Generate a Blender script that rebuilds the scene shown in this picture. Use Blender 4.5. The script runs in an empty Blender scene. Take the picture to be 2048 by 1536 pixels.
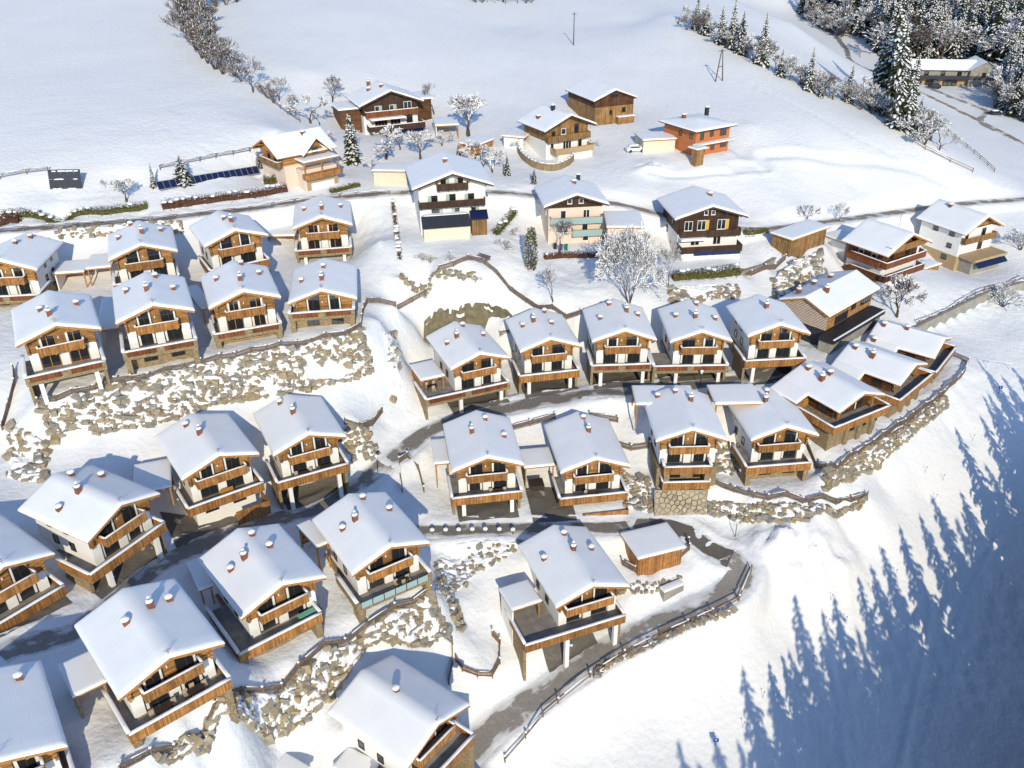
import bpy, bmesh, math, random
import numpy as np
from mathutils import Vector, Matrix, Euler, noise as mnoise

# ------------------------------------------------------------------ scene, camera, sky, sun, exposure
SC = bpy.context.scene
COL = SC.collection
rad = math.radians

cam_d = bpy.data.cameras.new('camera')
cam = bpy.data.objects.new('camera', cam_d)
COL.objects.link(cam)
PITCH, ROLL = 0.51780, -0.00857
_f = Vector((0, math.cos(PITCH), -math.sin(PITCH)))
_u = Vector((0, math.sin(PITCH), math.cos(PITCH)))
_r = Vector((1, 0, 0))
_r2 = _r * math.cos(ROLL) + _u * math.sin(ROLL)
_u2 = _u * math.cos(ROLL) - _r * math.sin(ROLL)
M = Matrix((( _r2.x, _u2.x, -_f.x, 0), (_r2.y, _u2.y, -_f.y, 0), (_r2.z, _u2.z, -_f.z, 90), (0, 0, 0, 1)))
cam.matrix_world = M
cam_d.sensor_width = 36
cam_d.lens = 36 * 1750.3 / 2048
cam_d.clip_start = 1
cam_d.clip_end = 3000
SC.camera = cam

SUN_EL, SUN_AZ = 26.0, 173.0          # azimuth clockwise from +Y
wd = bpy.data.worlds.new('World')
SC.world = wd
wd.use_nodes = True
nt = wd.node_tree
nt.nodes.clear()
sky = nt.nodes.new('ShaderNodeTexSky')
sky.sky_type = 'NISHITA'
sky.sun_disc = False
sky.sun_elevation = rad(SUN_EL)
sky.sun_rotation = rad(SUN_AZ)
sky.altitude = 900
sky.air_density = 0.8
sky.dust_density = 0.0
sky.ozone_density = 2.4
bg = nt.nodes.new('ShaderNodeBackground')
bg.inputs['Strength'].default_value = 0.15
wo = nt.nodes.new('ShaderNodeOutputWorld')
nt.links.new(sky.outputs[0], bg.inputs[0])
nt.links.new(bg.outputs[0], wo.inputs[0])

sun_d = bpy.data.lights.new('sun', 'SUN')
sun_d.energy = 2.5
sun_d.angle = rad(0.53)
sun_d.color = (1.0, 0.89, 0.655)
sun = bpy.data.objects.new('sun', sun_d)
COL.objects.link(sun)
to_sun = Vector((math.sin(rad(SUN_AZ)) * math.cos(rad(SUN_EL)), math.cos(rad(SUN_AZ)) * math.cos(rad(SUN_EL)), math.sin(rad(SUN_EL))))
sun.rotation_euler = to_sun.to_track_quat('Z', 'Y').to_euler()
sun.location = to_sun * 200

SC.view_settings.view_transform = 'Standard'
SC.view_settings.look = 'None'
SC.view_settings.exposure = 0.64
SC.view_settings.gamma = 1.0
SC.view_settings.use_curve_mapping = False

# ------------------------------------------------------------------ materials
MATS = {}
def mat(name, col, rough=0.7, var=0.0, vscale=2.0, bump=0.0, bscale=8.0, bdist=0.05, metal=0.0, spec=0.3, col2=None, bands=None, coord='Object'):
    """plain principled with tonal noise, optional board lines (axis, width) and bump"""
    m = bpy.data.materials.new(name)
    m.use_nodes = True
    t = m.node_tree
    b = t.nodes['Principled BSDF']
    b.inputs['Roughness'].default_value = rough
    b.inputs['Metallic'].default_value = metal
    b.inputs['Specular IOR Level'].default_value = spec
    N, Lk = t.nodes.new, t.links.new
    tc = N('ShaderNodeTexCoord')
    c = N('ShaderNodeRGB'); c.outputs[0].default_value = (*col, 1)
    out = c.outputs[0]
    height = None
    if var or col2:
        nz = N('ShaderNodeTexNoise'); nz.inputs['Scale'].default_value = vscale; nz.inputs['Detail'].default_value = 6
        Lk(tc.outputs[coord], nz.inputs['Vector'])
        mx = N('ShaderNodeMix'); mx.data_type = 'RGBA'
        c2 = col2 or tuple(v * (1 - var) for v in col)
        mx.inputs[6].default_value = (*col, 1); mx.inputs[7].default_value = (*c2, 1)
        rp = N('ShaderNodeMapRange'); rp.inputs[1].default_value = 0.35; rp.inputs[2].default_value = 0.65
        Lk(nz.outputs[0], rp.inputs[0]); Lk(rp.outputs[0], mx.inputs[0])
        out = mx.outputs[2]
    if bands:
        axis, width = bands
        sp = N('ShaderNodeSeparateXYZ'); Lk(tc.outputs[coord], sp.inputs[0])
        if axis == 'xy':
            ad = N('ShaderNodeMath'); ad.operation = 'ADD'; Lk(sp.outputs[0], ad.inputs[0]); Lk(sp.outputs[1], ad.inputs[1]); src = ad.outputs[0]
        else:
            src = sp.outputs['xyz'.index(axis)]
        dv = N('ShaderNodeMath'); dv.operation = 'DIVIDE'; dv.inputs[1].default_value = width; Lk(src, dv.inputs[0])
        fl = N('ShaderNodeMath'); fl.operation = 'FLOOR'; Lk(dv.outputs[0], fl.inputs[0])
        fr = N('ShaderNodeMath'); fr.operation = 'FRACT'; Lk(dv.outputs[0], fr.inputs[0])
        wn = N('ShaderNodeTexWhiteNoise'); wn.noise_dimensions = '1D'; Lk(fl.outputs[0], wn.inputs['W'])
        mr = N('ShaderNodeMapRange'); mr.inputs[3].default_value = 0.62; mr.inputs[4].default_value = 1.2; Lk(wn.outputs['Value'], mr.inputs[0])
        # grain along the board
        mp = N('ShaderNodeMapping'); Lk(tc.outputs[coord], mp.inputs[0])
        mp.inputs['Scale'].default_value = (1.2, 1.2, 9) if axis == 'z' else (9, 9, 0.8)
        gr = N('ShaderNodeTexNoise'); gr.inputs['Scale'].default_value = 2.2; gr.inputs['Detail'].default_value = 5; Lk(mp.outputs[0], gr.inputs['Vector'])
        gm = N('ShaderNodeMapRange'); gm.inputs[1].default_value = 0.3; gm.inputs[2].default_value = 0.7; gm.inputs[3].default_value = 0.7; gm.inputs[4].default_value = 1.2
        Lk(gr.outputs[0], gm.inputs[0])
        # joint
        pg = N('ShaderNodeMath'); pg.operation = 'PINGPONG'; pg.inputs[1].default_value = 0.5; Lk(fr.outputs[0], pg.inputs[0])
        jt = N('ShaderNodeMapRange'); jt.inputs[1].default_value = 0.0; jt.inputs[2].default_value = 0.12; jt.inputs[3].default_value = 0.35; jt.inputs[4].default_value = 1.0
        Lk(pg.outputs[0], jt.inputs[0])
        oi = N('ShaderNodeObjectInfo'); om = N('ShaderNodeMapRange'); om.inputs[3].default_value = 0.78; om.inputs[4].default_value = 1.16; Lk(oi.outputs['Random'], om.inputs[0])
        m0 = N('ShaderNodeMath'); m0.operation = 'MULTIPLY'; Lk(mr.outputs[0], m0.inputs[0]); Lk(om.outputs[0], m0.inputs[1])
        m1 = N('ShaderNodeMath'); m1.operation = 'MULTIPLY'; Lk(m0.outputs[0], m1.inputs[0]); Lk(gm.outputs[0], m1.inputs[1])
        m2 = N('ShaderNodeMath'); m2.operation = 'MULTIPLY'; Lk(m1.outputs[0], m2.inputs[0]); Lk(jt.outputs[0], m2.inputs[1])
        vs = N('ShaderNodeVectorMath'); vs.operation = 'SCALE'; Lk(out, vs.inputs[0]); Lk(m2.outputs[0], vs.inputs['Scale'])
        out = vs.outputs[0]
        height = jt.outputs[0]
    Lk(out, b.inputs['Base Color'])
    if bump:
        nb = N('ShaderNodeTexNoise'); nb.inputs['Scale'].default_value = bscale; nb.inputs['Detail'].default_value = 5
        Lk(tc.outputs[coord], nb.inputs['Vector'])
        bp = N('ShaderNodeBump'); bp.inputs['Strength'].default_value = bump; bp.inputs['Distance'].default_value = bdist
        Lk(nb.outputs[0], bp.inputs['Height'])
        if height is not None:
            b2 = N('ShaderNodeBump'); b2.inputs['Strength'].default_value = 0.7; b2.inputs['Distance'].default_value = 0.03
            Lk(height, b2.inputs['Height']); Lk(bp.outputs[0], b2.inputs['Normal']); Lk(b2.outputs[0], b.inputs['Normal'])
        else:
            Lk(bp.outputs[0], b.inputs['Normal'])
    MATS[name] = m
    return m

mat('snow', (0.85, 0.853, 0.86), 0.55, var=0.03, vscale=0.6, bump=0.35, bscale=2.2, bdist=0.12, spec=0.25)
mat('roof_snow', (0.88, 0.882, 0.886), 0.5, var=0.03, vscale=0.5, bump=0.25, bscale=1.6, bdist=0.06, spec=0.25)
def ripple_roof():
    """faint courses of the roof telegraphing through the settled snow"""
    m = MATS['roof_snow']; t = m.node_tree; b = t.nodes['Principled BSDF']
    tc = t.nodes.new('ShaderNodeTexCoord'); w = t.nodes.new('ShaderNodeTexWave'); w.bands_direction = 'X'; w.inputs['Scale'].default_value = 0.95; w.inputs['Distortion'].default_value = 0.6; w.inputs['Detail'].default_value = 1
    t.links.new(tc.outputs['Object'], w.inputs['Vector'])
    bp = t.nodes.new('ShaderNodeBump'); bp.inputs['Strength'].default_value = 0.10; bp.inputs['Distance'].default_value = 0.02
    old = b.inputs['Normal'].links[0].from_socket
    t.links.new(w.outputs[1], bp.inputs['Height']); t.links.new(old, bp.inputs['Normal']); t.links.new(bp.outputs[0], b.inputs['Normal'])
ripple_roof()
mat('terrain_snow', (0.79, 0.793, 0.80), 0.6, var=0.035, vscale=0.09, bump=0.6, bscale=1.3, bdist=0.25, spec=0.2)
mat('logs', (0.50, 0.25, 0.085), 0.6, var=0.35, vscale=1.2, bands=('z', 0.26), bump=0.2, bscale=14)
mat('boards', (0.47, 0.215, 0.066), 0.55, var=0.3, vscale=1.5, bands=('xy', 0.17), bump=0.2, bscale=14)
mat('red_boards', (0.26, 0.085, 0.03), 0.6, var=0.3, vscale=1.5, bands=('xy', 0.15), bump=0.2, bscale=14)
mat('brown_boards', (0.085, 0.042, 0.026), 0.6, var=0.3, vscale=1.5, bands=('xy', 0.2), bump=0.2, bscale=14)
mat('dark_logs', (0.17, 0.075, 0.028), 0.65, var=0.35, vscale=1.2, bands=('z', 0.24), bump=0.2, bscale=14)
mat('barn_boards', (0.13, 0.055, 0.026), 0.75, var=0.5, vscale=0.8, bands=('xy', 0.22), bump=0.3, bscale=12)
mat('old_boards', (0.38, 0.21, 0.08), 0.7, var=0.35, vscale=0.9, bands=('xy', 0.2), bump=0.3, bscale=12)
mat('beam', (0.47, 0.225, 0.07), 0.55, var=0.35, vscale=2.5, bump=0.2, bscale=14)
mat('dark_beam', (0.10, 0.048, 0.025), 0.6, var=0.35, vscale=2.5, bump=0.2, bscale=14)
mat('plaster', (0.80, 0.785, 0.75), 0.85, var=0.05, vscale=1.2, bump=0.15, bscale=9)
mat('cream_plaster', (0.66, 0.60, 0.47), 0.85, var=0.06, vscale=1.2, bump=0.15, bscale=9)
mat('pink_plaster', (0.72, 0.58, 0.48), 0.85, var=0.06, vscale=1.2, bump=0.15, bscale=9)
mat('orange_plaster', (0.48, 0.165, 0.06), 0.85, var=0.1, vscale=1.2, bump=0.15, bscale=9)
mat('tan_plaster', (0.42, 0.30, 0.17), 0.85, var=0.1, vscale=1.2, bump=0.15, bscale=9)
mat('concrete', (0.33, 0.31, 0.27), 0.9, var=0.25, vscale=0.8, bump=0.3, bscale=6)
mat('floor_slab', (0.30, 0.275, 0.25), 0.8, var=0.3, vscale=0.9, bump=0.2, bscale=6)
mat('deck_snow', (0.70, 0.71, 0.73), 0.6, var=0.25, vscale=0.7, bump=0.3, bscale=3, bdist=0.1)
mat('glass', (0.018, 0.022, 0.026), 0.05, spec=0.5)
MATS['glass'].node_tree.nodes['Principled BSDF'].inputs['IOR'].default_value = 2.1
mat('curtain', (0.72, 0.72, 0.68), 0.9)
mat('frame_dark', (0.05, 0.035, 0.028), 0.5)
mat('frame_orange', (0.42, 0.19, 0.05), 0.5)
mat('frame_white', (0.78, 0.78, 0.76), 0.5)
mat('shutter', (0.34, 0.42, 0.38), 0.6)
mat('yellow_shutter', (0.62, 0.36, 0.07), 0.6)
mat('brick', (0.25, 0.095, 0.06), 0.85, var=0.35, vscale=6, bump=0.3, bscale=20)
mat('metal', (0.16, 0.16, 0.17), 0.4, metal=0.7)
mat('dark_metal', (0.035, 0.035, 0.04), 0.45, metal=0.3)
mat('slate', (0.035, 0.04, 0.055), 0.5, var=0.3, vscale=3)
mat('solar', (0.012, 0.02, 0.075), 0.12, var=0.3, vscale=4, spec=0.6)
mat('solar_frame', (0.45, 0.47, 0.5), 0.4, metal=0.6)
mat('teal_glass', (0.30, 0.42, 0.42), 0.15, spec=0.6)
mat('bark', (0.10, 0.070, 0.050), 0.9, var=0.4, vscale=3)
mat('twig', (0.115, 0.08, 0.062), 0.9, var=0.4, vscale=2)
mat('red_twig', (0.12, 0.085, 0.068), 0.9, var=0.4, vscale=2)
mat('needles', (0.050, 0.058, 0.024), 0.8, var=0.5, vscale=1.5)
mat('leaves', (0.13, 0.12, 0.03), 0.8, var=0.5, vscale=2.5)
mat('dry_leaves', (0.13, 0.06, 0.035), 0.85, var=0.5, vscale=2.5)
mat('fence_wood', (0.21, 0.155, 0.115), 0.8, var=0.4, vscale=1.5)
mat('rail_wood', (0.24, 0.14, 0.07), 0.8, var=0.4, vscale=1.5)
mat('blue_paint', (0.02, 0.10, 0.42), 0.45)
mat('green_paint', (0.02, 0.16, 0.09), 0.5)
mat('mint_cover', (0.18, 0.45, 0.33), 0.6)
mat('yellow_paint', (0.65, 0.48, 0.03), 0.5)
mat('red_paint', (0.42, 0.03, 0.03), 0.5)
mat('white_paint', (0.8, 0.8, 0.8), 0.4)
mat('cushion', (0.45, 0.36, 0.27), 0.9)
mat('tyre', (0.02, 0.02, 0.02), 0.9)
mat('lamp_glass', (0.85, 0.85, 0.82), 0.3)

def stone_mat(name, cols, scale, mortar, jw=0.06):
    m = bpy.data.materials.new(name); m.use_nodes = True
    t = m.node_tree; b = t.nodes['Principled BSDF']; N, Lk = t.nodes.new, t.links.new
    b.inputs['Roughness'].default_value = 0.9; b.inputs['Specular IOR Level'].default_value = 0.2
    tc = N('ShaderNodeTexCoord')
    mp = N('ShaderNodeMapping'); mp.inputs['Scale'].default_value = (1, 1, 1.7); Lk(tc.outputs['Object'], mp.inputs[0])
    v = N('ShaderNodeTexVoronoi'); v.inputs['Scale'].default_value = scale; Lk(mp.outputs[0], v.inputs['Vector'])
    e = N('ShaderNodeTexVoronoi'); e.feature = 'DISTANCE_TO_EDGE'; e.inputs['Scale'].default_value = scale; Lk(mp.outputs[0], e.inputs['Vector'])
    sp = N('ShaderNodeSeparateColor'); Lk(v.outputs['Color'], sp.inputs[0])
    cr = N('ShaderNodeValToRGB'); el = cr.color_ramp.elements
    el[0].color = (*cols[0], 1); el[1].color = (*cols[-1], 1)
    for i, c in enumerate(cols[1:-1]):
        k = el.new((i + 1) / (len(cols) - 1)); k.color = (*c, 1)
    Lk(sp.outputs[0], cr.inputs[0])
    nz = N('ShaderNodeTexNoise'); nz.inputs['Scale'].default_value = 5; nz.inputs['Detail'].default_value = 6; Lk(tc.outputs['Object'], nz.inputs['Vector'])
    nm = N('ShaderNodeMapRange'); nm.inputs[1].default_value = 0.3; nm.inputs[2].default_value = 0.7; nm.inputs[3].default_value = 0.72; nm.inputs[4].default_value = 1.2; Lk(nz.outputs[0], nm.inputs[0])
    vs = N('ShaderNodeVectorMath'); vs.operation = 'SCALE'; Lk(cr.outputs[0], vs.inputs[0]); Lk(nm.outputs[0], vs.inputs['Scale'])
    jm = N('ShaderNodeMapRange'); jm.inputs[1].default_value = 0; jm.inputs[2].default_value = jw; Lk(e.outputs['Distance'], jm.inputs[0])
    mx = N('ShaderNodeMix'); mx.data_type = 'RGBA'; mx.inputs[6].default_value = (*mortar, 1); Lk(jm.outputs[0], mx.inputs[0]); Lk(vs.outputs[0], mx.inputs[7])
    Lk(mx.outputs[2], b.inputs['Base Color'])
    bp = N('ShaderNodeBump'); bp.inputs['Strength'].default_value = 0.7; bp.inputs['Distance'].default_value = 0.06
    Lk(jm.outputs[0], bp.inputs['Height']); Lk(bp.outputs[0], b.inputs['Normal'])
    MATS[name] = m
stone_mat('stone', [(0.30, 0.215, 0.115), (0.40, 0.30, 0.17), (0.24, 0.19, 0.125), (0.36, 0.24, 0.12)], 3.2, (0.20, 0.16, 0.11))
def rock_mat(name, a, b_):
    m = mat(name, a, 0.9, vscale=1.1, col2=b_, bump=0.7, bscale=5, bdist=0.1, spec=0.15)
rock_mat('rock_tan', (0.41, 0.35, 0.255), (0.26, 0.22, 0.165))
rock_mat('rock_ochre', (0.42, 0.33, 0.20), (0.29, 0.235, 0.16))
rock_mat('rock_grey', (0.35, 0.33, 0.29), (0.22, 0.205, 0.18))
rock_mat('rock_pale', (0.46, 0.39, 0.27), (0.36, 0.30, 0.20))
rock_mat('shotcrete', (0.23, 0.195, 0.12), (0.14, 0.12, 0.08))

def road_mat(name, snowiness, sc=0.35, c0=(0.085, 0.075, 0.066), c1=(0.19, 0.17, 0.145), c2=(0.62, 0.59, 0.555)):
    """asphalt worn through packed, gritty snow"""
    m = bpy.data.materials.new(name); m.use_nodes = True
    t = m.node_tree; b = t.nodes['Principled BSDF']; N, Lk = t.nodes.new, t.links.new
    b.inputs['Roughness'].default_value = 0.75; b.inputs['Specular IOR Level'].default_value = 0.3
    tc = N('ShaderNodeTexCoord'); uv = tc.outputs['UV']
    mp = N('ShaderNodeMapping'); mp.inputs['Scale'].default_value = (0.10, 1.5, 1); Lk(uv, mp.inputs[0])
    n1 = N('ShaderNodeTexNoise'); n1.inputs['Scale'].default_value = 1.6; n1.inputs['Detail'].default_value = 8; n1.inputs['Roughness'].default_value = 0.65; Lk(mp.outputs[0], n1.inputs['Vector'])
    n2 = N('ShaderNodeTexNoise'); n2.inputs['Scale'].default_value = sc; n2.inputs['Detail'].default_value = 7; Lk(tc.outputs['Object'], n2.inputs['Vector'])
    ad = N('ShaderNodeMath'); ad.operation = 'ADD'; Lk(n1.outputs[0], ad.inputs[0]); Lk(n2.outputs[0], ad.inputs[1])
    # snow gathers at both edges: distance from the middle of the lane in the v coordinate
    sp = N('ShaderNodeSeparateXYZ'); Lk(uv, sp.inputs[0])
    s1 = N('ShaderNodeMath'); s1.operation = 'SUBTRACT'; s1.inputs[1].default_value = 0.5; Lk(sp.outputs[1], s1.inputs[0])
    s2 = N('ShaderNodeMath'); s2.operation = 'ABSOLUTE'; Lk(s1.outputs[0], s2.inputs[0])
    s3 = N('ShaderNodeMath'); s3.operation = 'POWER'; s3.inputs[1].default_value = 3; Lk(s2.outputs[0], s3.inputs[0])
    s4 = N('ShaderNodeMath'); s4.operation = 'MULTIPLY_ADD'; s4.inputs[1].default_value = 5.0; Lk(s3.outputs[0], s4.inputs[0]); Lk(ad.outputs[0], s4.inputs[2])
    rp = N('ShaderNodeMapRange'); rp.inputs[1].default_value = 1.22 - snowiness; rp.inputs[2].default_value = 1.30 - snowiness; Lk(s4.outputs[0], rp.inputs[0])
    gr = N('ShaderNodeTexNoise'); gr.inputs['Scale'].default_value = 2.5; gr.inputs['Detail'].default_value = 8; Lk(tc.outputs['Object'], gr.inputs['Vector'])
    g1 = N('ShaderNodeMix'); g1.data_type = 'RGBA'; g1.inputs[6].default_value = (*c0, 1); g1.inputs[7].default_value = (*c1, 1); Lk(gr.outputs[0], g1.inputs[0])
    g2 = N('ShaderNodeMix'); g2.data_type = 'RGBA'; g2.inputs[6].default_value = (*c2, 1); g2.inputs[7].default_value = (0.84, 0.85, 0.87, 1)
    r2 = N('ShaderNodeMapRange'); r2.inputs[1].default_value = 1.30 - snowiness; r2.inputs[2].default_value = 1.62 - snowiness; Lk(s4.outputs[0], r2.inputs[0]); Lk(r2.outputs[0], g2.inputs[0])
    mx = N('ShaderNodeMix'); mx.data_type = 'RGBA'; Lk(rp.outputs[0], mx.inputs[0]); Lk(g1.outputs[2], mx.inputs[6]); Lk(g2.outputs[2], mx.inputs[7])
    Lk(mx.outputs[2], b.inputs['Base Color'])
    bp = N('ShaderNodeBump'); bp.inputs['Strength'].default_value = 0.6; bp.inputs['Distance'].default_value = 0.08; Lk(s4.outputs[0], bp.inputs['Height']); Lk(bp.outputs[0], b.inputs['Normal'])
    MATS[name] = m
road_mat('road_wet', -0.02)
road_mat('road_mixed', 0.12, c0=(0.13, 0.118, 0.105), c1=(0.29, 0.265, 0.235), c2=(0.5, 0.475, 0.44))
road_mat('road_slush', 0.16, c0=(0.17, 0.155, 0.14), c1=(0.33, 0.31, 0.28), c2=(0.55, 0.54, 0.52))
road_mat('road_grit', 0.16, c0=(0.20, 0.155, 0.105), c1=(0.36, 0.29, 0.215), c2=(0.6, 0.56, 0.50))
road_mat('road_snowy', 0.15, c0=(0.20, 0.18, 0.155), c1=(0.38, 0.35, 0.315), c2=(0.6, 0.585, 0.56))

# ------------------------------------------------------------------ mesh helpers
class MB:
    def __init__(s): s.v = []; s.f = []
    def add(s, vs, fs):
        o = len(s.v); s.v += [tuple(p) for p in vs]; s.f += [tuple(i + o for i in f) for f in fs]; return s
    def box(s, x0, x1, y0, y1, z0, z1):
        if x1 < x0: x0, x1 = x1, x0
        if y1 < y0: y0, y1 = y1, y0
        return s.add([(x0,y0,z0),(x1,y0,z0),(x1,y1,z0),(x0,y1,z0),(x0,y0,z1),(x1,y0,z1),(x1,y1,z1),(x0,y1,z1)],
                     [(3,2,1,0),(4,5,6,7),(0,1,5,4),(1,2,6,5),(2,3,7,6),(3,0,4,7)])
    def prism_y(s, poly, y0, y1):
        """poly of (x,z), counter-clockwise seen from the front (-y)"""
        n = len(poly)
        return s.add([(x,y0,z) for x,z in poly] + [(x,y1,z) for x,z in poly],
                     [tuple(range(n)), tuple(range(2*n-1, n-1, -1))] + [((i+1)%n, i, i+n, (i+1)%n+n) for i in range(n)])
    def prism_z(s, poly, z0, z1):
        n = len(poly)
        return s.add([(x,y,z0) for x,y in poly] + [(x,y,z1) for x,y in poly],
                     [tuple(range(n-1,-1,-1)), tuple(range(n,2*n))] + [(i,(i+1)%n,(i+1)%n+n,i+n) for i in range(n)])
    def tube(s, p0, p1, r0, r1, n=6, cap=True):
        p0, p1 = Vector(p0), Vector(p1); d = p1 - p0
        if d.length < 1e-6: return s
        a = d.orthogonal().normalized(); b = d.normalized().cross(a)
        vs = []
        for p, r in ((p0, r0), (p1, r1)):
            for i in range(n):
                t = 2*math.pi*i/n; vs.append(p + a*(r*math.cos(t)) + b*(r*math.sin(t)))
        fs = [(i,(i+1)%n,(i+1)%n+n,i+n) for i in range(n)]
        if cap: fs += [tuple(range(n-1,-1,-1)), tuple(range(n,2*n))]
        return s.add(vs, fs)
    def beam(s, p0, p1, w, h):
        """square bar from p0 to p1, w across, h up"""
        p0, p1 = Vector(p0), Vector(p1); d = (p1-p0).normalized()
        side = d.cross(Vector((0,0,1)))
        side = side.normalized() if side.length > 1e-4 else Vector((1,0,0))
        up = side.cross(d).normalized()
        vs = [p + side*(sx*w/2) + up*(sz*h/2) for p in (p0,p1) for sx,sz in ((-1,-1),(1,-1),(1,1),(-1,1))]
        return s.add(vs, [(0,1,2,3)[::-1],(4,5,6,7),(0,1,5,4),(1,2,6,5),(2,3,7,6),(3,0,4,7)])
    def snowbar(s, p0, p1, w, h):
        """rounded snow ridge lying on a rail from p0 to p1 (bottom line)"""
        p0, p1 = Vector(p0), Vector(p1); d = (p1-p0).normalized()
        side = d.cross(Vector((0,0,1))); side = side.normalized() if side.length > 1e-4 else Vector((1,0,0))
        prof = [(-.5,0),(-.54,.45),(-.36,.86),(0,1),(.36,.86),(.54,.45),(.5,0)]
        n = len(prof); k = max(1, int((p1-p0).length/1.1)); vs = []; fs = []
        for j in range(k+1):
            p = p0 + (p1-p0)*(j/k); hh = h*(0.8+0.4*mnoise.noise(Vector(p)*1.3 + Vector((7,3,1))) + 0.1)
            if j in (0,k): hh *= .75
            vs += [p + side*(a*w) + Vector((0,0,b*hh)) for a,b in prof]
        for j in range(k):
            fs += [(j*n+i, j*n+(i+1)%n, (j+1)*n+(i+1)%n, (j+1)*n+i) for i in range(n)]
        fs += [tuple(range(n-1,-1,-1)), tuple(range(k*n,k*n+n))]
        return s.add(vs, fs)
    def mesh(s, name, m, smooth=False):
        me = bpy.data.meshes.new(name); me.from_pydata(s.v, [], s.f)
        if m: me.materials.append(MATS[m] if isinstance(m, str) else m)
        if smooth: me.polygons.foreach_set('use_smooth', [True]*len(me.polygons))
        me.update(); return me
    def build(s, name, m, parent=None, smooth=False):
        return link(name, s.mesh(name, m, smooth), parent)
def link(name, me, parent=None):
    o = bpy.data.objects.new(name, me); COL.objects.link(o)
    if parent is not None: o.parent = parent
    return o
def tag(o, label, cat, group=None, kind=None):
    if label: o['label'] = label
    if cat: o['category'] = cat
    if group: o['group'] = group
    if kind: o['kind'] = kind
    return o
def empty(name, loc, rz=0.0):
    o = bpy.data.objects.new(name, None); COL.objects.link(o)
    o.location = loc; o.rotation_euler = (0, 0, rz); o.empty_display_size = 0.5
    return o
def copy_tree(o, parent=None):
    c = o.copy(); COL.objects.link(c); c.parent = parent
    for ch in o.children: copy_tree(ch, c)
    return c
def box(name, m, parent, *a, smooth=False): return MB().box(*a).build(name, m, parent, smooth)

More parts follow.
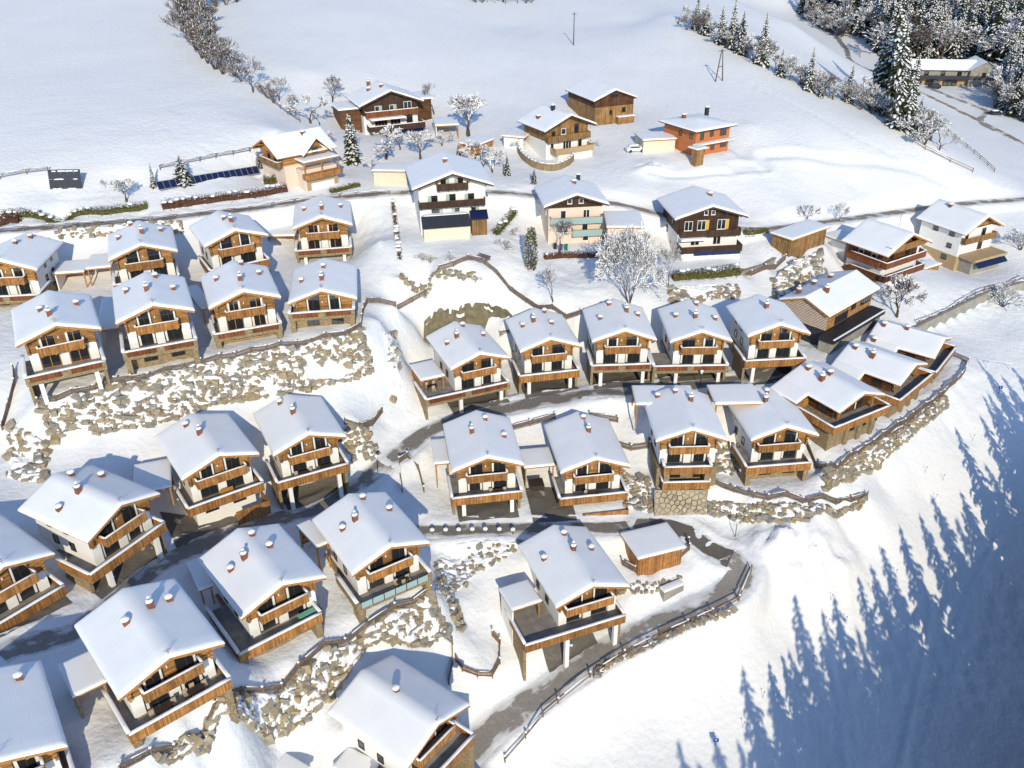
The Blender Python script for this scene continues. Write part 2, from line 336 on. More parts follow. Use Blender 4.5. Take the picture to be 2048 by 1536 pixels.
# ------------------------------------------------------------------ survey data (metres)
# spot heights of the ground, x,y,z
D_CT = [float(v) for v in """-86.2,131.7,30,-86.6,135.7,30,-87,139.4,30.2,-87.4,143.2,30.5,-81.9,132.1,30,-82.4,136.1,30,-82.8,139.9,30.2,-83.2,143.6,30.5,-77.7,132.6,30,-78.1,136.6,30,-78.5,140.4,30.2,-78.9,144.1,30.5,-64.4,134.1,30.2,-65.8,137.7,30.2,-67.2,141.1,30.5,-68.6,144.5,30.8,-60.4,135.7,30.2,-61.9,139.3,30.2,-63.2,142.7,30.5,-64.6,146.1,30.8,-56.4,137.3,30.2,-57.9,140.9,30.2,-59.3,144.3,30.5,-60.7,147.7,30.8,-50.2,138.8,30.2,-52,141.9,30.2,-53.7,144.8,30.6,-55.4,147.7,31,-46.5,140.9,30.2,-48.3,144.1,30.2,-50,147,30.6,-51.7,149.9,31,-42.7,143.1,30.2,-44.6,146.3,30.2,-46.3,149.2,30.6,-48,152.1,31,-38.3,151.4,29.8,-39,155.5,29.8,-39.7,159.3,30.2,-40.4,163.1,30.6,-34.1,152.2,29.8,-34.8,156.3,29.8,-35.5,160.1,30.2,-36.3,163.9,30.6,-29.9,153,29.8,-30.6,157.1,29.8,-31.4,160.9,30.2,-32.1,164.7,30.6,-65.4,105,29.2,-67.3,108.6,29.2,-69.1,112,29.5,-71,115.3,29.8,-61.6,107,29.2,-63.6,110.6,29.2,-65.4,114,29.5,-67.2,117.4,29.8,-57.9,109.1,29.2,-59.8,112.7,29.2,-61.6,116,29.5,-63.5,119.4,29.8,-54.7,111.8,29.2,-56.3,115.6,29.2,-57.9,119.2,29.6,-59.5,122.8,29.9,-50.8,113.5,29.2,-52.4,117.3,29.2,-54,120.9,29.6,-55.6,124.5,29.9,-46.9,115.2,29.2,-48.5,119,29.2,-50.1,122.6,29.6,-51.6,126.2,29.9,-44.2,119.7,29,-45.8,123.5,29,-47.3,127.1,29.4,-48.7,130.7,29.9,-40.3,121.3,29,-41.8,125.1,29,-43.3,128.7,29.4,-44.8,132.3,29.9,-36.3,122.9,29,-37.9,126.7,29,-39.4,130.3,29.4,-40.8,133.9,29.9,-33.6,124.7,29.2,-34.3,128.9,29.2,-34.9,132.8,29.6,-35.5,136.8,29.9,-29.4,125.3,29.2,-30.1,129.5,29.2,-30.7,133.5,29.6,-31.3,137.4,29.9,-25.2,126,29.2,-25.9,130.2,29.2,-26.5,134.1,29.6,-27.1,138,29.9,-41.5,91.8,15.4,-43.7,95,15.4,-45.7,98,18.4,-47.8,101,21.5,-38.1,94.1,15.4,-40.3,97.3,15.4,-42.4,100.3,18.4,-44.5,103.3,21.5,-34.8,96.4,15.4,-37,99.6,15.4,-39,102.6,18.4,-41.1,105.6,21.5,-31.6,99.1,13.7,-33.4,102.5,13.7,-35,105.7,17.1,-36.6,108.8,20.5,-28,100.9,13.7,-29.7,104.3,13.7,-31.3,107.5,17.1,-33,110.7,20.5,-24.4,102.8,13.7,-26.1,106.2,13.7,-27.7,109.4,17.1,-29.3,112.5,20.5,-47.9,78.3,18.6,-51.3,80.2,18.6,-54.5,82,20.3,-57.7,83.8,22,-45.9,81.9,18.6,-49.3,83.8,18.6,-52.5,85.6,20.3,-55.7,87.4,22,-43.9,85.6,18.6,-47.3,87.5,18.6,-50.5,89.2,20.3,-53.7,91,22,-57.5,69.1,19.6,-60.7,71.4,19.6,-63.6,73.6,20.8,-66.6,75.8,22,-55.1,72.4,19.6,-58.2,74.8,19.6,-61.2,77,20.8,-64.1,79.2,22,-52.6,75.8,19.6,-55.7,78.1,19.6,-58.7,80.3,20.8,-61.7,82.5,22,-29.2,71.3,13.2,-31.6,74.4,13.2,-33.9,77.3,14.4,-36.2,80.1,15.6,-25.9,73.9,13.2,-28.4,77,13.2,-30.6,79.8,14.4,-32.9,82.7,15.6,-22.7,76.5,13.2,-25.1,79.6,13.2,-27.4,82.4,14.4,-29.7,85.3,15.6,-18.3,79.1,13,-20.4,82.3,13,-22.4,85.4,13.5,-24.4,88.5,14,-14.8,81.3,13,-16.9,84.6,13,-18.9,87.7,13.5,-20.9,90.7,14,-11.3,83.6,13,-13.5,86.9,13,-15.5,89.9,13.5,-17.5,93,14,-35.9,56.7,18.8,-38.5,59.6,18.8,-40.8,62.4,19.4,-43.2,65.1,20,-32.8,59.4,18.8,-35.3,62.3,18.8,-37.7,65.1,19.4,-40.1,67.8,20,-29.6,62.1,18.8,-32.2,65.1,18.8,-34.5,67.8,19.4,-36.9,70.5,20,-46.9,46.4,18.5,-49.1,49.5,18.5,-51.1,52.4,19.2,-53.1,55.3,20,-43.7,48.7,18.5,-45.8,51.8,18.5,-47.9,54.7,19.2,-49.9,57.6,20,-40.4,51,18.5,-42.6,54.1,18.5,-44.7,57,19.2,-46.7,59.9,20,-11,60.3,2.2,-14,62.6,2.2,-16.8,64.7,4.6,-19.7,66.9,7,-8.5,63.6,2.2,-11.5,65.9,2.2,-14.3,68.1,4.6,-17.1,70.2,7,-5.9,66.9,2.2,-8.9,69.2,2.2,-11.8,71.4,4.6,-14.6,73.5,7,6.1,82,2.6,4.6,85.8,2.6,3.2,89.3,5.9,1.8,92.9,9.2,9.9,83.5,2.6,8.5,87.3,2.6,7.1,90.8,5.9,5.7,94.4,9.2,13.8,85,2.6,12.3,88.8,2.6,10.9,92.3,5.9,9.5,95.9,9.2,18,92.6,6.6,17.4,94.4,6.6,16.8,96,7.3,16.3,97.7,8,20.5,93.5,6.6,19.9,95.3,6.6,19.4,96.9,7.3,18.8,98.5,8,23,94.4,6.6,22.5,96.1,6.6,21.9,97.8,7.3,21.3,99.4,8,-7.6,101.3,10.9,-8.3,105.2,10.9,-8.9,109,12.2,-9.5,112.7,13.5,-3.5,101.9,10.9,-4.2,105.9,10.9,-4.8,109.6,12.2,-5.4,113.3,13.5,0.5,102.6,10.9,-0.1,106.6,10.9,-0.7,110.3,12.2,-1.3,114,13.5,7.8,103.1,10.2,7.2,107.2,10.2,6.6,111,12.1,6.1,114.8,14,11.9,103.8,10.2,11.3,107.8,10.2,10.7,111.6,12.1,10.1,115.5,14,16,104.4,10.2,15.4,108.4,10.2,14.8,112.2,12.1,14.2,116.1,14,21.7,105.9,11.6,21.6,109.9,11.6,21.5,113.7,14.3,21.4,117.5,17,25.9,106,11.6,25.8,110,11.6,25.7,113.8,14.3,25.6,117.6,17,30,106.1,11.6,29.9,110.1,11.6,29.8,113.9,14.3,29.7,117.7,17,36,107.9,11.4,35.6,111.8,11.4,35.1,115.4,14.4,34.7,119.1,17.5,40.2,108.3,11.4,39.7,112.3,11.4,39.3,115.9,14.4,38.8,119.6,17.5,44.3,108.8,11.4,43.8,112.7,11.4,43.4,116.4,14.4,42.9,120.1,17.5,-8.8,121.9,15.7,-10.4,125.6,15.7,-11.8,129.1,16.4,-13.3,132.5,17.2,-5.1,123.4,15.7,-6.7,127.1,15.7,-8.1,130.6,16.4,-9.6,134.1,17.2,-1.5,125,15.7,-3,128.7,15.7,-4.4,132.1,16.4,-5.9,135.6,17.2,2.3,125.9,16.6,1.6,129.7,16.6,0.8,133.2,17.3,0.1,136.7,18,6.3,126.7,16.6,5.5,130.5,16.6,4.8,134,17.3,4.1,137.5,18,10.2,127.5,16.6,9.4,131.3,16.6,8.7,134.8,17.3,8,138.3,18,14,126.7,17.7,13.8,130.6,17.7,13.6,134.2,18.8,13.4,137.8,20,18.3,126.9,17.7,18,130.8,17.7,17.9,134.4,18.8,17.7,138.1,20,22.5,127.1,17.7,22.3,131,17.7,22.1,134.6,18.8,21.9,138.3,20,26.6,126.2,18.2,26.5,130.1,18.2,26.4,133.8,19.1,26.4,137.5,20,30.6,126.2,18.2,30.5,130.2,18.2,30.4,133.8,19.1,30.4,137.5,20,34.6,126.3,18.2,34.5,130.2,18.2,34.5,133.9,19.1,34.4,137.6,20,38.8,125.6,19,38.5,129.3,19,38.2,132.7,19.8,37.9,136.2,20.5,42.9,125.9,19,42.6,129.6,19,42.3,133.1,19.8,42,136.5,20.5,47,126.3,19,46.7,130,19,46.4,133.5,19.8,46.1,136.9,20.5,49,142.9,18.8,53.1,146.7,18.8,57,150.2,19.6,60.9,153.8,20.3,51.7,140,18.8,55.8,143.8,18.8,59.7,147.3,19.6,63.6,150.9,20.3,54.3,137.1,18.8,58.5,140.9,18.8,62.4,144.4,19.6,66.3,148,20.3,49.9,112.7,14.4,48,116,14.4,46.1,119.1,16.3,44.3,122.2,18.2,53.4,114.8,14.4,51.5,118.1,14.4,49.6,121.2,16.3,47.8,124.2,18.2,56.9,116.9,14.4,55,120.1,14.4,53.1,123.2,16.3,51.3,126.3,18.2,62.6,122.2,14.2,60,124.8,14.2,57.6,127.2,16.4,55.2,129.7,18.5,65.5,125,14.2,62.9,127.6,14.2,60.5,130.1,16.4,58.2,132.5,18.5,68.4,127.8,14.2,65.8,130.5,14.2,63.5,132.9,16.4,61.1,135.4,18.5,72.4,132.5,13.6,69.6,134.9,13.6,66.9,137.1,15.8,64.2,139.3,18,74.9,135.6,13.6,72,137.9,13.6,69.3,140.1,15.8,66.6,142.3,18,77.4,138.6,13.6,74.5,140.9,13.6,71.8,143.1,15.8,69.1,145.3,18,-17,156.8,32.6,-17.9,161.5,32.6,-18.7,166,34,-19.6,170.4,35.5,-10.6,158,32.6,-11.5,162.8,32.6,-12.3,167.2,34,-13.2,171.6,35.5,-4.2,159.3,32.6,-5.1,164,32.6,-5.9,168.4,34,-6.8,172.8,35.5,7.3,160.2,29.4,6.8,164.2,29.4,6.3,167.9,30.6,5.9,171.6,31.8,12.5,160.9,29.4,12,164.8,29.4,11.5,168.5,30.6,11.1,172.3,31.8,17.7,161.5,29.4,17.2,165.5,29.4,16.7,169.2,30.6,16.3,172.9,31.8,32.4,161,26.6,31.9,165,26.6,31.4,168.9,27.8,30.9,172.7,29,38.6,161.7,26.6,38.1,165.8,26.6,37.6,169.6,27.8,37.1,173.4,29,44.8,162.5,26.6,44.3,166.6,26.6,43.8,170.4,27.8,43.3,174.2,29,54.9,160.7,26.6,53.9,162,26.6,52.9,163.3,27.1,52,164.6,27.6,59,163.8,26.6,58,165.2,26.6,57,166.4,27.1,56.1,167.7,27.6,63.2,166.9,26.6,62.1,168.3,26.6,61.2,169.5,27.1,60.2,170.8,27.6,72.7,158,19.6,70.9,160.9,19.6,69.1,163.5,20.9,67.4,166.2,22.2,77.8,161.3,19.6,75.9,164.1,19.6,74.2,166.8,20.9,72.4,169.5,22.2,82.8,164.5,19.6,80.9,167.4,19.6,79.2,170.1,20.9,77.4,172.8,22.2,97.7,178.2,15.5,95.8,181.8,15.5,94,185.2,17.2,92.3,188.6,19,102.4,180.6,15.5,100.5,184.2,15.5,98.7,187.6,17.2,96.9,191,19,107,183.1,15.5,105.1,186.7,15.5,103.3,190.1,17.2,101.5,193.5,19,-51.3,176.7,38,-48.2,179.4,38,-45.2,182,38.2,-42.2,184.6,38.5,-48.3,173.2,38,-45.1,175.9,38,-42.1,178.5,38.2,-39.2,181.1,38.5,-45.3,169.7,38,-42.1,172.4,38,-39.1,175,38.2,-36.1,177.6,38.5,-33.7,206.5,39.5,-35.2,210,39.5,-36.6,213.3,40.5,-38,216.5,41.5,-27.5,209.2,39.5,-29,212.7,39.5,-30.4,215.9,40.5,-31.8,219.2,41.5,-21.3,211.8,39.5,-22.8,215.3,39.5,-24.2,218.6,40.5,-25.6,221.9,41.5,8.2,191.4,37.2,6.4,194.7,37.2,4.6,197.9,38.4,2.9,201,39.5,13.3,194.2,37.2,11.4,197.6,37.2,9.7,200.7,38.4,7.9,203.8,39.5,18.3,197.1,37.2,16.4,200.4,37.2,14.7,203.5,38.4,12.9,206.6,39.5,20.6,212.2,40,18.7,216.7,40,16.9,220.9,40.9,15.1,225.1,41.8,25,214.1,40,23.1,218.6,40,21.3,222.8,40.9,19.4,227,41.8,29.4,215.9,40,27.4,220.4,40,25.6,224.6,40.9,23.8,228.9,41.8,40.9,191.8,37.7,38.8,195.2,37.7,36.9,198.5,38.2,34.9,201.7,38.8,45.2,194.4,37.7,43.1,197.9,37.7,41.2,201.1,38.2,39.2,204.3,38.8,49.5,197,37.7,47.4,200.5,37.7,45.5,203.7,38.2,43.5,206.9,38.8,-64.9,103,29.2,-61,105.3,29.2,-56.4,108.4,29.2,-50.2,111.2,29.2,-46.8,113.3,29.2,-43.5,115.3,29.1,-39.4,117.3,29,-35.4,119.3,29,-29,121.6,29.2,-23.9,125,29.3,-62.8,100.8,24.2,-57.4,102.7,24.2,-51.2,104.9,24.1,-48.4,106.9,24,-45.5,109,23.8,-40.5,112,23.7,-35,114,23.5,-29.4,116.3,23.4,-25.7,118.6,23.3,-22,120.8,23.2,-21.4,128.8,28.8,-19.9,124,24,-18.8,120.6,18.5,-24.3,135.6,29.3,-23.5,116.5,21,-20,116.4,16.5,-21.7,110.9,15.5,-25.1,110.5,18.5,-23.3,111.7,19.5,-25.2,112.2,20.5,-68.2,99.8,23,-69.7,104.8,26,-73.2,110.4,28.5,-66.7,94.8,22,-60.6,96.3,22.5,-53.6,101,22.5,-49.4,97.3,20,-61.9,90,21.5,-54.1,66.2,20.3,-52.9,67.3,20,-48.7,69.7,19.3,-46.8,73.8,18.6,-45.4,78,18,-44.1,82.1,17.5,-41,88,16,-38.7,91.4,15.2,-35,94.5,14.6,-30.9,96.7,14,-26.8,99.7,13.5,-22.6,104.8,13.6,-20.6,107.4,13.8,-18.3,109.9,14.2,-15.2,114.3,14.8,-13.1,116.7,15.1,-8.5,119.8,15.6,-4.5,121,16,-0.4,122.1,16.3,5,123.3,16.8,10.5,123.5,17.3,15.9,123.8,17.7,21.8,124.3,18.1,26.4,124.8,18.3,31,125.3,18.5,44.9,128.2,19,-23.5,101.4,13.2,-19.1,100,12,-16.1,98.5,11.4,-12.8,97,10.9,-8.8,97.4,10.8,-4.7,97.8,10.6,-1.2,98.2,10.4,2.4,98.5,10.1,8.9,99.1,9.7,14.7,99.6,9.2,19.9,100.5,8.9,22.9,100.5,8.6,25.7,100,8,28.5,97.7,7.1,31.4,96,6.4,32,93.9,6,31.2,92,5.6,28.2,89.8,5,23.9,88.1,4.2,17.6,85.2,3.1,11.6,82.6,1.9,7.5,80.2,1,3.6,77.6,0.2,-0.1,75.3,-0.5,-2.9,73.4,-1.1,-6.1,70.3,-2,-7.9,68.8,-2.4,-91.6,150.4,36.8,-87.5,151.2,36.8,-83.4,152.1,36.8,-79.3,153,36.8,-75.1,154,36.8,-70.9,154.9,36.8,-66.6,155.7,36.8,-62.5,157.3,36.8,-58.3,158.9,36.8,-54,160.2,36.8,-49.6,161.6,36.8,-45.7,163.5,36.8,-41.8,165.3,36.8,-37.7,166.8,36.8,-33.6,168.2,36.8,-29.8,169.7,36.7,-26.1,171.2,36.6,-21.1,171.9,36.6,-16.2,172.6,36.5,-12.7,172.6,36.4,-9.1,172.7,36.4,-5.6,172.8,36.3,-2.1,172.8,36.2,4,172.9,35.5,7.9,173.1,35,11.9,173.4,34.5,19.8,173.8,33.5,23.7,173.3,32.8,27.6,172.7,32,36.1,171.7,30.6,40.6,171.1,30,48.6,169.8,29,52.2,171.6,28.5,55.8,173.4,28,59,175.3,27.6,62.2,177.2,27.3,65.3,179.1,26.9,68.5,181,26.6,71.7,182.8,26.2,74.9,184.8,25.9,78.1,186.7,25.5,81.3,188.6,25.2,84.5,190.6,24.8,87.7,192.5,24.5,91,194.1,24.3,94.2,195.7,24.1,97.5,197.3,23.9,100.8,198.9,23.7,104,200.5,23.5,107.6,201.7,23.3,111.2,202.9,23.2,114.7,204.1,23,118.3,205.2,22.8,121.9,206.4,22.7,125.5,207.6,22.5,-92.8,152.8,36.9,-89.2,153.6,36.9,-85.6,154.4,36.9,-82,155.2,36.9,-78.3,155.9,36.9,-74.7,156.7,36.9,-71.1,157.5,36.9,-67.5,158.3,36.9,-63.9,159.7,36.9,-60.3,161.1,36.9,-56.7,162.5,36.9,-53.2,163.9,36.9,-49.6,165.3,36.9,-46,166.7,36.9,-42.4,168.2,36.9,-38.4,169.6,36.9,-34.4,171,36.8,-30.4,172.5,36.8,-26.4,173.9,36.8,-22.4,174.1,36.7,-18.3,174.3,36.7,-14.3,174.6,36.6,-10.2,174.8,36.5,-6.2,175,36.5,-2.1,175.2,36.4,-94.3,153.5,33,-83.4,155.9,33,-68.5,156.8,34,-27.5,165.8,35,-94.3,156.6,38.2,-90,157.4,38.2,-85.8,158.3,38.2,-81.5,159.1,38.2,-77.2,160,38.2,-72.8,160.8,38.2,-68.4,161.7,38.2,-64.1,163.1,38.2,-59.7,164.6,38.2,-55.4,166,38.2,-51.6,168.1,38.1,-47.9,170.1,38.1,-44.1,172.2,38,-97.4,165,42,-94,165.9,42,-90.5,166.7,42,-87,167.5,42,-83.6,168.3,42,-80,169.1,42,-76.4,170,42,-72.8,170.8,42.1,-69.2,171.7,42.1,-66.1,173.7,42.2,-63.1,175.8,42.2,-60,177.9,42.3,-57,179.9,42.3,-54,182,42.4,-88.1,164,39.6,-74.8,166.8,39.6,-59.2,170,39.5,-48.9,176.7,40,-37.8,181.4,37.5,-34.4,187,38,-33.4,173.5,37.2,-15.9,154.3,32.4,-8.7,156.5,32.4,-13.7,148.3,31.4,-5.6,148.6,31.2,-24.1,153.1,33.5,-25.4,148.3,31.5,-26.5,142.7,30,-19.6,143.8,30.6,-13.5,144.3,30.6,-9.9,144.4,30.6,-6.4,144.4,30.6,-19.8,144.8,29.4,-24.6,134.4,29.2,-19.7,135.7,28.5,-19.9,140,25,-15.2,144.3,26,-0.3,145.8,26.5,2.6,143.3,26,7.2,140.7,25.5,12.2,139.4,25,-6.5,143.3,25.2,-12.7,142.2,24.8,-0.2,140.5,24.5,-15.5,139.3,18.8,-6.6,140.9,17.9,-17.5,131.5,18,-16.8,137.8,23.5,1.5,142,18.3,-17.5,114.3,15,10.4,159.5,29.3,6.4,154.9,28.6,12.9,152.5,27.5,7.1,148.3,27.3,20.4,141,26.3,7.3,141.9,26.2,25.6,149.6,26.6,17.2,159.8,28.6,28.9,166.7,28,22,168.1,28.6,32.1,155.2,26.2,43,156.7,26,34.8,149.2,25.7,34.4,146.2,24,27.3,142,25,42.5,149.4,23.5,22.2,137,24.5,37.9,145.1,23.5,43.6,155.2,25.6,49.2,158.4,25.8,51.7,160.8,26.1,54.3,163.3,26.4,44.5,156.3,24,50.5,158.9,24,56.8,164.1,24.5,55.3,155.1,24,49.5,150.4,22,57.6,157.1,25.2,65.2,165.1,24,43.8,146,22,49.7,147,21,72.7,155.7,19.4,65.7,162,21,82.1,156,17,88.6,161.6,16.6,74,150.6,17.5,67.4,148.6,18.5,66,139.3,18,68.9,142.1,17.6,71.8,144.9,17.3,74.7,147.7,17,77.7,150.4,16.6,80.6,152.8,16.5,83.5,155.1,16.4,86.4,157.4,16.3,89.3,159.8,16.3,92.2,162.1,16.2,95.1,164.4,16.1,98,166.7,16,102.1,169.1,15.9,106.1,171.4,15.7,110.1,173.8,15.6,67.5,140.3,16.5,70.4,142.9,16,73.3,145.5,15.4,76.2,148.1,14.9,79.1,150.8,14.4,82.1,153.2,14.4,85.2,155.6,14.3,88.3,158,14.3,91.3,160.4,14.3,94.4,162.8,14.2,97.5,165.2,14.2,101.6,167.5,14.1,105.6,169.8,13.9,109.7,172,13.8,107.3,180.8,15.4,113.7,188.4,18,117.6,192.4,19.5,91.4,181,17.5,100.7,174,15.6,47.2,108,14.2,51.3,110,14.2,54.7,112.8,14.2,58.2,115.6,14.2,61.6,118.4,14.2,65.2,121.6,14.1,68.9,124.8,14,72.4,128,14,75.8,131.2,13.9,78.5,134.1,13.8,81.2,137.1,13.8,83.1,140.2,13.8,80.8,142.6,14,46.5,105.2,11,51.1,107.7,11.2,54.2,110,11.3,57.3,112.3,11.4,62,116.6,11.7,65.7,119.8,11.8,69.4,123,11.9,72.4,126.1,12,75.5,129.2,12,78.9,132.4,12.1,82.3,135.7,12.2,85.9,140.7,12.5,47.2,111.6,14.3,44.8,114,14.6,81.3,145.9,14.5,29.7,107.3,11.5,32.9,105.3,11.4,35.5,103.8,11.3,40,103.3,11.2,45.8,103.7,11.1,49.4,104.6,10.7,53.1,105.4,10.3,17.5,105.3,9.8,21,103,8.8,23.9,103.8,8.5,29.3,104.1,7.9,32.9,103.3,7.5,35.5,101.6,7.2,38.9,100.3,7,42.8,101.2,7.2,48.1,103.3,7.6,19.6,119.2,16.2,19.1,113.2,13.5,20.1,108.3,11.8,33.2,114.3,14.5,33.2,111.1,12,15.7,109.8,11.2,46.9,109.1,11.4,-10.4,82.9,13,-14.6,79.9,12.8,-17.8,77,13,-22.3,73.7,13,-24.5,70.6,13,-27.7,67,13.2,-29.2,65.3,15.2,-30.2,60.7,18.2,-32.5,58,18.6,-34.7,55.2,19.1,-36.6,52.9,19.3,-38,49.6,19.4,-8.4,80.7,8.2,-12.8,77.8,8.8,-18,76,9.9,-20.3,72.7,8.8,-21.5,70.4,7.4,-24,67.8,7,-27.3,64.5,7.6,-31.2,58.2,11.4,-33.1,55.3,12,-35,52.3,12.5,-46.5,52.6,19.6,-49.7,63.4,20,-24.2,65.4,5.5,-25.8,62,5,-5.2,87.6,6.8,-8.8,93.2,9,-1.9,92.5,8.6,-4.4,81.3,4.2,-1.2,76.1,0.8,-8,72.6,0.6,-6.4,83.9,6,-11,95.2,10,-4.7,95.9,9.8,0.9,96,9.6,-9.2,89.4,8.8,-2.9,90.4,7.8,-1.9,82.7,3.6,-10.6,79.8,7.6,-6.8,76.4,2.4,15.8,95.4,6.8,19.2,93.6,5.6,22.4,91.3,4.9,25,95.1,6.9,14.6,89.7,4.6,20.6,105.6,9.6,9,101.6,10,-14.7,107.3,12.4,-14.2,101.7,12,-18,104,13,-11.3,100.4,11.2,-11.8,109.7,13.4,2.8,116,14.6,2.7,110.5,11.8,2.8,119.5,16.2,12.4,118.6,16.6,33.3,93.6,4.9,30.6,88.7,4.4,26.7,86.9,3.8,23.1,85.5,3.2,19.5,84.2,2.6,14.4,81.9,1.6,9.8,79.2,0.5,5.5,75.9,-0.8,3.5,74.2,-1.4,-1.2,69.6,-3,-2.5,67.8,-3.4,33.2,88.8,2,29.6,86.9,2,26.1,85.7,1.2,22.6,84.5,0.4,17.4,82.2,-0.6,13.4,80.6,-1.4,7.7,76.6,-2.8,5.1,74.3,-3.6,2.8,71.7,-4.3,0.6,69,-5,30.3,84,0,17.7,78.4,-4,7.5,71.8,-6,23.4,72.3,-7,43,73.3,-8.5,65.7,74.2,-10,39.7,87.1,-2.5,62,89.2,-5,76.2,98,-4,41.7,97.2,3,50.7,102.6,4,65.6,111.6,4.5,84.5,118.9,4,57.5,111,8,74.1,124.6,9.3,91.2,134.8,9,88,141,11.8,99.4,152.6,12,95.7,159.6,13,106,166.2,13.2,38.3,97.2,6.8,44.6,98.8,6.3,44,95.1,3,36.3,93.9,4.2,-27.7,203.9,39.4,-37.7,209,40.2,-18.8,209,39.8,-13.5,197.9,38.2,-21.6,187.4,37.8,-28.5,191.9,38.8,-7.9,197.7,38.2,-3.2,183.9,37,12.1,191.2,37.2,3.2,186.3,36.8,8.5,183.8,36.4,17.4,189.7,36.8,30.5,188.8,36.4,42.6,195.8,37.6,26,198.1,37.8,52.2,198.3,36.4,33.4,186,35,13.6,181.3,36,78.2,197.4,29.5,50.9,180.8,31.5,61.6,180,29.5,105.8,205.7,25.5,66.9,201.7,36.5,81.2,209.6,35.5,56.6,209.3,40.5,34.2,176.6,33,23.9,179,35,93.6,208.1,31,49.4,298.2,54,49.8,294.6,53.6,50.1,290.9,53.2,50.5,287.3,52.8,50.8,283.6,52.4,51.2,279.9,52,53.1,276.6,51.3,55,273.2,50.6,56.9,269.8,49.9,58.8,266.4,49.2,60.7,263,48.6,62.6,259.6,47.9,64.4,256.2,47.2,66.3,252.8,46.5,68.4,249.9,45.6,70.4,246.9,44.7,72.5,244,43.8,74.5,241.1,42.9,76.6,238.1,42,80.6,236.5,40.7,84.7,234.9,39.5,88.8,233.3,38.2,91.6,231.2,37.5,94.5,229.1,36.7,97.3,227,36,99.8,224.2,35,102.2,221.4,34,104.7,218.6,33,108.1,215.1,30.5,111.5,211.7,28,115,208.8,25.8,129,259,26.5,129.5,255.1,26.1,129.9,251.2,25.8,130.4,247.4,25.4,130.9,243.5,25,131.4,239.4,24.5,131.8,235.3,24,132.3,231.1,23.6,132.8,227,23.1,133.3,222.9,22.6,121.5,300.7,30,125.4,299.6,29.4,129.2,298.6,28.8,133.1,297.5,28.1,137,296.5,27.5,137.8,293,27.2,138.6,289.5,26.9,139.5,286,26.6,140.3,282.5,26.3,141.2,279,26,142,275.5,25.8,142.8,272,25.5,143.7,268.5,25.2,144.5,265,24.9,145.3,261.5,24.6,145.6,257.2,24.2,145.9,253,23.9,146.2,248.7,23.5,123,428.2,40,123.9,424.4,39.6,124.8,420.7,39.1,125.7,416.9,38.7,126.6,413.1,38.2,127.6,409.4,37.8,128.5,405.6,37.3,129.4,401.9,36.9,130.3,398.1,36.4,131.3,394.3,36,131,390.7,35.8,130.7,387,35.5,130.4,383.4,35.2,130.1,379.8,35,129.8,376.1,34.8,129.5,372.5,34.5,129.2,368.8,34.2,128.9,365.2,34,128.6,361.6,33.8,128.3,357.9,33.5,128,354.3,33.2,127.7,350.6,33,128.6,346.7,32.6,129.5,342.7,32.2,130.4,338.7,31.8,131.4,334.7,31.4,132.3,330.7,31,133.3,327.1,30.7,134.3,323.6,30.3,135.4,320,30,136.4,316.4,29.7,137.4,312.8,29.3,138.5,309.2,29,139.2,305.7,28.7,140,302.3,28.3,140.7,298.8,28,141.5,295.3,27.7,142.2,291.8,27.3,142.9,288.3,27,143.7,284.8,26.7,144.4,281.3,26.3,145.2,277.8,26,145.6,274.3,25.8,146,270.7,25.6,146.5,267.2,25.4,146.9,263.7,25.1,147.3,260.1,24.9,147.7,256.6,24.7,148.2,253.1,24.5,148.2,315.7,28.5,160.1,307.7,28.3,169,295.2,27.5,177.1,313.5,32,-260,190,49.2,-260,230,54,-260,290,61.2,-260,360,69.6,-260,460,81.6,-180,190,47.6,-180,230,52.4,-180,290,59.6,-180,360,68,-180,460,80,-110,190,46.2,-110,230,51,-110,290,58.2,-110,360,66.6,-110,460,78.6,-50,190,45,-50,230,49.8,-50,290,57,-50,360,65.4,-50,460,77.4,0,250,46.1,0,300,51.1,0,360,57.1,0,460,67.1,40,250,46.1,40,300,51.1,40,360,57.1,40,460,67.1,75,290,50,75,360,56,75,460,64,100,330,47,130,420,40,170,420,48,220,410,52,280,400,54,340,390,56,130,500,62,200,490,80,280,480,90,360,470,90,220,360,36,270,350,36,330,340,38,420,330,50,400,250,24,300,250,22,200,230,20,250,160,12,180,150,11,180,100,4,140,60,-4,250,60,-6,100,30,-10,60,20,-11,0,30,-8,-20,20,0,-60,20,18,-120,20,24,-200,60,30,-200,120,36,-110,90,30,-110,130,32,-75,60,22,-90,40,23,-140,100,34,30,45,-8.5,20,55,-7,0,52,-5,-15,50,2,-30,42,15""".replace("\n","").split(",")]
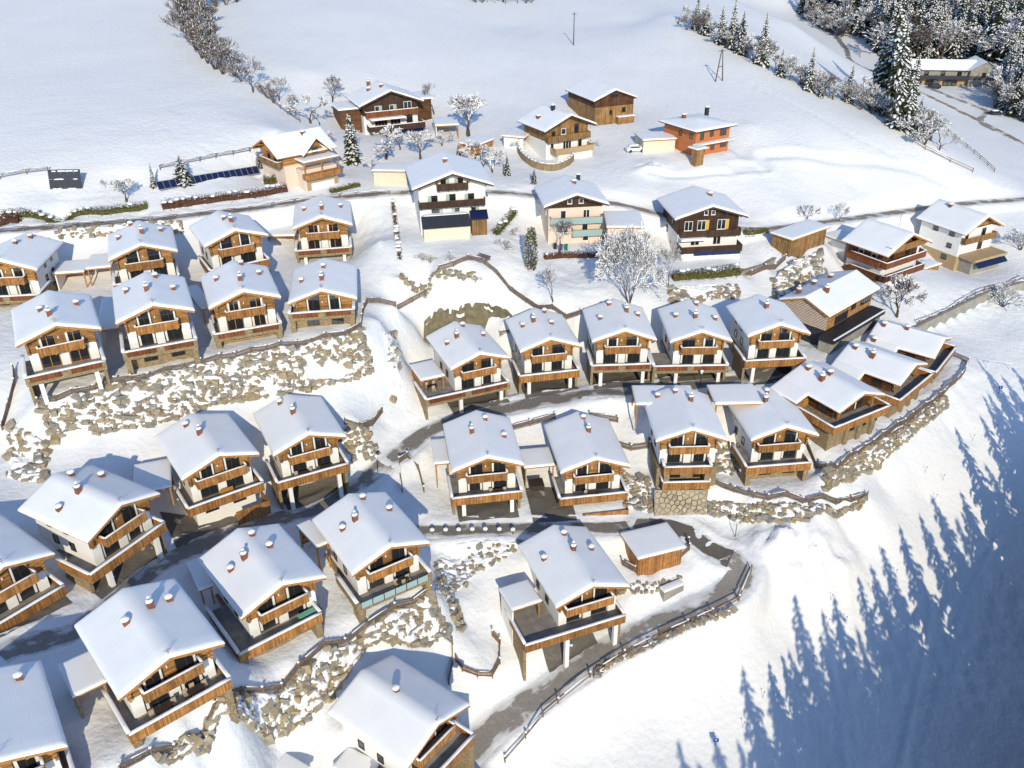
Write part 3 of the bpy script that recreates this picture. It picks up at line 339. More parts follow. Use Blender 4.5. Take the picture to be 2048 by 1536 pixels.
# eave centre x,y,z, yaw, roof width, roof length, ridge ratio, ground level in front and behind
D_HOUSES = {
 'A1': (-81.881, 131.772, 36.917, 6.194, 10.557, 12.571, 0.176, 30, 30.5),
 'A2': (-60.237, 135.339, 38.048, 22.194, 10.589, 12.249, 0.177, 30.2, 30.8),
 'A3': (-46.285, 140.655, 38.52, 30.425, 10.659, 11.285, 0.173, 30.2, 31),
 'A4': (-34.002, 151.829, 36.932, 10.585, 10.533, 12.913, 0.171, 29.8, 30.6),
 'B1': (-61.428, 106.692, 37.517, 28.494, 10.544, 12.786, 0.17, 29.2, 29.8),
 'B2': (-50.603, 113.16, 37.389, 23.641, 10.527, 12.986, 0.174, 29.2, 29.9),
 'B3': (-40.116, 120.934, 35.966, 22.236, 10.53, 12.956, 0.176, 29, 29.9),
 'B4': (-29.366, 124.941, 34.344, 8.703, 10.501, 13.262, 0.168, 29.2, 29.9),
 'C1': (-37.911, 93.805, 24.921, 34.517, 10.143, 12.176, 0.174, 15.4, 21.5),
 'C2': (-27.83, 100.627, 23.524, 27.025, 10.167, 11.884, 0.182, 13.7, 20.5),
 'C3': (-45.597, 81.748, 26.265, 60.825, 10.312, 12.187, 0.177, 18.6, 22),
 'C4': (-54.754, 72.2, 25.401, 53.404, 10.3, 12.3, 0.177, 19.6, 22),
 'D1': (-25.686, 73.614, 21.167, 38.481, 10.307, 12.239, 0.18, 13.2, 15.6),
 'D2': (-14.597, 81.025, 20.241, 33.126, 10.31, 12.209, 0.18, 13, 14),
 'D3': (-32.546, 59.132, 25.628, 40.867, 10.319, 12.097, 0.165, 18.8, 20),
 'D4': (-43.449, 48.412, 24.942, 35.217, 9.888, 11.808, 0.177, 18.5, 20),
 'E1': (-8.202, 63.362, 10.656, 52.46, 10.339, 11.845, 0.18, 2.2, 7),
 'F1': (10.086, 83.103, 11.846, 21.276, 10.264, 12.733, 0.181, 2.6, 9.2),
 'F2': (20.559, 93.333, 9.969, 18.64, 7.371, 5.789, 0.0, 6.6, 8),
 'G1': (-3.488, 101.546, 18.815, 9.254, 10.278, 12.581, 0.182, 10.9, 13.5),
 'G2': (11.951, 103.374, 17.152, 8.513, 10.253, 12.855, 0.178, 10.2, 14),
 'G3': (25.88, 105.623, 20.509, 1.413, 10.275, 12.611, 0.183, 11.6, 17),
 'G4': (40.203, 107.984, 19.292, 6.798, 10.304, 12.28, 0.185, 11.4, 17.5),
 'H1': (-4.994, 123.09, 24.005, 22.703, 9.997, 12.532, 0.178, 15.7, 17.2),
 'H2': (6.339, 126.38, 24.849, 11.573, 10.048, 11.945, 0.18, 16.6, 18),
 'H3': (18.274, 126.535, 26.124, 3.055, 10.481, 12.141, 0.176, 17.7, 20),
 'H4': (30.58, 125.858, 26.215, 0.978, 10.02, 12.279, 0.176, 18.2, 20),
 'H5': (42.918, 125.6, 27.403, 5.003, 10.237, 11.569, 0.178, 19, 20.5),
 'I1': (51.265, 139.609, 25.681, -47.572, 9.89, 17.594, 0.196, 18.8, 20.3),
 'J1': (53.564, 114.505, 21.1, 30.505, 10.13, 11.876, 0.178, 14.4, 18.2),
 'J2': (65.719, 124.752, 20.346, 44.191, 10.13, 11.427, 0.182, 14.2, 18.5),
 'J3': (75.173, 135.351, 19.65, 50.888, 9.8, 11.584, 0.182, 13.6, 18),
 'K1': (-10.502, 157.604, 42.252, 10.818, 15.0, 15.006, 0.172, 32.6, 35.5),
 'K2': (12.544, 160.486, 37.592, 7.111, 12.5, 12.494, 0.17, 29.4, 31.8),
 'K3': (38.603, 161.348, 34.659, 6.98, 14.5, 12.806, 0.158, 26.6, 29),
 'K4': (59.139, 163.664, 30.532, 37.206, 12.32, 5.33, 0.0, 26.6, 27.6),
 'K5': (77.947, 161.004, 28.151, 33.087, 14.0, 10.688, 0.218, 19.6, 22.2),
 'K6': (102.531, 180.282, 24.883, 27.612, 12.48, 12.776, 0.251, 15.5, 19),
 'L1': (-48.621, 172.928, 44.811, -49.322, 11.267, 13.144, 0.243, 38, 38.5),
 'L2': (-27.351, 208.844, 46.487, 23.192, 15.5, 11.867, 0.19, 39.5, 41.5),
 'L3': (13.439, 193.933, 44.168, 29.296, 13.5, 11.894, 0.205, 37.2, 39.5),
 'L4': (25.165, 213.631, 46.116, 23.161, 11.5, 15.309, 0.188, 40, 41.8),
 'L5': (45.415, 194.099, 43.703, 31.24, 12.09, 12.566, 0.0, 37.7, 38.8),
}
# chimneys: x, y on the roof, width, height, kind
D_CHIM = {
 'A2': [(-1.31, 11.04, 0.58, 0.75, 0), (0.37, 5.07, 0.62, 1.05, 1), (-3.5, 6.93, 0.58, 0.75, 0), (3.35, 8.22, 0.58, 0.75, 0)],
 'A3': [(-0.28, 5.78, 0.58, 0.75, 0), (0.48, 4.0, 0.62, 1.05, 1)],
 'A4': [(-3.29, 6.9, 0.58, 0.75, 0), (0.04, 3.41, 0.62, 1.05, 1), (3.44, 7.55, 0.58, 0.75, 0)],
 'A1': [(0.09, 6.87, 0.58, 0.75, 0), (1.16, 10.54, 0.58, 0.75, 0)],
 'B1': [(-1.55, 6.52, 0.58, 0.75, 0), (-0.47, 3.24, 0.62, 1.05, 1), (3.16, 7.6, 0.58, 0.75, 0)],
 'B2': [(-3.31, 8.38, 0.58, 0.75, 0), (-0.45, 5.27, 0.62, 1.05, 1), (3.19, 6.43, 0.58, 0.75, 0), (1.11, 10.67, 0.58, 0.75, 0)],
 'B3': [(-3.2, 7.95, 0.58, 0.75, 0), (0.08, 3.7, 0.62, 1.05, 1), (3.38, 7.89, 0.58, 0.75, 0), (1.14, 11.21, 0.58, 0.75, 0)],
 'B4': [(-3.43, 5.83, 0.58, 0.75, 0), (-0.03, 3.41, 0.62, 1.05, 1), (0.09, 8.6, 0.58, 0.75, 0)],
 'C1': [(-1.33, 9.74, 0.58, 0.75, 0), (-0.51, 6.25, 0.62, 1.05, 1)],
 'C2': [(-1.38, 10.25, 0.58, 0.75, 0), (-0.5, 6.14, 0.62, 1.05, 1)],
 'C3': [(1.07, 10.1, 0.58, 0.75, 0), (3.37, 7.77, 0.58, 0.75, 0), (-0.82, 6.36, 0.62, 1.05, 1), (-3.49, 6.68, 0.58, 0.75, 0)],
 'D1': [(0.93, 10.07, 0.58, 0.75, 0), (1.76, 7.12, 0.58, 0.75, 0), (-1.45, 6.97, 0.62, 1.05, 1), (-3.29, 6.8, 0.58, 0.75, 0)],
 'D2': [(1.22, 10.45, 0.58, 0.75, 0), (-1.38, 7.11, 0.62, 1.05, 1), (3.43, 7.4, 0.58, 0.75, 0), (-3.19, 6.97, 0.58, 0.75, 0)],
 'D3': [(-1.46, 7.19, 0.58, 0.75, 0), (1.24, 7.7, 0.62, 1.05, 1), (3.22, 8.16, 0.58, 0.75, 0)],
 'D4': [(3.0, 9.45, 0.58, 0.75, 0)],
 'E1': [(0.31, 6.46, 0.58, 0.75, 0)],
 'F1': [(-3.46, 7.79, 0.58, 0.75, 0), (0.51, 10.26, 0.58, 0.75, 0), (0.35, 6.88, 0.62, 1.05, 1), (3.19, 7.2, 0.58, 0.75, 0)],
 'G1': [(-1.36, 7.01, 0.62, 1.05, 1), (3.3, 6.11, 0.58, 0.75, 0), (1.06, 10.01, 0.58, 0.75, 0)],
 'G2': [(0.47, 6.95, 0.62, 1.05, 1), (0.51, 10.64, 0.58, 0.75, 0)],
 'G3': [(-3.19, 10.73, 0.58, 0.75, 0), (-0.59, 10.35, 0.58, 0.75, 0), (1.4, 8.29, 0.62, 1.05, 1)],
 'G4': [(-3.45, 8.99, 0.58, 0.75, 0), (-0.54, 7.21, 0.62, 1.05, 1), (0.68, 9.82, 0.58, 0.75, 0)],
 'H1': [(-3.21, 6.84, 0.58, 0.75, 0), (-1.35, 7.24, 0.62, 1.05, 1), (3.39, 7.41, 0.58, 0.75, 0), (0.85, 10.44, 0.58, 0.75, 0)],
 'H2': [(-3.12, 7.01, 0.58, 0.75, 0), (-1.23, 7.11, 0.62, 1.05, 1), (1.53, 5.73, 0.58, 0.75, 0), (1.43, 10.38, 0.58, 0.75, 0)],
 'H3': [(-3.11, 6.1, 0.58, 0.75, 0), (1.52, 7.51, 0.62, 1.05, 1), (3.42, 7.15, 0.58, 0.75, 0), (-1.05, 10.04, 0.58, 0.75, 0)],
 'H4': [(-2.94, 7.13, 0.58, 0.75, 0), (-0.22, 4.65, 0.62, 1.05, 1), (3.56, 6.28, 0.58, 0.75, 0), (1.13, 10.35, 0.58, 0.75, 0)],
 'H5': [(-0.31, 6.02, 0.62, 1.05, 1)],
 'I1': [(-2.62, 2.11, 0.62, 1.05, 1), (-3.31, 8.4, 0.58, 0.75, 0), (-2.33, 12.41, 0.58, 0.75, 0), (1.05, 5.03, 0.62, 1.05, 1)],
 'J1': [(-1.27, 10.04, 0.58, 0.75, 0), (-1.84, 6.71, 0.62, 1.05, 1), (-0.19, 6.68, 0.58, 0.75, 0)],
 'J2': [(-1.23, 9.9, 0.58, 0.75, 0), (-1.81, 6.56, 0.62, 1.05, 1)],
 'J3': [(-1.0, 10.17, 0.58, 0.75, 0), (-5.02, 10.28, 0.58, 0.75, 0), (-0.38, 6.38, 0.58, 0.75, 0)],
 'K1': [(-0.41, 7.27, 0.58, 0.75, 0)],
 'K2': [(0.75, 6.91, 0.58, 0.75, 0), (2.41, 11.22, 0.58, 1.2, 2)],
 'K3': [(1.82, 7.23, 0.58, 0.75, 0)],
 'K6': [(-1.09, 8.81, 0.58, 0.75, 0)],
 'L2': [(-3.42, 7.25, 0.58, 0.75, 0), (-0.82, 5.13, 0.58, 0.75, 0), (-2.22, 11.28, 0.62, 1.05, 1)],
 'L3': [(-4.35, 6.7, 0.58, 0.75, 0), (-0.83, 6.27, 0.58, 1.2, 2)],
 'L1': [(1.19, 8.32, 0.58, 0.75, 0)],
 'L5': [(5.56, 9.55, 0.58, 1.2, 2), (-2.05, 8.69, 0.58, 0.75, 0)],
}
D_ROADS = {
 'r_low': ([(-53.91, 65.88, 20.3), (-52.93, 67.34, 20.0), (-48.65, 69.69, 19.3), (-46.76, 73.79, 18.6), (-44.12, 82.11, 17.5), (-40.96, 88.04, 16.0), (-38.75, 91.39, 15.2), (-35.03, 94.5, 14.6), (-30.95, 96.73, 14.0), (-26.82, 99.69, 13.5), (-22.65, 104.76, 13.6), (-20.62, 107.35, 13.8), (-18.33, 109.88, 14.2), (-16.45, 112.52, 14.6)], 4.4, 'road_slush', 'village_road'),
 'r_up': ([(-17.26, 111.32, 14.4), (-15.21, 114.3, 14.8), (-13.11, 116.68, 15.1), (-8.49, 119.54, 15.6), (-0.44, 121.66, 16.3), (4.96, 122.95, 16.8), (10.44, 123.14, 17.3), (15.86, 123.66, 17.7), (21.8, 124.17, 18.1), (30.93, 124.97, 18.5), (39.28, 125.78, 19.0), (44.9, 128.25, 19.0)], 4.2, 'road_mixed', 'village_road'),
 'r_mid': ([(-23.49, 101.44, 13.2), (-19.09, 100.02, 12.0), (-16.09, 98.46, 11.4), (-12.8, 97.03, 10.9), (-4.72, 97.84, 10.6), (2.4, 98.48, 10.1), (8.88, 99.11, 9.7), (14.72, 99.65, 9.2), (19.96, 100.75, 8.9), (22.93, 100.51, 8.6)], 3.2, 'road_mixed', 'village_road'),
 'r_bend': ([(19.92, 100.52, 8.9), (22.9, 100.28, 8.6), (25.62, 99.73, 8.0), (28.45, 97.44, 7.1), (31.0, 95.96, 6.4)], 4.2, 'road_wet', 'village_road'),
 'r_down': ([(30.59, 96.38, 6.5), (32.0, 93.88, 6.0), (31.19, 91.99, 5.6), (28.16, 89.8, 5.0), (23.87, 88.1, 4.2), (17.64, 85.22, 3.1), (11.56, 82.56, 1.9), (7.54, 80.21, 1.0), (3.62, 77.62, 0.2), (-0.1, 75.29, -0.5), (-2.85, 73.39, -1.1), (-6.11, 70.29, -2.0), (-9.02, 67.74, -2.8)], 5.0, 'road_snowy', 'village_road'),
 'r_far': ([(142.89, 311.62, 29.0), (144.78, 303.69, 28.4), (148.45, 292.71, 27.4), (151.31, 282.97, 26.8), (145.15, 274.45, 26.0), (144.86, 263.86, 25.2)], 3, 'road_snowy', 'house_drive'),
 'r_main': ([(-96.38, 149.25, 36.8), (-91.63, 150.43, 36.8), (-83.4, 152.07, 36.8), (-75.14, 154.02, 36.8), (-66.59, 155.72, 36.8), (-58.33, 158.9, 36.8), (-49.63, 161.6, 36.8), (-41.84, 165.32, 36.8), (-33.58, 168.22, 36.8), (-26.1, 171.23, 36.6), (-16.2, 172.59, 36.5), (-2.09, 172.83, 36.2), (3.97, 172.91, 35.5), (19.85, 173.82, 33.5), (31.53, 172.19, 31.3), (40.63, 171.11, 30.0), (48.61, 169.83, 29.0), (55.8, 173.37, 28.0), (71.68, 182.85, 26.2), (87.72, 192.51, 24.5), (104.02, 200.52, 23.5), (125.46, 207.61, 22.5), (136.41, 211.27, 22.0)], 3.4, 'road_grit', 'main_road'),
 'far_strip': ([(134.95, 325.42, 30.2), (137.48, 306.75, 29.0), (140.95, 290.55, 27.6), (144.54, 276.48, 26.0), (146.33, 263.81, 25.2), (147.61, 251.94, 24.5), (149.01, 240.39, 24.0)], 2.6, 'road_grit', 'forest_road'),
 'far_road': ([(145.15, 463.93, 38.0), (138.25, 417.42, 37.0), (132.15, 364.18, 33.6), (127.03, 342.74, 32.5), (129.79, 328.87, 31.0)], 3, 'road_mixed', 'forest_road'),
}
D_TRACKS = [([(49.46, 190.66, 35.71), (53.3, 192.75, 35.42), (56.9, 193.48, 34.85), (56.97, 198.02, 36.2), (61.57, 199.06, 36.11), (73.15, 202.21, 34.23), (86.65, 206.26, 32.18), (97.4, 208.06, 29.77), (103.68, 207.29, 27.26), (112.56, 207.12, 25.26), (117.58, 210.06, 25.31)], 1.3, 0.4), ([(63.07, 237.93, 44.06), (73.24, 226.05, 40.77), (82.83, 214.88, 36.56), (94.14, 209.98, 31.69), (106.61, 208.41, 27.14)], 0.7, 0.25), ([(30.09, 185.87, 35.6), (38.79, 186.15, 35.22), (49.13, 188.87, 35.11), (56.67, 192.45, 34.58)], 0.8, 0.3), ([(29.76, 289.9, 50.83), (46.64, 259.52, 48.2), (56.36, 251.38, 46.82)], 0.5, 0.12), ([(-58.34, 170.22, 39.43), (-54.86, 175.91, 39.75), (-63.85, 181.31, 44.0)], 0.4, 0.12), ([(-25.57, 166.01, 34.92), (-24.34, 158.49, 32.51), (-22.7, 148.21, 31.51), (-23.54, 143.14, 29.77)], 0.35, 0.22), ([(7.1, 148.26, 27.33), (11.47, 145.2, 27.12), (16.96, 146.22, 27.12), (19.36, 143.13, 26.5)], 0.35, 0.2), ([(-6.61, 90.14, 8.07), (-5.53, 87.49, 6.94), (-6.42, 84.37, 6.4), (-5.38, 81.37, 4.98)], 0.3, 0.2), ([(-48.49, 101.74, 21.92), (-43.14, 104.7, 21.59), (-37.22, 109.35, 21.11)], 0.3, 0.2), ([(-14.7, 149.88, 31.74), (-9.11, 147.36, 32.2), (-4.25, 148.16, 30.4), (-2.0, 147.95, 29.01)], 0.35, 0.2), ([(83.84, 154.62, 15.5), (91.71, 160.77, 14.73), (100.65, 166.47, 14.29)], 0.4, 0.25), ([(36.62, 95.64, 5.4), (40.58, 92.51, 1.64), (43.32, 87.83, -2.34), (43.83, 81.2, -5.69), (42.31, 73.19, -8.38)], 0.4, 0.2), ([(72.35, 120.07, 8.32), (65.43, 103.77, 0.93), (58.13, 88.75, -4.47), (49.56, 73.46, -8.82)], 0.4, 0.2), ([(82.58, 114.16, 2.4), (70.16, 100.98, -1.65), (59.24, 85.58, -5.97), (52.21, 73.55, -8.98)], 0.3, 0.15), ([(17.59, 77.26, -4.52), (24.68, 81.91, -1.47), (30.65, 86.2, 1.39)], 0.3, 0.18), ([(-86.92, 161.13, 39.04), (-79.77, 162.16, 39.13), (-74.75, 163.85, 39.04)], 0.3, 0.18)]
D_MOUNDS = [(39.4, 98.2, 6, 1.3), (44.6, 98.6, 5, 1.2), (42.4, 97.2, 5, 0.8), (37.4, 99.3, 4, 0.9), (48.6, 98.6, 4, 0.8), (-4.4, 79.5, 3, 0.8), (31.6, 189.0, 4, 0.9), (29.1, 186.7, 3, 0.7), (-5.8, 86.6, 4, 0.5), (-2.6, 93.9, 3, 0.4), (12.6, 122.2, 3, 0.6), (16.2, 120.6, 3, 0.7), (-25.5, 89.4, 2, 0.6), (-23.0, 111.3, 3, 0.5)]
D_APRONS = [([(-7.77, 99.23), (0.91, 100.64), (-0.31, 108.14), (-8.99, 106.73)], 'road_wet'), ([(2.88, 99.79), (9.31, 100.75), (8.24, 107.87), (1.82, 106.91)], 'road_wet'), ([(-8.99, 119.68), (-0.32, 123.31), (-2.71, 129.03), (-11.38, 125.4)], 'road_wet'), ([(2.29, 123.71), (11.11, 125.52), (9.83, 131.79), (1.01, 129.98)], 'road_wet'), ([(13.58, 124.48), (23.36, 125.0), (23.02, 131.4), (13.24, 130.87)], 'road_wet'), ([(24.61, 124.16), (35.41, 124.34), (35.3, 130.54), (24.5, 130.35)], 'road_wet'), ([(38.59, 123.41), (47.86, 124.23), (47.3, 130.6), (38.03, 129.79)], 'road_wet'), ([(-43.26, 87.46), (-35.84, 92.56), (-39.58, 98.0), (-47.0, 92.9)], 'road_wet'), ([(-30.84, 96.62), (-22.73, 100.76), (-25.73, 106.64), (-33.84, 102.5)], 'road_wet'), ([(-46.43, 75.34), (-41.55, 84.07), (-47.49, 87.39), (-52.36, 78.65)], 'road_wet'), ([(-55.83, 67.39), (-50.41, 74.7), (-55.54, 78.52), (-60.97, 71.21)], 'road_wet'), ([(5.66, 77.94), (12.64, 80.67), (10.03, 87.37), (3.04, 84.65)], 'road_wet')]
D_EMB = [
 ('long snowy boulder embankment below the upper left chalets', [(-64.86, 103.01), (-61.05, 105.25), (-56.38, 108.41), (-50.24, 111.25), (-43.45, 115.32), (-35.42, 119.27), (-28.95, 121.64), (-23.85, 125.05)], [(-62.79, 100.78), (-57.4, 102.71), (-51.22, 104.85), (-45.49, 109.04), (-40.46, 111.97), (-34.99, 113.98), (-29.41, 116.33), (-21.99, 120.82)], (0.36, 0.78), 900, 3, {'snow': 0.56, 'gap': 0.46, 'out': 0.08}),
 ('snowy boulder bank below the lower left chalets and fence', [(-10.42, 82.95), (-14.62, 79.87), (-17.77, 77.03), (-22.27, 73.74), (-24.48, 70.61), (-27.66, 66.99), (-29.16, 65.33), (-30.24, 60.72), (-34.66, 55.24)], [(-8.42, 80.68), (-12.84, 77.81), (-18.03, 76.01), (-20.26, 72.72), (-21.47, 70.36), (-23.99, 67.83), (-27.27, 64.45), (-29.72, 60.9), (-32.75, 56.95)], (0.36, 0.8), 760, 5, {'snow': 0.6, 'gap': 0.48, 'out': 0.08}),
 ('curved boulder wall under the picket fence beside the ski run', [(29.17, 105.03), (32.78, 104.49), (35.4, 103.26), (39.86, 102.51), (45.59, 102.92), (52.17, 104.72)], [(29.34, 104.11), (32.94, 103.26), (35.49, 101.61), (38.86, 100.32), (42.81, 101.16), (48.15, 103.28), (52.96, 105.56)], (0.34, 0.7), 440, 7, {'snow': 0.52, 'gap': 0.44, 'out': 0.1}),
 ('tan boulder wall below the far right chalet terrace', [(47.17, 107.56), (51.5, 110.13), (61.61, 117.99), (68.86, 124.34), (74.54, 129.69)], [(46.53, 105.18), (51.09, 107.74), (57.26, 112.25), (62.03, 116.64), (73.89, 127.53)], (0.34, 0.66), 290, 9, {'snow': 0.48, 'gap': 0.44, 'out': 0.12}),
 ('strip of stones along the outer side of the descending road', [(29.71, 87.5), (22.75, 85.57), (17.47, 83.12), (13.49, 81.58), (10.47, 79.99)], [(29.69, 87.17), (22.66, 84.72), (17.44, 82.48), (13.47, 81.04), (10.42, 79.05)], (0.3, 0.55), 90, 11, {'snow': 0.3, 'gap': 0.55, 'out': 0.3}),
 ('scattered stones on the snow slope below the row of bollards', [(-10.88, 94.12), (-4.67, 95.1), (1.63, 95.48)], [(-10.31, 83.6), (-5.28, 91.04), (-1.18, 93.17)], (0.25, 0.55), 60, 13, {'snow': 0.4, 'gap': 0.9, 'out': 0.2}),
 ('stones on the bank between the two three storey chalets', [(32.01, 114.29), (35.67, 114.35)], [(30.21, 109.63), (33.88, 108.94)], (0.3, 0.6), 40, 15, {'snow': 0.4, 'gap': 0.7, 'out': 0.25}),
 ('stone bank left of the masonry wall below the middle chalets', [(16.52, 110.51), (20.78, 107.93)], [(16.63, 103.99), (20.68, 103.32)], (0.3, 0.65), 55, 17, {'snow': 0.3, 'gap': 0.6, 'out': 0.25}),
 ('low dry stone edge of the garden below the white house', [(-19.84, 145.7), (-13.5, 144.89), (-6.39, 144.77)], [(-19.6, 143.55), (-13.48, 144.1), (-6.4, 144.28)], (0.3, 0.5), 60, 19, {'snow': 0.15, 'gap': 0.5, 'out': 0.4}),
 ('snowy rock face beside the long timber shed', [(50.07, 155.33), (56.54, 160.51), (61.75, 164.65)], [(48.66, 148.77), (55.14, 154.31), (61.65, 159.92)], (0.4, 0.95), 75, 21, {'snow': 0.5, 'gap': 0.65, 'out': 0.2}),
 ('stone bank behind the highest chalet row below the road', [(-81.22, 150.44), (-67.07, 153.66), (-60.27, 155.35)], [(-80.96, 149.42), (-66.76, 152.39), (-60.05, 154.24)], (0.3, 0.6), 60, 23, {'snow': 0.5, 'gap': 0.6, 'out': 0.25}),
 ('stones below the curved fence right of the embankment', [(-25.89, 110.4), (-21.75, 112.47)], [(-24.34, 108.47), (-20.22, 110.88)], (0.35, 0.75), 36, 25, {'snow': 0.4, 'gap': 0.6, 'out': 0.25}),
 ('brown stones showing through the snow gully', [(-20.96, 127.94), (-19.55, 123.18), (-19.1, 120.26)], [(-19.68, 133.05), (-18.17, 124.69), (-18.0, 120.87)], (0.3, 0.7), 22, 27, {'snow': 0.4, 'gap': 0.9, 'out': 0.1}),
 ('row of dark stones edging the snow slope beside the glazed terrace chalet', [(-10.12, 86.11), (-8.55, 83.84), (-7.25, 81.81)], [(-9.47, 88.08), (-7.58, 85.31), (-6.36, 82.79)], (0.3, 0.65), 34, 29, {'snow': 0.3, 'gap': 0.6, 'out': 0.2}),
 ('small rocks on the bank below the garage annex and hut', [(14.07, 91.74), (18.18, 91.62), (23.27, 93.03)], [(13.66, 90.9), (18.04, 90.3), (23.48, 92.03)], (0.25, 0.5), 34, 31, {'snow': 0.4, 'gap': 0.7, 'out': 0.3}),
 ('stone wall below the evergreen hedge of the brown house', [(28.58, 147.64), (34.85, 149.24), (42.45, 151.57)], [(28.41, 143.27), (34.32, 145.49), (42.39, 148.7)], (0.35, 0.7), 60, 33, {'snow': 0.4, 'gap': 0.6, 'out': 0.25}),
 ('shaded boulders at the far left end of the embankment', [(-69.78, 103.11), (-65.96, 100.81), (-63.5, 99.99)], [(-67.68, 95.64), (-64.61, 94.7), (-61.89, 94.58)], (0.4, 0.8), 46, 35, {'snow': 0.5, 'gap': 0.7, 'out': 0.2}),
]
D_FENCE = [
 ('picket fence on top of the long boulder embankment', [(-64.86, 103.01), (-61.05, 105.25), (-56.38, 108.41), (-50.24, 111.25), (-43.45, 115.32), (-35.42, 119.27), (-28.95, 121.64), (-23.85, 125.05)], {}),
 ('picket fence along the edge above the lower left boulder bank', [(-10.42, 82.95), (-14.62, 79.87), (-17.77, 77.03), (-22.27, 73.74), (-24.48, 70.61), (-27.66, 66.99), (-29.16, 65.33), (-30.24, 60.72), (-34.66, 55.24), (-36.63, 52.94)], {}),
 ('picket fence above the curved boulder wall', [(29.74, 107.25), (32.95, 105.33), (35.5, 103.83), (40.02, 103.3), (45.75, 103.71), (53.08, 105.41)], {}),
 ('picket fence around the far right chalet terrace', [(45.26, 115.53), (47.17, 107.98), (51.32, 110.04), (61.61, 118.38), (68.89, 124.79), (75.81, 131.22), (81.18, 137.06), (83.08, 140.24), (80.8, 142.63)], {}),
 ('long curving picket fence across the snow below the white house', [(-19.93, 140.0), (-15.21, 144.33), (-10.22, 145.31), (-5.14, 148.14), (-0.31, 145.77), (2.63, 143.3), (7.25, 140.67), (12.19, 139.35)], {}),
 ('short picket fence right of the low chalet above the embankment', [(-23.85, 125.05), (-24.14, 134.44), (-19.71, 135.68)], {}),
 ('timber rail fence along the outer edge of the descending road', [(33.35, 93.64), (30.58, 88.67), (26.66, 86.89), (19.46, 84.16), (14.39, 81.86), (9.75, 79.23), (5.48, 75.94), (3.52, 74.24), (-1.25, 69.6)], {'kind': 'rail', 'mat_': 'rail_wood', 'step': 3}),
 ('snow capped rail fence beside the upper main road', [(-91.42, 149.63), (-83.11, 151.03), (-74.79, 152.8), (-66.42, 154.84), (-58.02, 157.48), (-49.43, 160.37), (-41.86, 164.84), (-33.58, 167.75), (-24.04, 170.58)], {'kind': 'rail', 'step': 3, 'snow': 1}),
 ('rail fence at the lower edge of the big left meadow', [(-97.45, 165.04), (-93.08, 166.9), (-89.5, 168.13)], {'kind': 'rail', 'step': 3, 'snow': 0.9}),
 ('rail fence from the meadow to the house with dormer', [(-68.91, 170.95), (-62.5, 175.78), (-53.98, 182.0)], {'kind': 'rail', 'step': 3, 'snow': 0.9}),
 ('curved picket fence round the snow bed beside the junction', [(-16.25, 104.04), (-17.03, 108.51), (-16.05, 110.35), (-14.19, 108.54), (-13.17, 104.74)], {}),
 ('picket fence behind the paired chalets under the upper road', [(-0.38, 116.89), (2.8, 117.54), (6.83, 118.77)], {}),
 ('picket fence stepping down beside the three balcony chalet', [(12.37, 118.35), (16.75, 117.98)], {}),
 ('lower picket fence left of the three balcony chalet', [(15.71, 114.78), (18.45, 113.31), (21.37, 113.24)], {}),
 ('picket fence loop below the garage annex beside the road', [(-2.85, 83.38), (-1.86, 82.67), (-1.86, 80.13), (-2.81, 78.46), (-4.69, 77.8), (-6.56, 77.99), (-7.37, 78.59)], {'mat_': 'rail_wood', 'snow': 0.1}),
 ('picket fence behind the chalet at the bottom edge', [(-8.73, 80.04), (-7.81, 79.9), (-7.73, 78.24), (-8.18, 76.28)], {'snow': 0.1}),
 ('picket fence round the small flat roofed hut', [(15.35, 94.48), (16.99, 93.36), (19.86, 93.75), (22.83, 94.95), (25.04, 96.48), (25.1, 97.76)], {}),
 ('picket fence bordering the curved bed right of the embankment', [(-25.17, 111.36), (-23.02, 111.46), (-21.54, 114.03), (-20.42, 117.57)], {}),
 ('rail fence along the concrete wall below the field', [(77.75, 150.67), (86.94, 157.72), (98.16, 167.03), (110.19, 174.09)], {'kind': 'rail', 'mat_': 'rail_wood', 'step': 3}),
 ('dark rail fence along the drop of the right meadow', [(98.84, 220.36), (102.58, 216.18), (108.39, 213.95), (114.06, 212.98)], {'kind': 'rail', 'mat_': 'rail_wood', 'step': 4, 'snow': 0.3}),
 ('rail fence running down to the stream bridge', [(127.39, 260.74), (125.73, 245.31), (124.4, 230.28), (123.11, 219.63)], {'kind': 'rail', 'mat_': 'rail_wood', 'step': 4, 'snow': 0.2}),
 ('fence of posts along the field hedge down to the dormer house', [(-60.04, 216.13), (-55.35, 210.3), (-50.95, 205.26), (-47.51, 201.79)], {'kind': 'rail', 'step': 3, 'snow': 0.5}),
 ('picket fence at the left edge beside the shaded bank', [(-70.66, 102.53), (-70.87, 106.16), (-71.22, 109.21), (-72.67, 112.32)], {}),
 ('picket fence behind the chalets above the bare concrete slope', [(-2.05, 138.92), (0.61, 139.1)], {}),
 ('picket fence at the foot of the snowy rock face', [(43.12, 155.15), (49.04, 157.52), (53.48, 160.16)], {}),
]
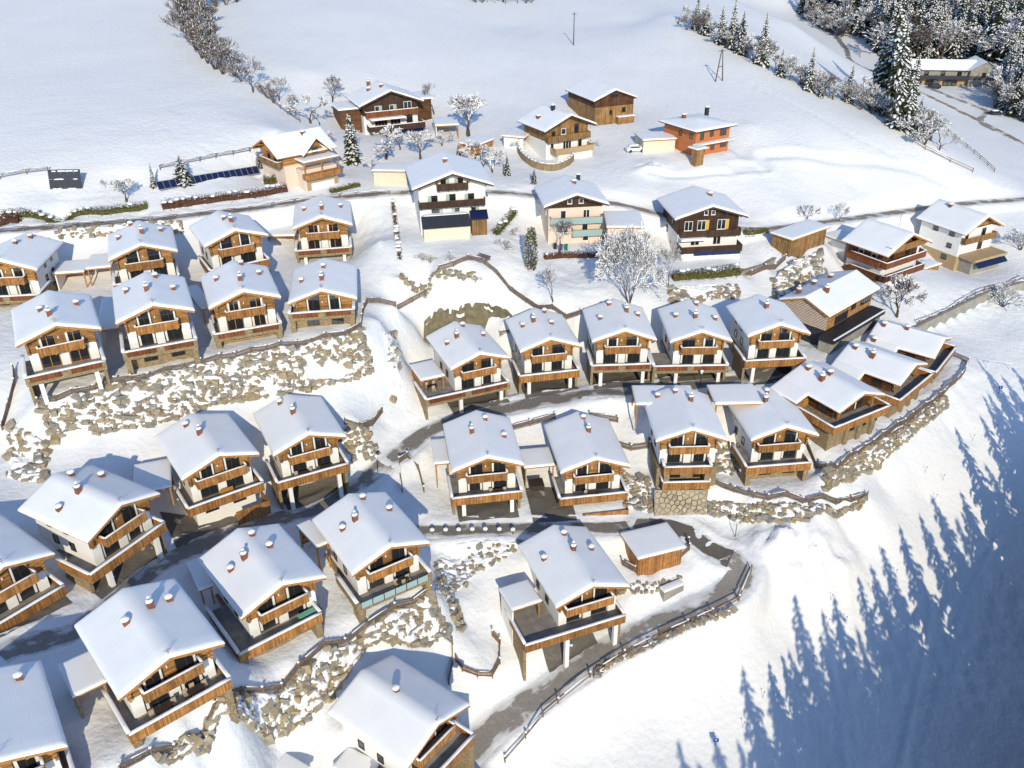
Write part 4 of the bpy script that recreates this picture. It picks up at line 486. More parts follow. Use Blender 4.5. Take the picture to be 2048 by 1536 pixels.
D_TREE_LABELS = [
 ('first reddish brown tree from the left in the meadow hedgerow', 'hedgerow trees between the meadows'),
 ('second reddish brown tree from the left in the meadow hedgerow', 'hedgerow trees between the meadows'),
 ('third reddish brown tree from the left in the meadow hedgerow', 'hedgerow trees between the meadows'),
 ('fourth reddish brown tree from the left in the meadow hedgerow', 'hedgerow trees between the meadows'),
 ('sixth reddish brown tree from the left in the meadow hedgerow', 'hedgerow trees between the meadows'),
 ('eighth reddish brown tree from the left in the meadow hedgerow', 'hedgerow trees between the meadows'),
 ('eleventh reddish brown tree from the left in the meadow hedgerow', 'hedgerow trees between the meadows'),
 ('fifteenth reddish brown tree from the left in the meadow hedgerow', 'hedgerow trees between the meadows'),
 ('seventh reddish brown tree from the left in the meadow hedgerow', 'hedgerow trees between the meadows'),
 ('ninth reddish brown tree from the left in the meadow hedgerow', 'hedgerow trees between the meadows'),
 ('twelfth reddish brown tree from the left in the meadow hedgerow', 'hedgerow trees between the meadows'),
 ('fourteenth reddish brown tree from the left in the meadow hedgerow', 'hedgerow trees between the meadows'),
 ('sixteenth reddish brown tree from the left in the meadow hedgerow', 'hedgerow trees between the meadows'),
 ('eighteenth reddish brown tree from the left in the meadow hedgerow', 'hedgerow trees between the meadows'),
 ('twentieth reddish brown tree from the left in the meadow hedgerow', 'hedgerow trees between the meadows'),
 ('fifth reddish brown tree from the left in the meadow hedgerow', 'hedgerow trees between the meadows'),
 ('tenth reddish brown tree from the left in the meadow hedgerow', 'hedgerow trees between the meadows'),
 ('thirteenth reddish brown tree from the left in the meadow hedgerow', 'hedgerow trees between the meadows'),
 ('lone bare tree casting a shadow beside the meadow fence', None),
 ('seventeenth reddish brown tree from the left in the meadow hedgerow', 'hedgerow trees between the meadows'),
 ('nineteenth reddish brown tree from the left in the meadow hedgerow', 'hedgerow trees between the meadows'),
 ('twenty-first reddish brown tree from the left in the meadow hedgerow', 'hedgerow trees between the meadows'),
 ('twenty-second reddish brown tree from the left in the meadow hedgerow', 'hedgerow trees between the meadows'),
 ('slender bare tree right of the lone meadow tree', None),
 ('low bare shrub between the meadow fence and the brown house', None),
 ('white frosted tree behind the house with dormer', None),
 ('small frosted bush below the brown house wing', None),
 ('dense bare tree left of the brown house roof', None),
 ('big snow laden spruce in front of the brown house', None),
 ('snowy fruit tree before the brown house terrace', None),
 ('snowy fruit tree before the carport with solar panels', None),
 ('bare tree right of the brown house before a wooden wing', None),
 ('large white frosted tree above the small garden shed', None),
 ('small snowy spruce beside the small garden shed', None),
 ('frosted bush behind the roof of the tall white house', None),
 ('young dark spruce left of the stone garden wall', None),
 ('young dark spruce below the stone garden wall', None),
 ('narrow snowy spruce left of the rounded one', None),
 ('rounded snowy conifer by the meadow rail fence', None),
 ('small frosted fruit tree above the left hedge', None),
 ('tiny bare sapling above the left hedge', None),
 ('dark conifer against the dormer house wall', None),
 ('tall columnar evergreen half covered in snow', None),
 ('twiggy bare tree before the pink house', None),
 ('slim bare tree above the curving picket fence', None),
 ('huge spreading snow covered tree in the middle garden', None),
 ('thin bare tree right of the huge spreading tree', None),
 ('small bare tree at the meadow edge above the wooden shed', None),
 ('small bare tree at the meadow edge nearest the road', None),
 ('tree with withered brown leaves beside the balcony house', None),
 ('snowy shrub beside the rail fence at the right edge', None),
 ('snowy shrub right of the white house balcony', None),
 ('first small snowy shrub from the left in the white house garden', 'garden shrubs of the white house'),
 ('fourth small snowy shrub from the left in the white house garden', 'garden shrubs of the white house'),
 ('fifth small snowy shrub from the left in the white house garden', 'garden shrubs of the white house'),
 ('third small snowy shrub from the left in the white house garden', 'garden shrubs of the white house'),
 ('second small snowy shrub from the left in the white house garden', 'garden shrubs of the white house'),
 ('sixth small snowy shrub from the left in the white house garden', 'garden shrubs of the white house'),
 ('first small frosted garden tree from the left among the upper houses', 'frosted garden trees of the upper hamlet'),
 ('second small frosted garden tree from the left among the upper houses', 'frosted garden trees of the upper hamlet'),
 ('fourth small frosted garden tree from the left among the upper houses', 'frosted garden trees of the upper hamlet'),
 ('fifth small frosted garden tree from the left among the upper houses', 'frosted garden trees of the upper hamlet'),
 ('sixth small frosted garden tree from the left among the upper houses', 'frosted garden trees of the upper hamlet'),
 ('seventh small frosted garden tree from the left among the upper houses', 'frosted garden trees of the upper hamlet'),
 ('eighth small frosted garden tree from the left among the upper houses', 'frosted garden trees of the upper hamlet'),
 ('third small frosted garden tree from the left among the upper houses', 'frosted garden trees of the upper hamlet'),
 ('ninth small frosted garden tree from the left among the upper houses', 'frosted garden trees of the upper hamlet'),
 ('first bare tree from the left along the stream bank', 'bare trees along the stream bank'),
 ('second bare tree from the left along the stream bank', 'bare trees along the stream bank'),
 ('third bare tree from the left along the stream bank', 'bare trees along the stream bank'),
 ('fourth bare tree from the left along the stream bank', 'bare trees along the stream bank'),
 ('fifth bare tree from the left along the stream bank', 'bare trees along the stream bank'),
 ('sixth bare tree from the left along the stream bank', 'bare trees along the stream bank'),
 ('seventh bare tree from the left along the stream bank', 'bare trees along the stream bank'),
 ('eighth bare tree from the left along the stream bank', 'bare trees along the stream bank'),
 ('ninth bare tree from the left along the stream bank', 'bare trees along the stream bank'),
 ('tenth bare tree from the left along the stream bank', 'bare trees along the stream bank'),
 ('eleventh bare tree from the left along the stream bank', 'bare trees along the stream bank'),
 ('twelfth bare tree from the left along the stream bank', 'bare trees along the stream bank'),
 ('thirteenth bare tree from the left along the stream bank', 'bare trees along the stream bank'),
 ('fourteenth bare tree from the left along the stream bank', 'bare trees along the stream bank'),
 ('fifteenth bare tree from the left along the stream bank', 'bare trees along the stream bank'),
 ('sixteenth bare tree from the left along the stream bank', 'bare trees along the stream bank'),
 ('seventeenth bare tree from the left along the stream bank', 'bare trees along the stream bank'),
 ('eighteenth bare tree from the left along the stream bank', 'bare trees along the stream bank'),
 ('nineteenth bare tree from the left along the stream bank', 'bare trees along the stream bank'),
 ('twentieth bare tree from the left along the stream bank', 'bare trees along the stream bank'),
 ('twenty-first bare tree from the left along the stream bank', 'bare trees along the stream bank'),
 ('twenty-second bare tree from the left along the stream bank', 'bare trees along the stream bank'),
 ('twenty-third bare tree from the left along the stream bank', 'bare trees along the stream bank'),
 ('twenty-fourth bare tree from the left along the stream bank', 'bare trees along the stream bank'),
 ('twenty-fifth bare tree from the left along the stream bank', 'bare trees along the stream bank'),
 ('twenty-sixth bare tree from the left along the stream bank', 'bare trees along the stream bank'),
 ('twenty-seventh bare tree from the left along the stream bank', 'bare trees along the stream bank'),
 ('twenty-ninth bare tree from the left along the stream bank', 'bare trees along the stream bank'),
 ('twenty-eighth bare tree from the left along the stream bank', 'bare trees along the stream bank'),
 ('thirtieth bare tree from the left along the stream bank', 'bare trees along the stream bank'),
 ('thirty-first bare tree from the left along the stream bank', 'bare trees along the stream bank'),
 ('thirty-second bare tree from the left along the stream bank', 'bare trees along the stream bank'),
 ('thirty-third bare tree from the left along the stream bank', 'bare trees along the stream bank'),
 ('thirty-fourth bare tree from the left along the stream bank', 'bare trees along the stream bank'),
 ('thirty-fifth bare tree from the left along the stream bank', 'bare trees along the stream bank'),
 ('thirty-sixth bare tree from the left along the stream bank', 'bare trees along the stream bank'),
 ('thirty-seventh bare tree from the left along the stream bank', 'bare trees along the stream bank'),
 ('thirty-eighth bare tree from the left along the stream bank', 'bare trees along the stream bank'),
 ('thirty-ninth bare tree from the left along the stream bank', 'bare trees along the stream bank'),
 ('fortieth bare tree from the left along the stream bank', 'bare trees along the stream bank'),
 ('first spruce from the left along the stream bank', 'spruces along the stream bank'),
 ('second spruce from the left along the stream bank', 'spruces along the stream bank'),
 ('third spruce from the left along the stream bank', 'spruces along the stream bank'),
 ('fourth spruce from the left along the stream bank', 'spruces along the stream bank'),
 ('fifth spruce from the left along the stream bank', 'spruces along the stream bank'),
 ('sixth spruce from the left along the stream bank', 'spruces along the stream bank'),
 ('eighth spruce from the left along the stream bank', 'spruces along the stream bank'),
 ('tenth spruce from the left along the stream bank', 'spruces along the stream bank'),
 ('ninth spruce from the left along the stream bank', 'spruces along the stream bank'),
 ('seventh spruce from the left along the stream bank', 'spruces along the stream bank'),
 ('first spruce from the left in the tall cluster by the far house', 'tall spruces by the far house'),
 ('third spruce from the left in the tall cluster by the far house', 'tall spruces by the far house'),
 ('fifth spruce from the left in the tall cluster by the far house', 'tall spruces by the far house'),
 ('seventh spruce from the left in the tall cluster by the far house', 'tall spruces by the far house'),
 ('eighth spruce from the left in the tall cluster by the far house', 'tall spruces by the far house'),
 ('second spruce from the left in the tall cluster by the far house', 'tall spruces by the far house'),
 ('sixth spruce from the left in the tall cluster by the far house', 'tall spruces by the far house'),
 ('ninth spruce from the left in the tall cluster by the far house', 'tall spruces by the far house'),
 ('fourth spruce from the left in the tall cluster by the far house', 'tall spruces by the far house'),
 ('tenth spruce from the left in the tall cluster by the far house', 'tall spruces by the far house'),
 ('first frosted shrub from the left at the foot of the tall spruces', 'frosted shrubs below the tall spruces'),
 ('second frosted shrub from the left at the foot of the tall spruces', 'frosted shrubs below the tall spruces'),
 ('third frosted shrub from the left at the foot of the tall spruces', 'frosted shrubs below the tall spruces'),
 ('fourth frosted shrub from the left at the foot of the tall spruces', 'frosted shrubs below the tall spruces'),
]
# kind, x, y, height, label index, width factor
D_TREES = [
 ('brown',-96.7,281.1,9.4,0,1.03), ('brown',-91.1,265.2,10.0,1,0.99), ('brown',-85.8,251.9,9.4,2,1.09), ('brown',-82.5,244.3,8.5,3,1.00), ('brown',-78.9,237.0,9.0,4,0.97), ('brown',-76.2,232.8,7.5,5,1.09),
 ('brown',-73.1,228.1,7.9,6,1.27), ('brown',-70.3,224.5,7.2,7,1.23), ('brown',-89.3,270.7,9.6,8,1.22), ('brown',-83.4,256.0,9.5,9,1.03), ('brown',-78.6,245.3,8.3,10,1.14), ('brown',-74.1,236.4,7.1,11,1.05),
 ('brown',-90.4,292.1,10.0,12,1.01), ('brown',-87.4,293.4,8.4,13,0.99), ('brown',-85.0,297.3,7.6,14,1.03), ('brown',-96.1,288.4,10.7,15,1.27), ('brown',-93.0,287.2,9.6,16,1.24), ('brown',-86.1,269.7,7.9,17,1.23),
 ('bare',-60.7,214.5,8.9,18,1.10), ('brown',-67.3,223.5,6.0,19,1.10), ('brown',-64.9,220.5,4.8,20,1.10), ('brown',-56.9,212.4,4.0,21,1.10), ('brown',-55.0,210.2,3.8,22,1.10), ('bare',-54.3,212.2,5.6,23,1.00),
 ('scrub',-51.0,211.4,3.0,24,1.00), ('white',-45.6,204.1,6.8,25,1.00), ('white',-43.7,204.9,3.9,26,1.00), ('bare',-43.2,219.8,6.7,27,1.10), ('spruce',-34.1,188.7,10.5,28,1.25), ('white',-27.0,190.0,7.1,29,1.10),
 ('white',-19.7,191.1,6.5,30,1.10), ('bare',-18.6,220.7,7.6,31,1.00), ('white',-9.7,205.7,9.9,32,1.15), ('spruce',-11.3,193.9,3.3,33,1.00), ('white',-5.9,185.7,5.3,34,1.20), ('dark_spruce',-0.7,182.3,4.6,35,1.00),
 ('dark_spruce',4.9,177.7,3.6,36,1.00), ('spruce',-68.9,166.3,4.9,37,0.70), ('spruce',-63.8,168.2,5.7,38,1.60), ('white',-72.8,161.6,4.7,39,1.20), ('bare',-77.8,165.4,1.9,40,1.00), ('dark_spruce',-51.8,179.3,3.7,41,1.10),
 ('thuja',3.7,150.7,8.0,42,1.00), ('bare',9.1,156.6,7.1,43,1.10), ('bare',7.4,141.7,7.2,44,0.70), ('big',20.8,141.2,15.1,45,0.62), ('bare',28.7,147.7,10.0,46,0.50), ('bare',63.5,179.8,4.1,47,1.10),
 ('bare',71.3,182.3,4.4,48,1.10), ('leafy',73.5,151.2,8.8,49,0.90), ('scrub',101.7,165.1,4.5,50,1.30), ('scrub',115.2,186.5,5.1,51,1.10), ('scrub',-16.0,148.9,1.7,52,1.20), ('scrub',-6.4,144.1,1.7,53,1.20),
 ('scrub',-1.1,154.5,2.4,54,1.20), ('scrub',-10.9,146.8,1.7,55,1.20), ('scrub',-14.6,148.0,1.7,56,1.20), ('scrub',0.8,161.5,1.8,57,1.20), ('white',-40.0,192.3,3.7,58,1.20), ('white',-37.0,197.4,3.8,59,1.05),
 ('white',-24.6,196.1,4.2,60,1.08), ('white',-15.4,200.0,3.8,61,1.16), ('white',-7.7,191.9,4.2,62,1.18), ('white',-3.8,183.8,4.2,63,1.21), ('white',2.2,196.9,2.8,64,1.22), ('white',-29.0,182.3,3.2,65,1.02),
 ('white',18.3,199.9,2.5,66,1.15), ('white',51.7,287.1,5.6,67,1.01), ('brown',53.4,280.4,4.7,68,1.02), ('white',54.8,281.2,6.1,69,1.14), ('brown',55.9,280.4,5.6,70,1.22), ('brown',56.4,277.6,6.4,71,1.16),
 ('white',59.6,274.4,4.9,72,1.27), ('white',60.7,270.9,5.8,73,1.20), ('brown',61.4,269.0,4.9,74,0.92), ('white',62.5,265.9,5.0,75,1.27), ('brown',64.9,267.2,6.8,76,1.26), ('brown',67.0,259.2,4.5,77,1.02),
 ('scrub',68.3,256.6,7.1,78,1.25), ('white',70.0,258.9,7.3,79,1.02), ('white',69.8,255.2,5.5,80,0.90), ('brown',71.3,255.9,7.6,81,1.13), ('white',73.4,252.3,4.8,82,0.92), ('white',74.9,247.5,6.2,83,1.12),
 ('bare',76.3,247.4,4.7,84,1.11), ('white',78.0,244.5,5.8,85,1.00), ('scrub',79.2,245.8,5.7,86,1.16), ('white',80.8,244.5,4.5,87,1.00), ('white',82.1,244.3,5.6,88,1.00), ('brown',83.0,240.5,6.0,89,1.30),
 ('bare',85.0,240.0,5.8,90,0.94), ('white',86.2,239.9,5.3,91,1.16), ('scrub',89.9,240.4,5.9,92,1.16), ('scrub',92.1,242.2,7.3,93,0.93), ('white',92.9,236.9,4.4,94,1.26), ('bare',92.5,237.1,6.9,95,1.18),
 ('scrub',96.0,238.9,7.2,96,0.99), ('bare',95.3,235.6,6.1,97,1.00), ('scrub',98.1,235.1,6.9,98,1.12), ('brown',102.7,238.4,6.9,99,1.12), ('scrub',100.9,230.1,4.3,100,0.91), ('brown',103.3,232.6,6.1,101,0.96),
 ('bare',102.9,228.8,5.1,102,1.04), ('scrub',103.0,226.4,5.3,103,1.21), ('scrub',107.5,230.9,6.8,104,1.06), ('brown',105.6,223.9,5.7,105,1.07), ('bare',111.1,227.1,6.1,106,1.28), ('spruce',56.2,281.0,9.7,107,0.88),
 ('spruce',58.2,276.8,8.9,108,0.94), ('spruce',61.3,269.7,10.7,109,0.85), ('spruce',63.8,266.1,13.6,110,0.77), ('spruce',65.6,262.4,11.6,111,0.86), ('spruce',70.0,255.1,13.9,112,0.82), ('spruce',79.7,241.5,11.3,113,0.78),
 ('spruce',90.7,241.3,9.8,114,0.89), ('spruce',82.2,238.4,5.7,115,0.82), ('spruce',73.8,248.8,7.3,116,0.92), ('spruce',101.5,249.8,22.1,117,0.85), ('spruce',102.5,246.1,27.7,118,0.99), ('spruce',102.1,239.3,23.6,119,0.80),
 ('spruce',110.3,253.6,18.3,120,0.83), ('spruce',110.2,247.4,18.2,121,0.93), ('spruce',111.5,272.7,19.0,122,0.82), ('spruce',97.9,225.7,15.0,123,0.82), ('spruce',100.3,224.9,13.5,124,0.96), ('spruce',113.7,270.2,25.6,125,0.92),
 ('spruce',103.5,225.4,9.5,126,0.91), ('white',102.6,220.5,6.6,127,1.20), ('white',103.3,218.3,6.6,128,1.20), ('white',107.2,223.9,7.3,129,1.20), ('white',106.9,218.0,4.6,130,1.20),
]
D_FOREST = [(345, 0.58, (13, 22), 7, 0, [(139.44, 423.97), (143.23, 392.4), (143.15, 364.15), (148.21, 348.46), (157.49, 348.16), (176.3, 344.39), (184.4, 323.6), (200.84, 351.09), (218.23, 394.82), (188.22, 404.46), (162.65, 415.53), (140.72, 428.91)]), (44, 0.45, (10, 17), 9, 0, [(155.38, 288.1), (170.52, 312.72), (179.67, 314.47), (159.39, 270.32)]), (34, 0.35, (7, 13), 10, 0, [(132.65, 431.9), (138.83, 413.56), (141.17, 385.79), (135.64, 381.32), (128.99, 417.31)]), (9, 0, (5, 9), 12, 1, [(-12.29, 322.05), (9.96, 328.68), (10.05, 331.76), (-12.38, 324.82)])]
# spruce wood on the near side of the ski run, x, y, height
D_WOOD = [(27.2, 23.6, 30.1), (31.8, 25.6, 30.1), (37.1, 30.2, 30.1), (39.5, 34.7, 30.1), (43.2, 42.6, 30.1), (45.6, 44.5, 36.9), (49.2, 45.6, 33.9), (50.9, 49.9, 33.9), (55.2, 55.0, 33.9), (57.8, 57.3, 33.9), (60.5, 56.9, 36.9), (64.1, 62.2, 36.9), (68.9, 64.2, 36.9), (79.6, 88.9, 33.9), (87.3, 100.4, 30.1), (98.1, 106.7, 30.1), (108.8, 116.0, 30.1), (29.7, 19.6, 30.1), (34.9, 24.0, 30.1), (40.6, 30.0, 30.1), (46.2, 41.3, 30.1), (49.1, 45.4, 30.1), (84.0, 72.6, 30.1), (75.9, 74.6, 30.1), (61.0, 28.6, 30.1), (56.9, 48.2, 30.1), (71.3, 50.3, 36.9), (78.2, 68.8, 30.1), (65.4, 17.9, 33.9), (63.4, 23.6, 30.1), (53.4, 23.5, 36.9), (54.1, 10.7, 36.9), (82.3, 84.6, 26.2), (59.6, 16.5, 33.9), (60.3, 36.3, 23.3), (68.3, 12.5, 36.9), (66.9, 31.6, 30.1), (79.1, 50.4, 33.9), (75.0, 53.6, 33.9), (65.3, 36.2, 23.3), (48.4, 35.8, 30.1), (54.1, 17.8, 33.9), (35.8, 39.3, 30.1), (46.9, 23.9, 30.1), (83.1, 66.5, 36.9), (65.2, 54.1, 33.9), (60.9, 51.8, 30.1), (81.9, 58.6, 30.1), (72.3, 68.6, 36.9), (65.6, 43.5, 30.1), (59.7, 43.2, 36.9), (76.4, 79.6, 30.1), (85.7, 91.1, 33.9), (69.0, 27.1, 30.1), (71.0, 58.6, 30.1), (91.1, 84.6, 36.9), (51.1, 28.9, 30.1), (75.8, 42.0, 30.1), (70.7, 37.9, 30.1), (54.9, 41.6, 26.2), (41.0, 49.5, 26.2), (74.2, 31.0, 33.9), (76.7, 15.5, 36.9), (55.2, 34.6, 36.9), (83.7, 79.3, 33.9), (38.1, 53.4, 23.3), (41.2, 24.1, 33.9), (81.6, 46.0, 36.9), (75.9, 61.5, 36.9), (47.1, 54.5, 26.2), (41.3, 10.2, 33.9), (64.9, 8.4, 36.9), (90.6, 108.8, 30.1), (79.7, 36.4, 33.9), (56.0, 28.9, 30.1), (37.1, 12.9, 33.9), (94.9, 99.6, 33.9), (89.3, 96.0, 33.9), (45.0, 32.2, 30.1), (95.0, 94.8, 33.9), (65.7, 49.0, 36.9), (88.8, 75.4, 33.9), (73.3, 22.4, 33.9), (71.0, 45.4, 23.3)]
D_ANNEX = [
 ('white walled garage annex with snowy flat roof and yellow bench', [(-0.28, 82.67), (3.7, 84.33), (1.79, 88.34), (-1.99, 86.57)], 9.9, 6.7, {'style': 'open', 'name': 'garage_annex', 'cat': 'annex', 'wall': 'logs'}),
 ('flat snowy annex over the dining terrace beside the gully', [(-14.93, 121.36), (-10.89, 123.36), (-13.08, 128.46), (-16.49, 127.12)], 21.7, 18.9, {'style': 'open', 'name': 'garden_annex', 'cat': 'annex', 'extra': 'logs'}),
 ('narrow flat snowy roof left of the red lantern chalet', [(-11.44, 105.75), (-9.18, 106.34), (-10.24, 112.52), (-12.48, 112.45)], 16.5, 13.6, {'style': 'carport', 'name': 'side_roof', 'cat': 'annex'}),
 ('flat roofed pavilion behind the black covered hot tub', [(1.63, 106.4), (6.32, 107.05), (5.65, 111.85), (1.11, 111.12)], 15.3, 12.2, {'style': 'open', 'name': 'pavilion', 'cat': 'annex', 'extra': 'stone'}),
 ('flat carport roof behind the three balcony chalet', [(19.05, 115.0), (28.17, 114.85), (28.44, 120.61), (18.94, 120.77)], 20.9, 18.2, {'style': 'carport'}),
 ('flat carport roof behind the white walled chalet', [(31.28, 114.56), (38.71, 114.43), (37.68, 120.61), (30.56, 120.04)], 21.2, 18.6, {'style': 'carport'}),
 ('low annex roof between the two leftmost upper chalets', [(-77.67, 138.44), (-72.33, 139.45), (-74.16, 144.72), (-78.74, 143.97)], 33.6, 30.3, {'style': 'open', 'name': 'garden_annex', 'cat': 'annex'}),
 ('snowy porch roof left of the parasol chalet', [(-72.48, 139.76), (-67.59, 141.04), (-71.47, 146.93), (-74.35, 146.12)], 33.9, 30.3, {'style': 'carport'}),
 ('flat annex roof left of the orange framed end chalet', [(-44.81, 155.87), (-39.99, 156.53), (-41.31, 162.0), (-46.86, 161.93)], 33.6, 30.2, {'style': 'open', 'name': 'garden_annex', 'cat': 'annex', 'extra': 'stone'}),
 ('shaded flat roof between first and second embankment chalets', [(-60.13, 117.78), (-57.91, 119.4), (-64.07, 129.54), (-67.44, 129.26)], 33.0, 29.6, {'style': 'open', 'name': 'garden_annex', 'cat': 'annex'}),
 ('narrow flat roof between second and third embankment chalets', [(-49.63, 125.71), (-48.18, 127.05), (-51.81, 136.2), (-53.71, 135.48)], 32.4, 29.6, {'style': 'carport', 'name': 'side_roof', 'cat': 'annex'}),
 ('snowy carport left of the mint cover chalet', [(-36.58, 77.39), (-35.49, 78.45), (-38.7, 82.97), (-40.37, 82.31)], 18.6, 15.6, {'style': 'carport'}),
 ('snowy carport left of the all timber chalet', [(-24.77, 84.93), (-23.5, 86.13), (-26.24, 90.8), (-27.98, 89.68)], 18.4, 15.0, {'style': 'carport'}),
 ('flat roofed annex with dark lounge left of the cushioned chair chalet', [(-42.21, 58.03), (-39.78, 60.24), (-43.06, 63.8), (-45.52, 62.14)], 23.0, 20.2, {'style': 'open', 'name': 'garden_annex', 'cat': 'annex', 'extra': 'stone'}),
 ('shaded flat roof joining two chalets below the embankment', [(-45.59, 90.43), (-43.16, 92.68), (-47.11, 97.08), (-53.34, 96.3)], 23.2, 19.8, {'style': 'open', 'name': 'garden_annex', 'cat': 'annex'}),
 ('snow covered garage with dark door beside the orange house', [(29.8, 195.33), (37.73, 196.52), (35.7, 203.14), (28.13, 201.76)], 40.9, 37.6, {'style': 'box', 'name': 'garage', 'cat': 'garage', 'wall': 'cream_plaster'}),
 ('carport with solar panels on its roof edge above the garden', [(-16.77, 203.23), (-11.07, 204.39), (-13.48, 211.69), (-18.62, 211.07)], 42.6, 38.9, {'style': 'open', 'name': 'carport', 'cat': 'carport', 'wall': 'cream_plaster'}),
 ('low annex roof left of the timber balcony house', [(2.13, 195.06), (5.82, 201.58), (1.42, 207.82), (-0.85, 199.55)], 41.4, 38.4, {'style': 'open', 'name': 'side_annex', 'cat': 'annex', 'extra': 'plaster'}),
 ('white walled extension left of the balcony house', [(67.39, 167.62), (69.83, 168.12), (72.01, 177.45), (65.09, 172.53)], 26.9, 21.5, {'style': 'box', 'name': 'house_extension', 'cat': 'annex', 'wall': 'plaster'}),
 ('snow covered flat roof annex at the bottom edge, lower of two', [(-20.43, 62.83), (-16.17, 61.21), (-15.11, 63.33), (-18.61, 65.82)], 5.8, 2.5, {'style': 'box', 'name': 'garden_annex', 'cat': 'annex', 'wall': 'plaster'}),
 ('snow covered flat roof annex cut by the bottom edge below the bank', [(-27.52, 62.39), (-24.2, 60.63), (-22.03, 62.33), (-24.99, 64.3)], 6.3, 3, {'style': 'box', 'name': 'garden_annex', 'cat': 'annex', 'wall': 'plaster'}),
 ('flat snowy roof of the utility building behind the tall white house', [(-27.63, 175.87), (-21.34, 174.84), (-19.95, 180.24), (-28.2, 180.2)], 40.2, 37.2, {'style': 'box', 'name': 'outbuilding', 'cat': 'outbuilding', 'wall': 'cream_plaster'}),
 ('flat snowy garage with green edge beside the white house', [(86.26, 170.83), (91.74, 174.53), (90.41, 176.81), (86.17, 174.66)], 19.5, 16.5, {'style': 'box', 'name': 'garage', 'cat': 'garage', 'wall': 'old_boards'}),
 ('long snowy flat extension right of the pink house', [(17.6, 158.46), (25.65, 158.26), (25.24, 167.56), (18.97, 167.72)], 33.9, 30, {'style': 'box', 'name': 'house_extension', 'cat': 'annex', 'wall': 'pink_plaster'}),
]
D_HEDGE = [
 ('brown and green hedge bank along the main road at the left', [(-93.79, 155.76), (-86.96, 156.09), (-80.12, 157.42), (-73.92, 158.3), (-68.57, 160.46)], 1.8, 1.3, {'leaf': 'leaves', 'snow': 0.55, 'seed': 1}),
 ('reddish hedge at the far left beside the main road', [(-94.26, 155.46), (-89.65, 153.91)], 2.2, 1.6, {'leaf': 'dry_leaves', 'snow': 0.3, 'seed': 2}),
 ('dark reddish hedge in front of the solar panel row', [(-65.7, 160.21), (-59.44, 162.97), (-52.54, 165.83), (-44.11, 169.56)], 1.8, 1.6, {'leaf': 'dry_leaves', 'snow': 0.6, 'seed': 3}),
 ('clipped olive hedge beside the garage of the dormer house', [(-49.5, 172.94), (-47.0, 173.89), (-45.18, 176.11)], 1.6, 1.8, {'leaf': 'leaves', 'snow': 0.35, 'dens': 110, 'seed': 4}),
 ('dry brown hedge below the pink house', [(6.24, 155.3), (11.22, 156.3), (16.99, 156.92)], 1.1, 1.3, {'leaf': 'dry_leaves', 'snow': 0.4, 'seed': 5}),
 ('snowy evergreen hedge on the wall below the brown house', [(29.94, 150.53), (35.36, 152.01), (39.44, 153.5), (43.35, 154.81)], 2.2, 2.0, {'leaf': 'leaves', 'snow': 0.55, 'dens': 80, 'seed': 6}),
 ('low evergreen hedge right of the brown house', [(46.69, 167.39), (49.14, 167.38), (51.91, 168.44)], 1.2, 1.0, {'leaf': 'leaves', 'snow': 0.3, 'seed': 7}),
 ('sloping snowy hedge on the steps right of the white house', [(-3.0, 158.93), (-1.1, 164.38), (0.89, 168.74)], 1.6, 1.2, {'leaf': 'leaves', 'snow': 0.6, 'seed': 8}),
 ('row of small bushes down the slope left of the white house', [(-23.36, 168.55), (-22.45, 163.58), (-21.03, 154.52), (-20.05, 148.62)], 0.8, 0.7, {'leaf': 'dry_leaves', 'snow': 0.7, 'dens': 30, 'seed': 9}),
 ('grassy bank below the curved fence of the dormer house', [(-35.95, 170.64), (-33.31, 172.79), (-30.54, 174.58)], 1.5, 0.9, {'leaf': 'leaves', 'snow': 0.4, 'seed': 10}),
]
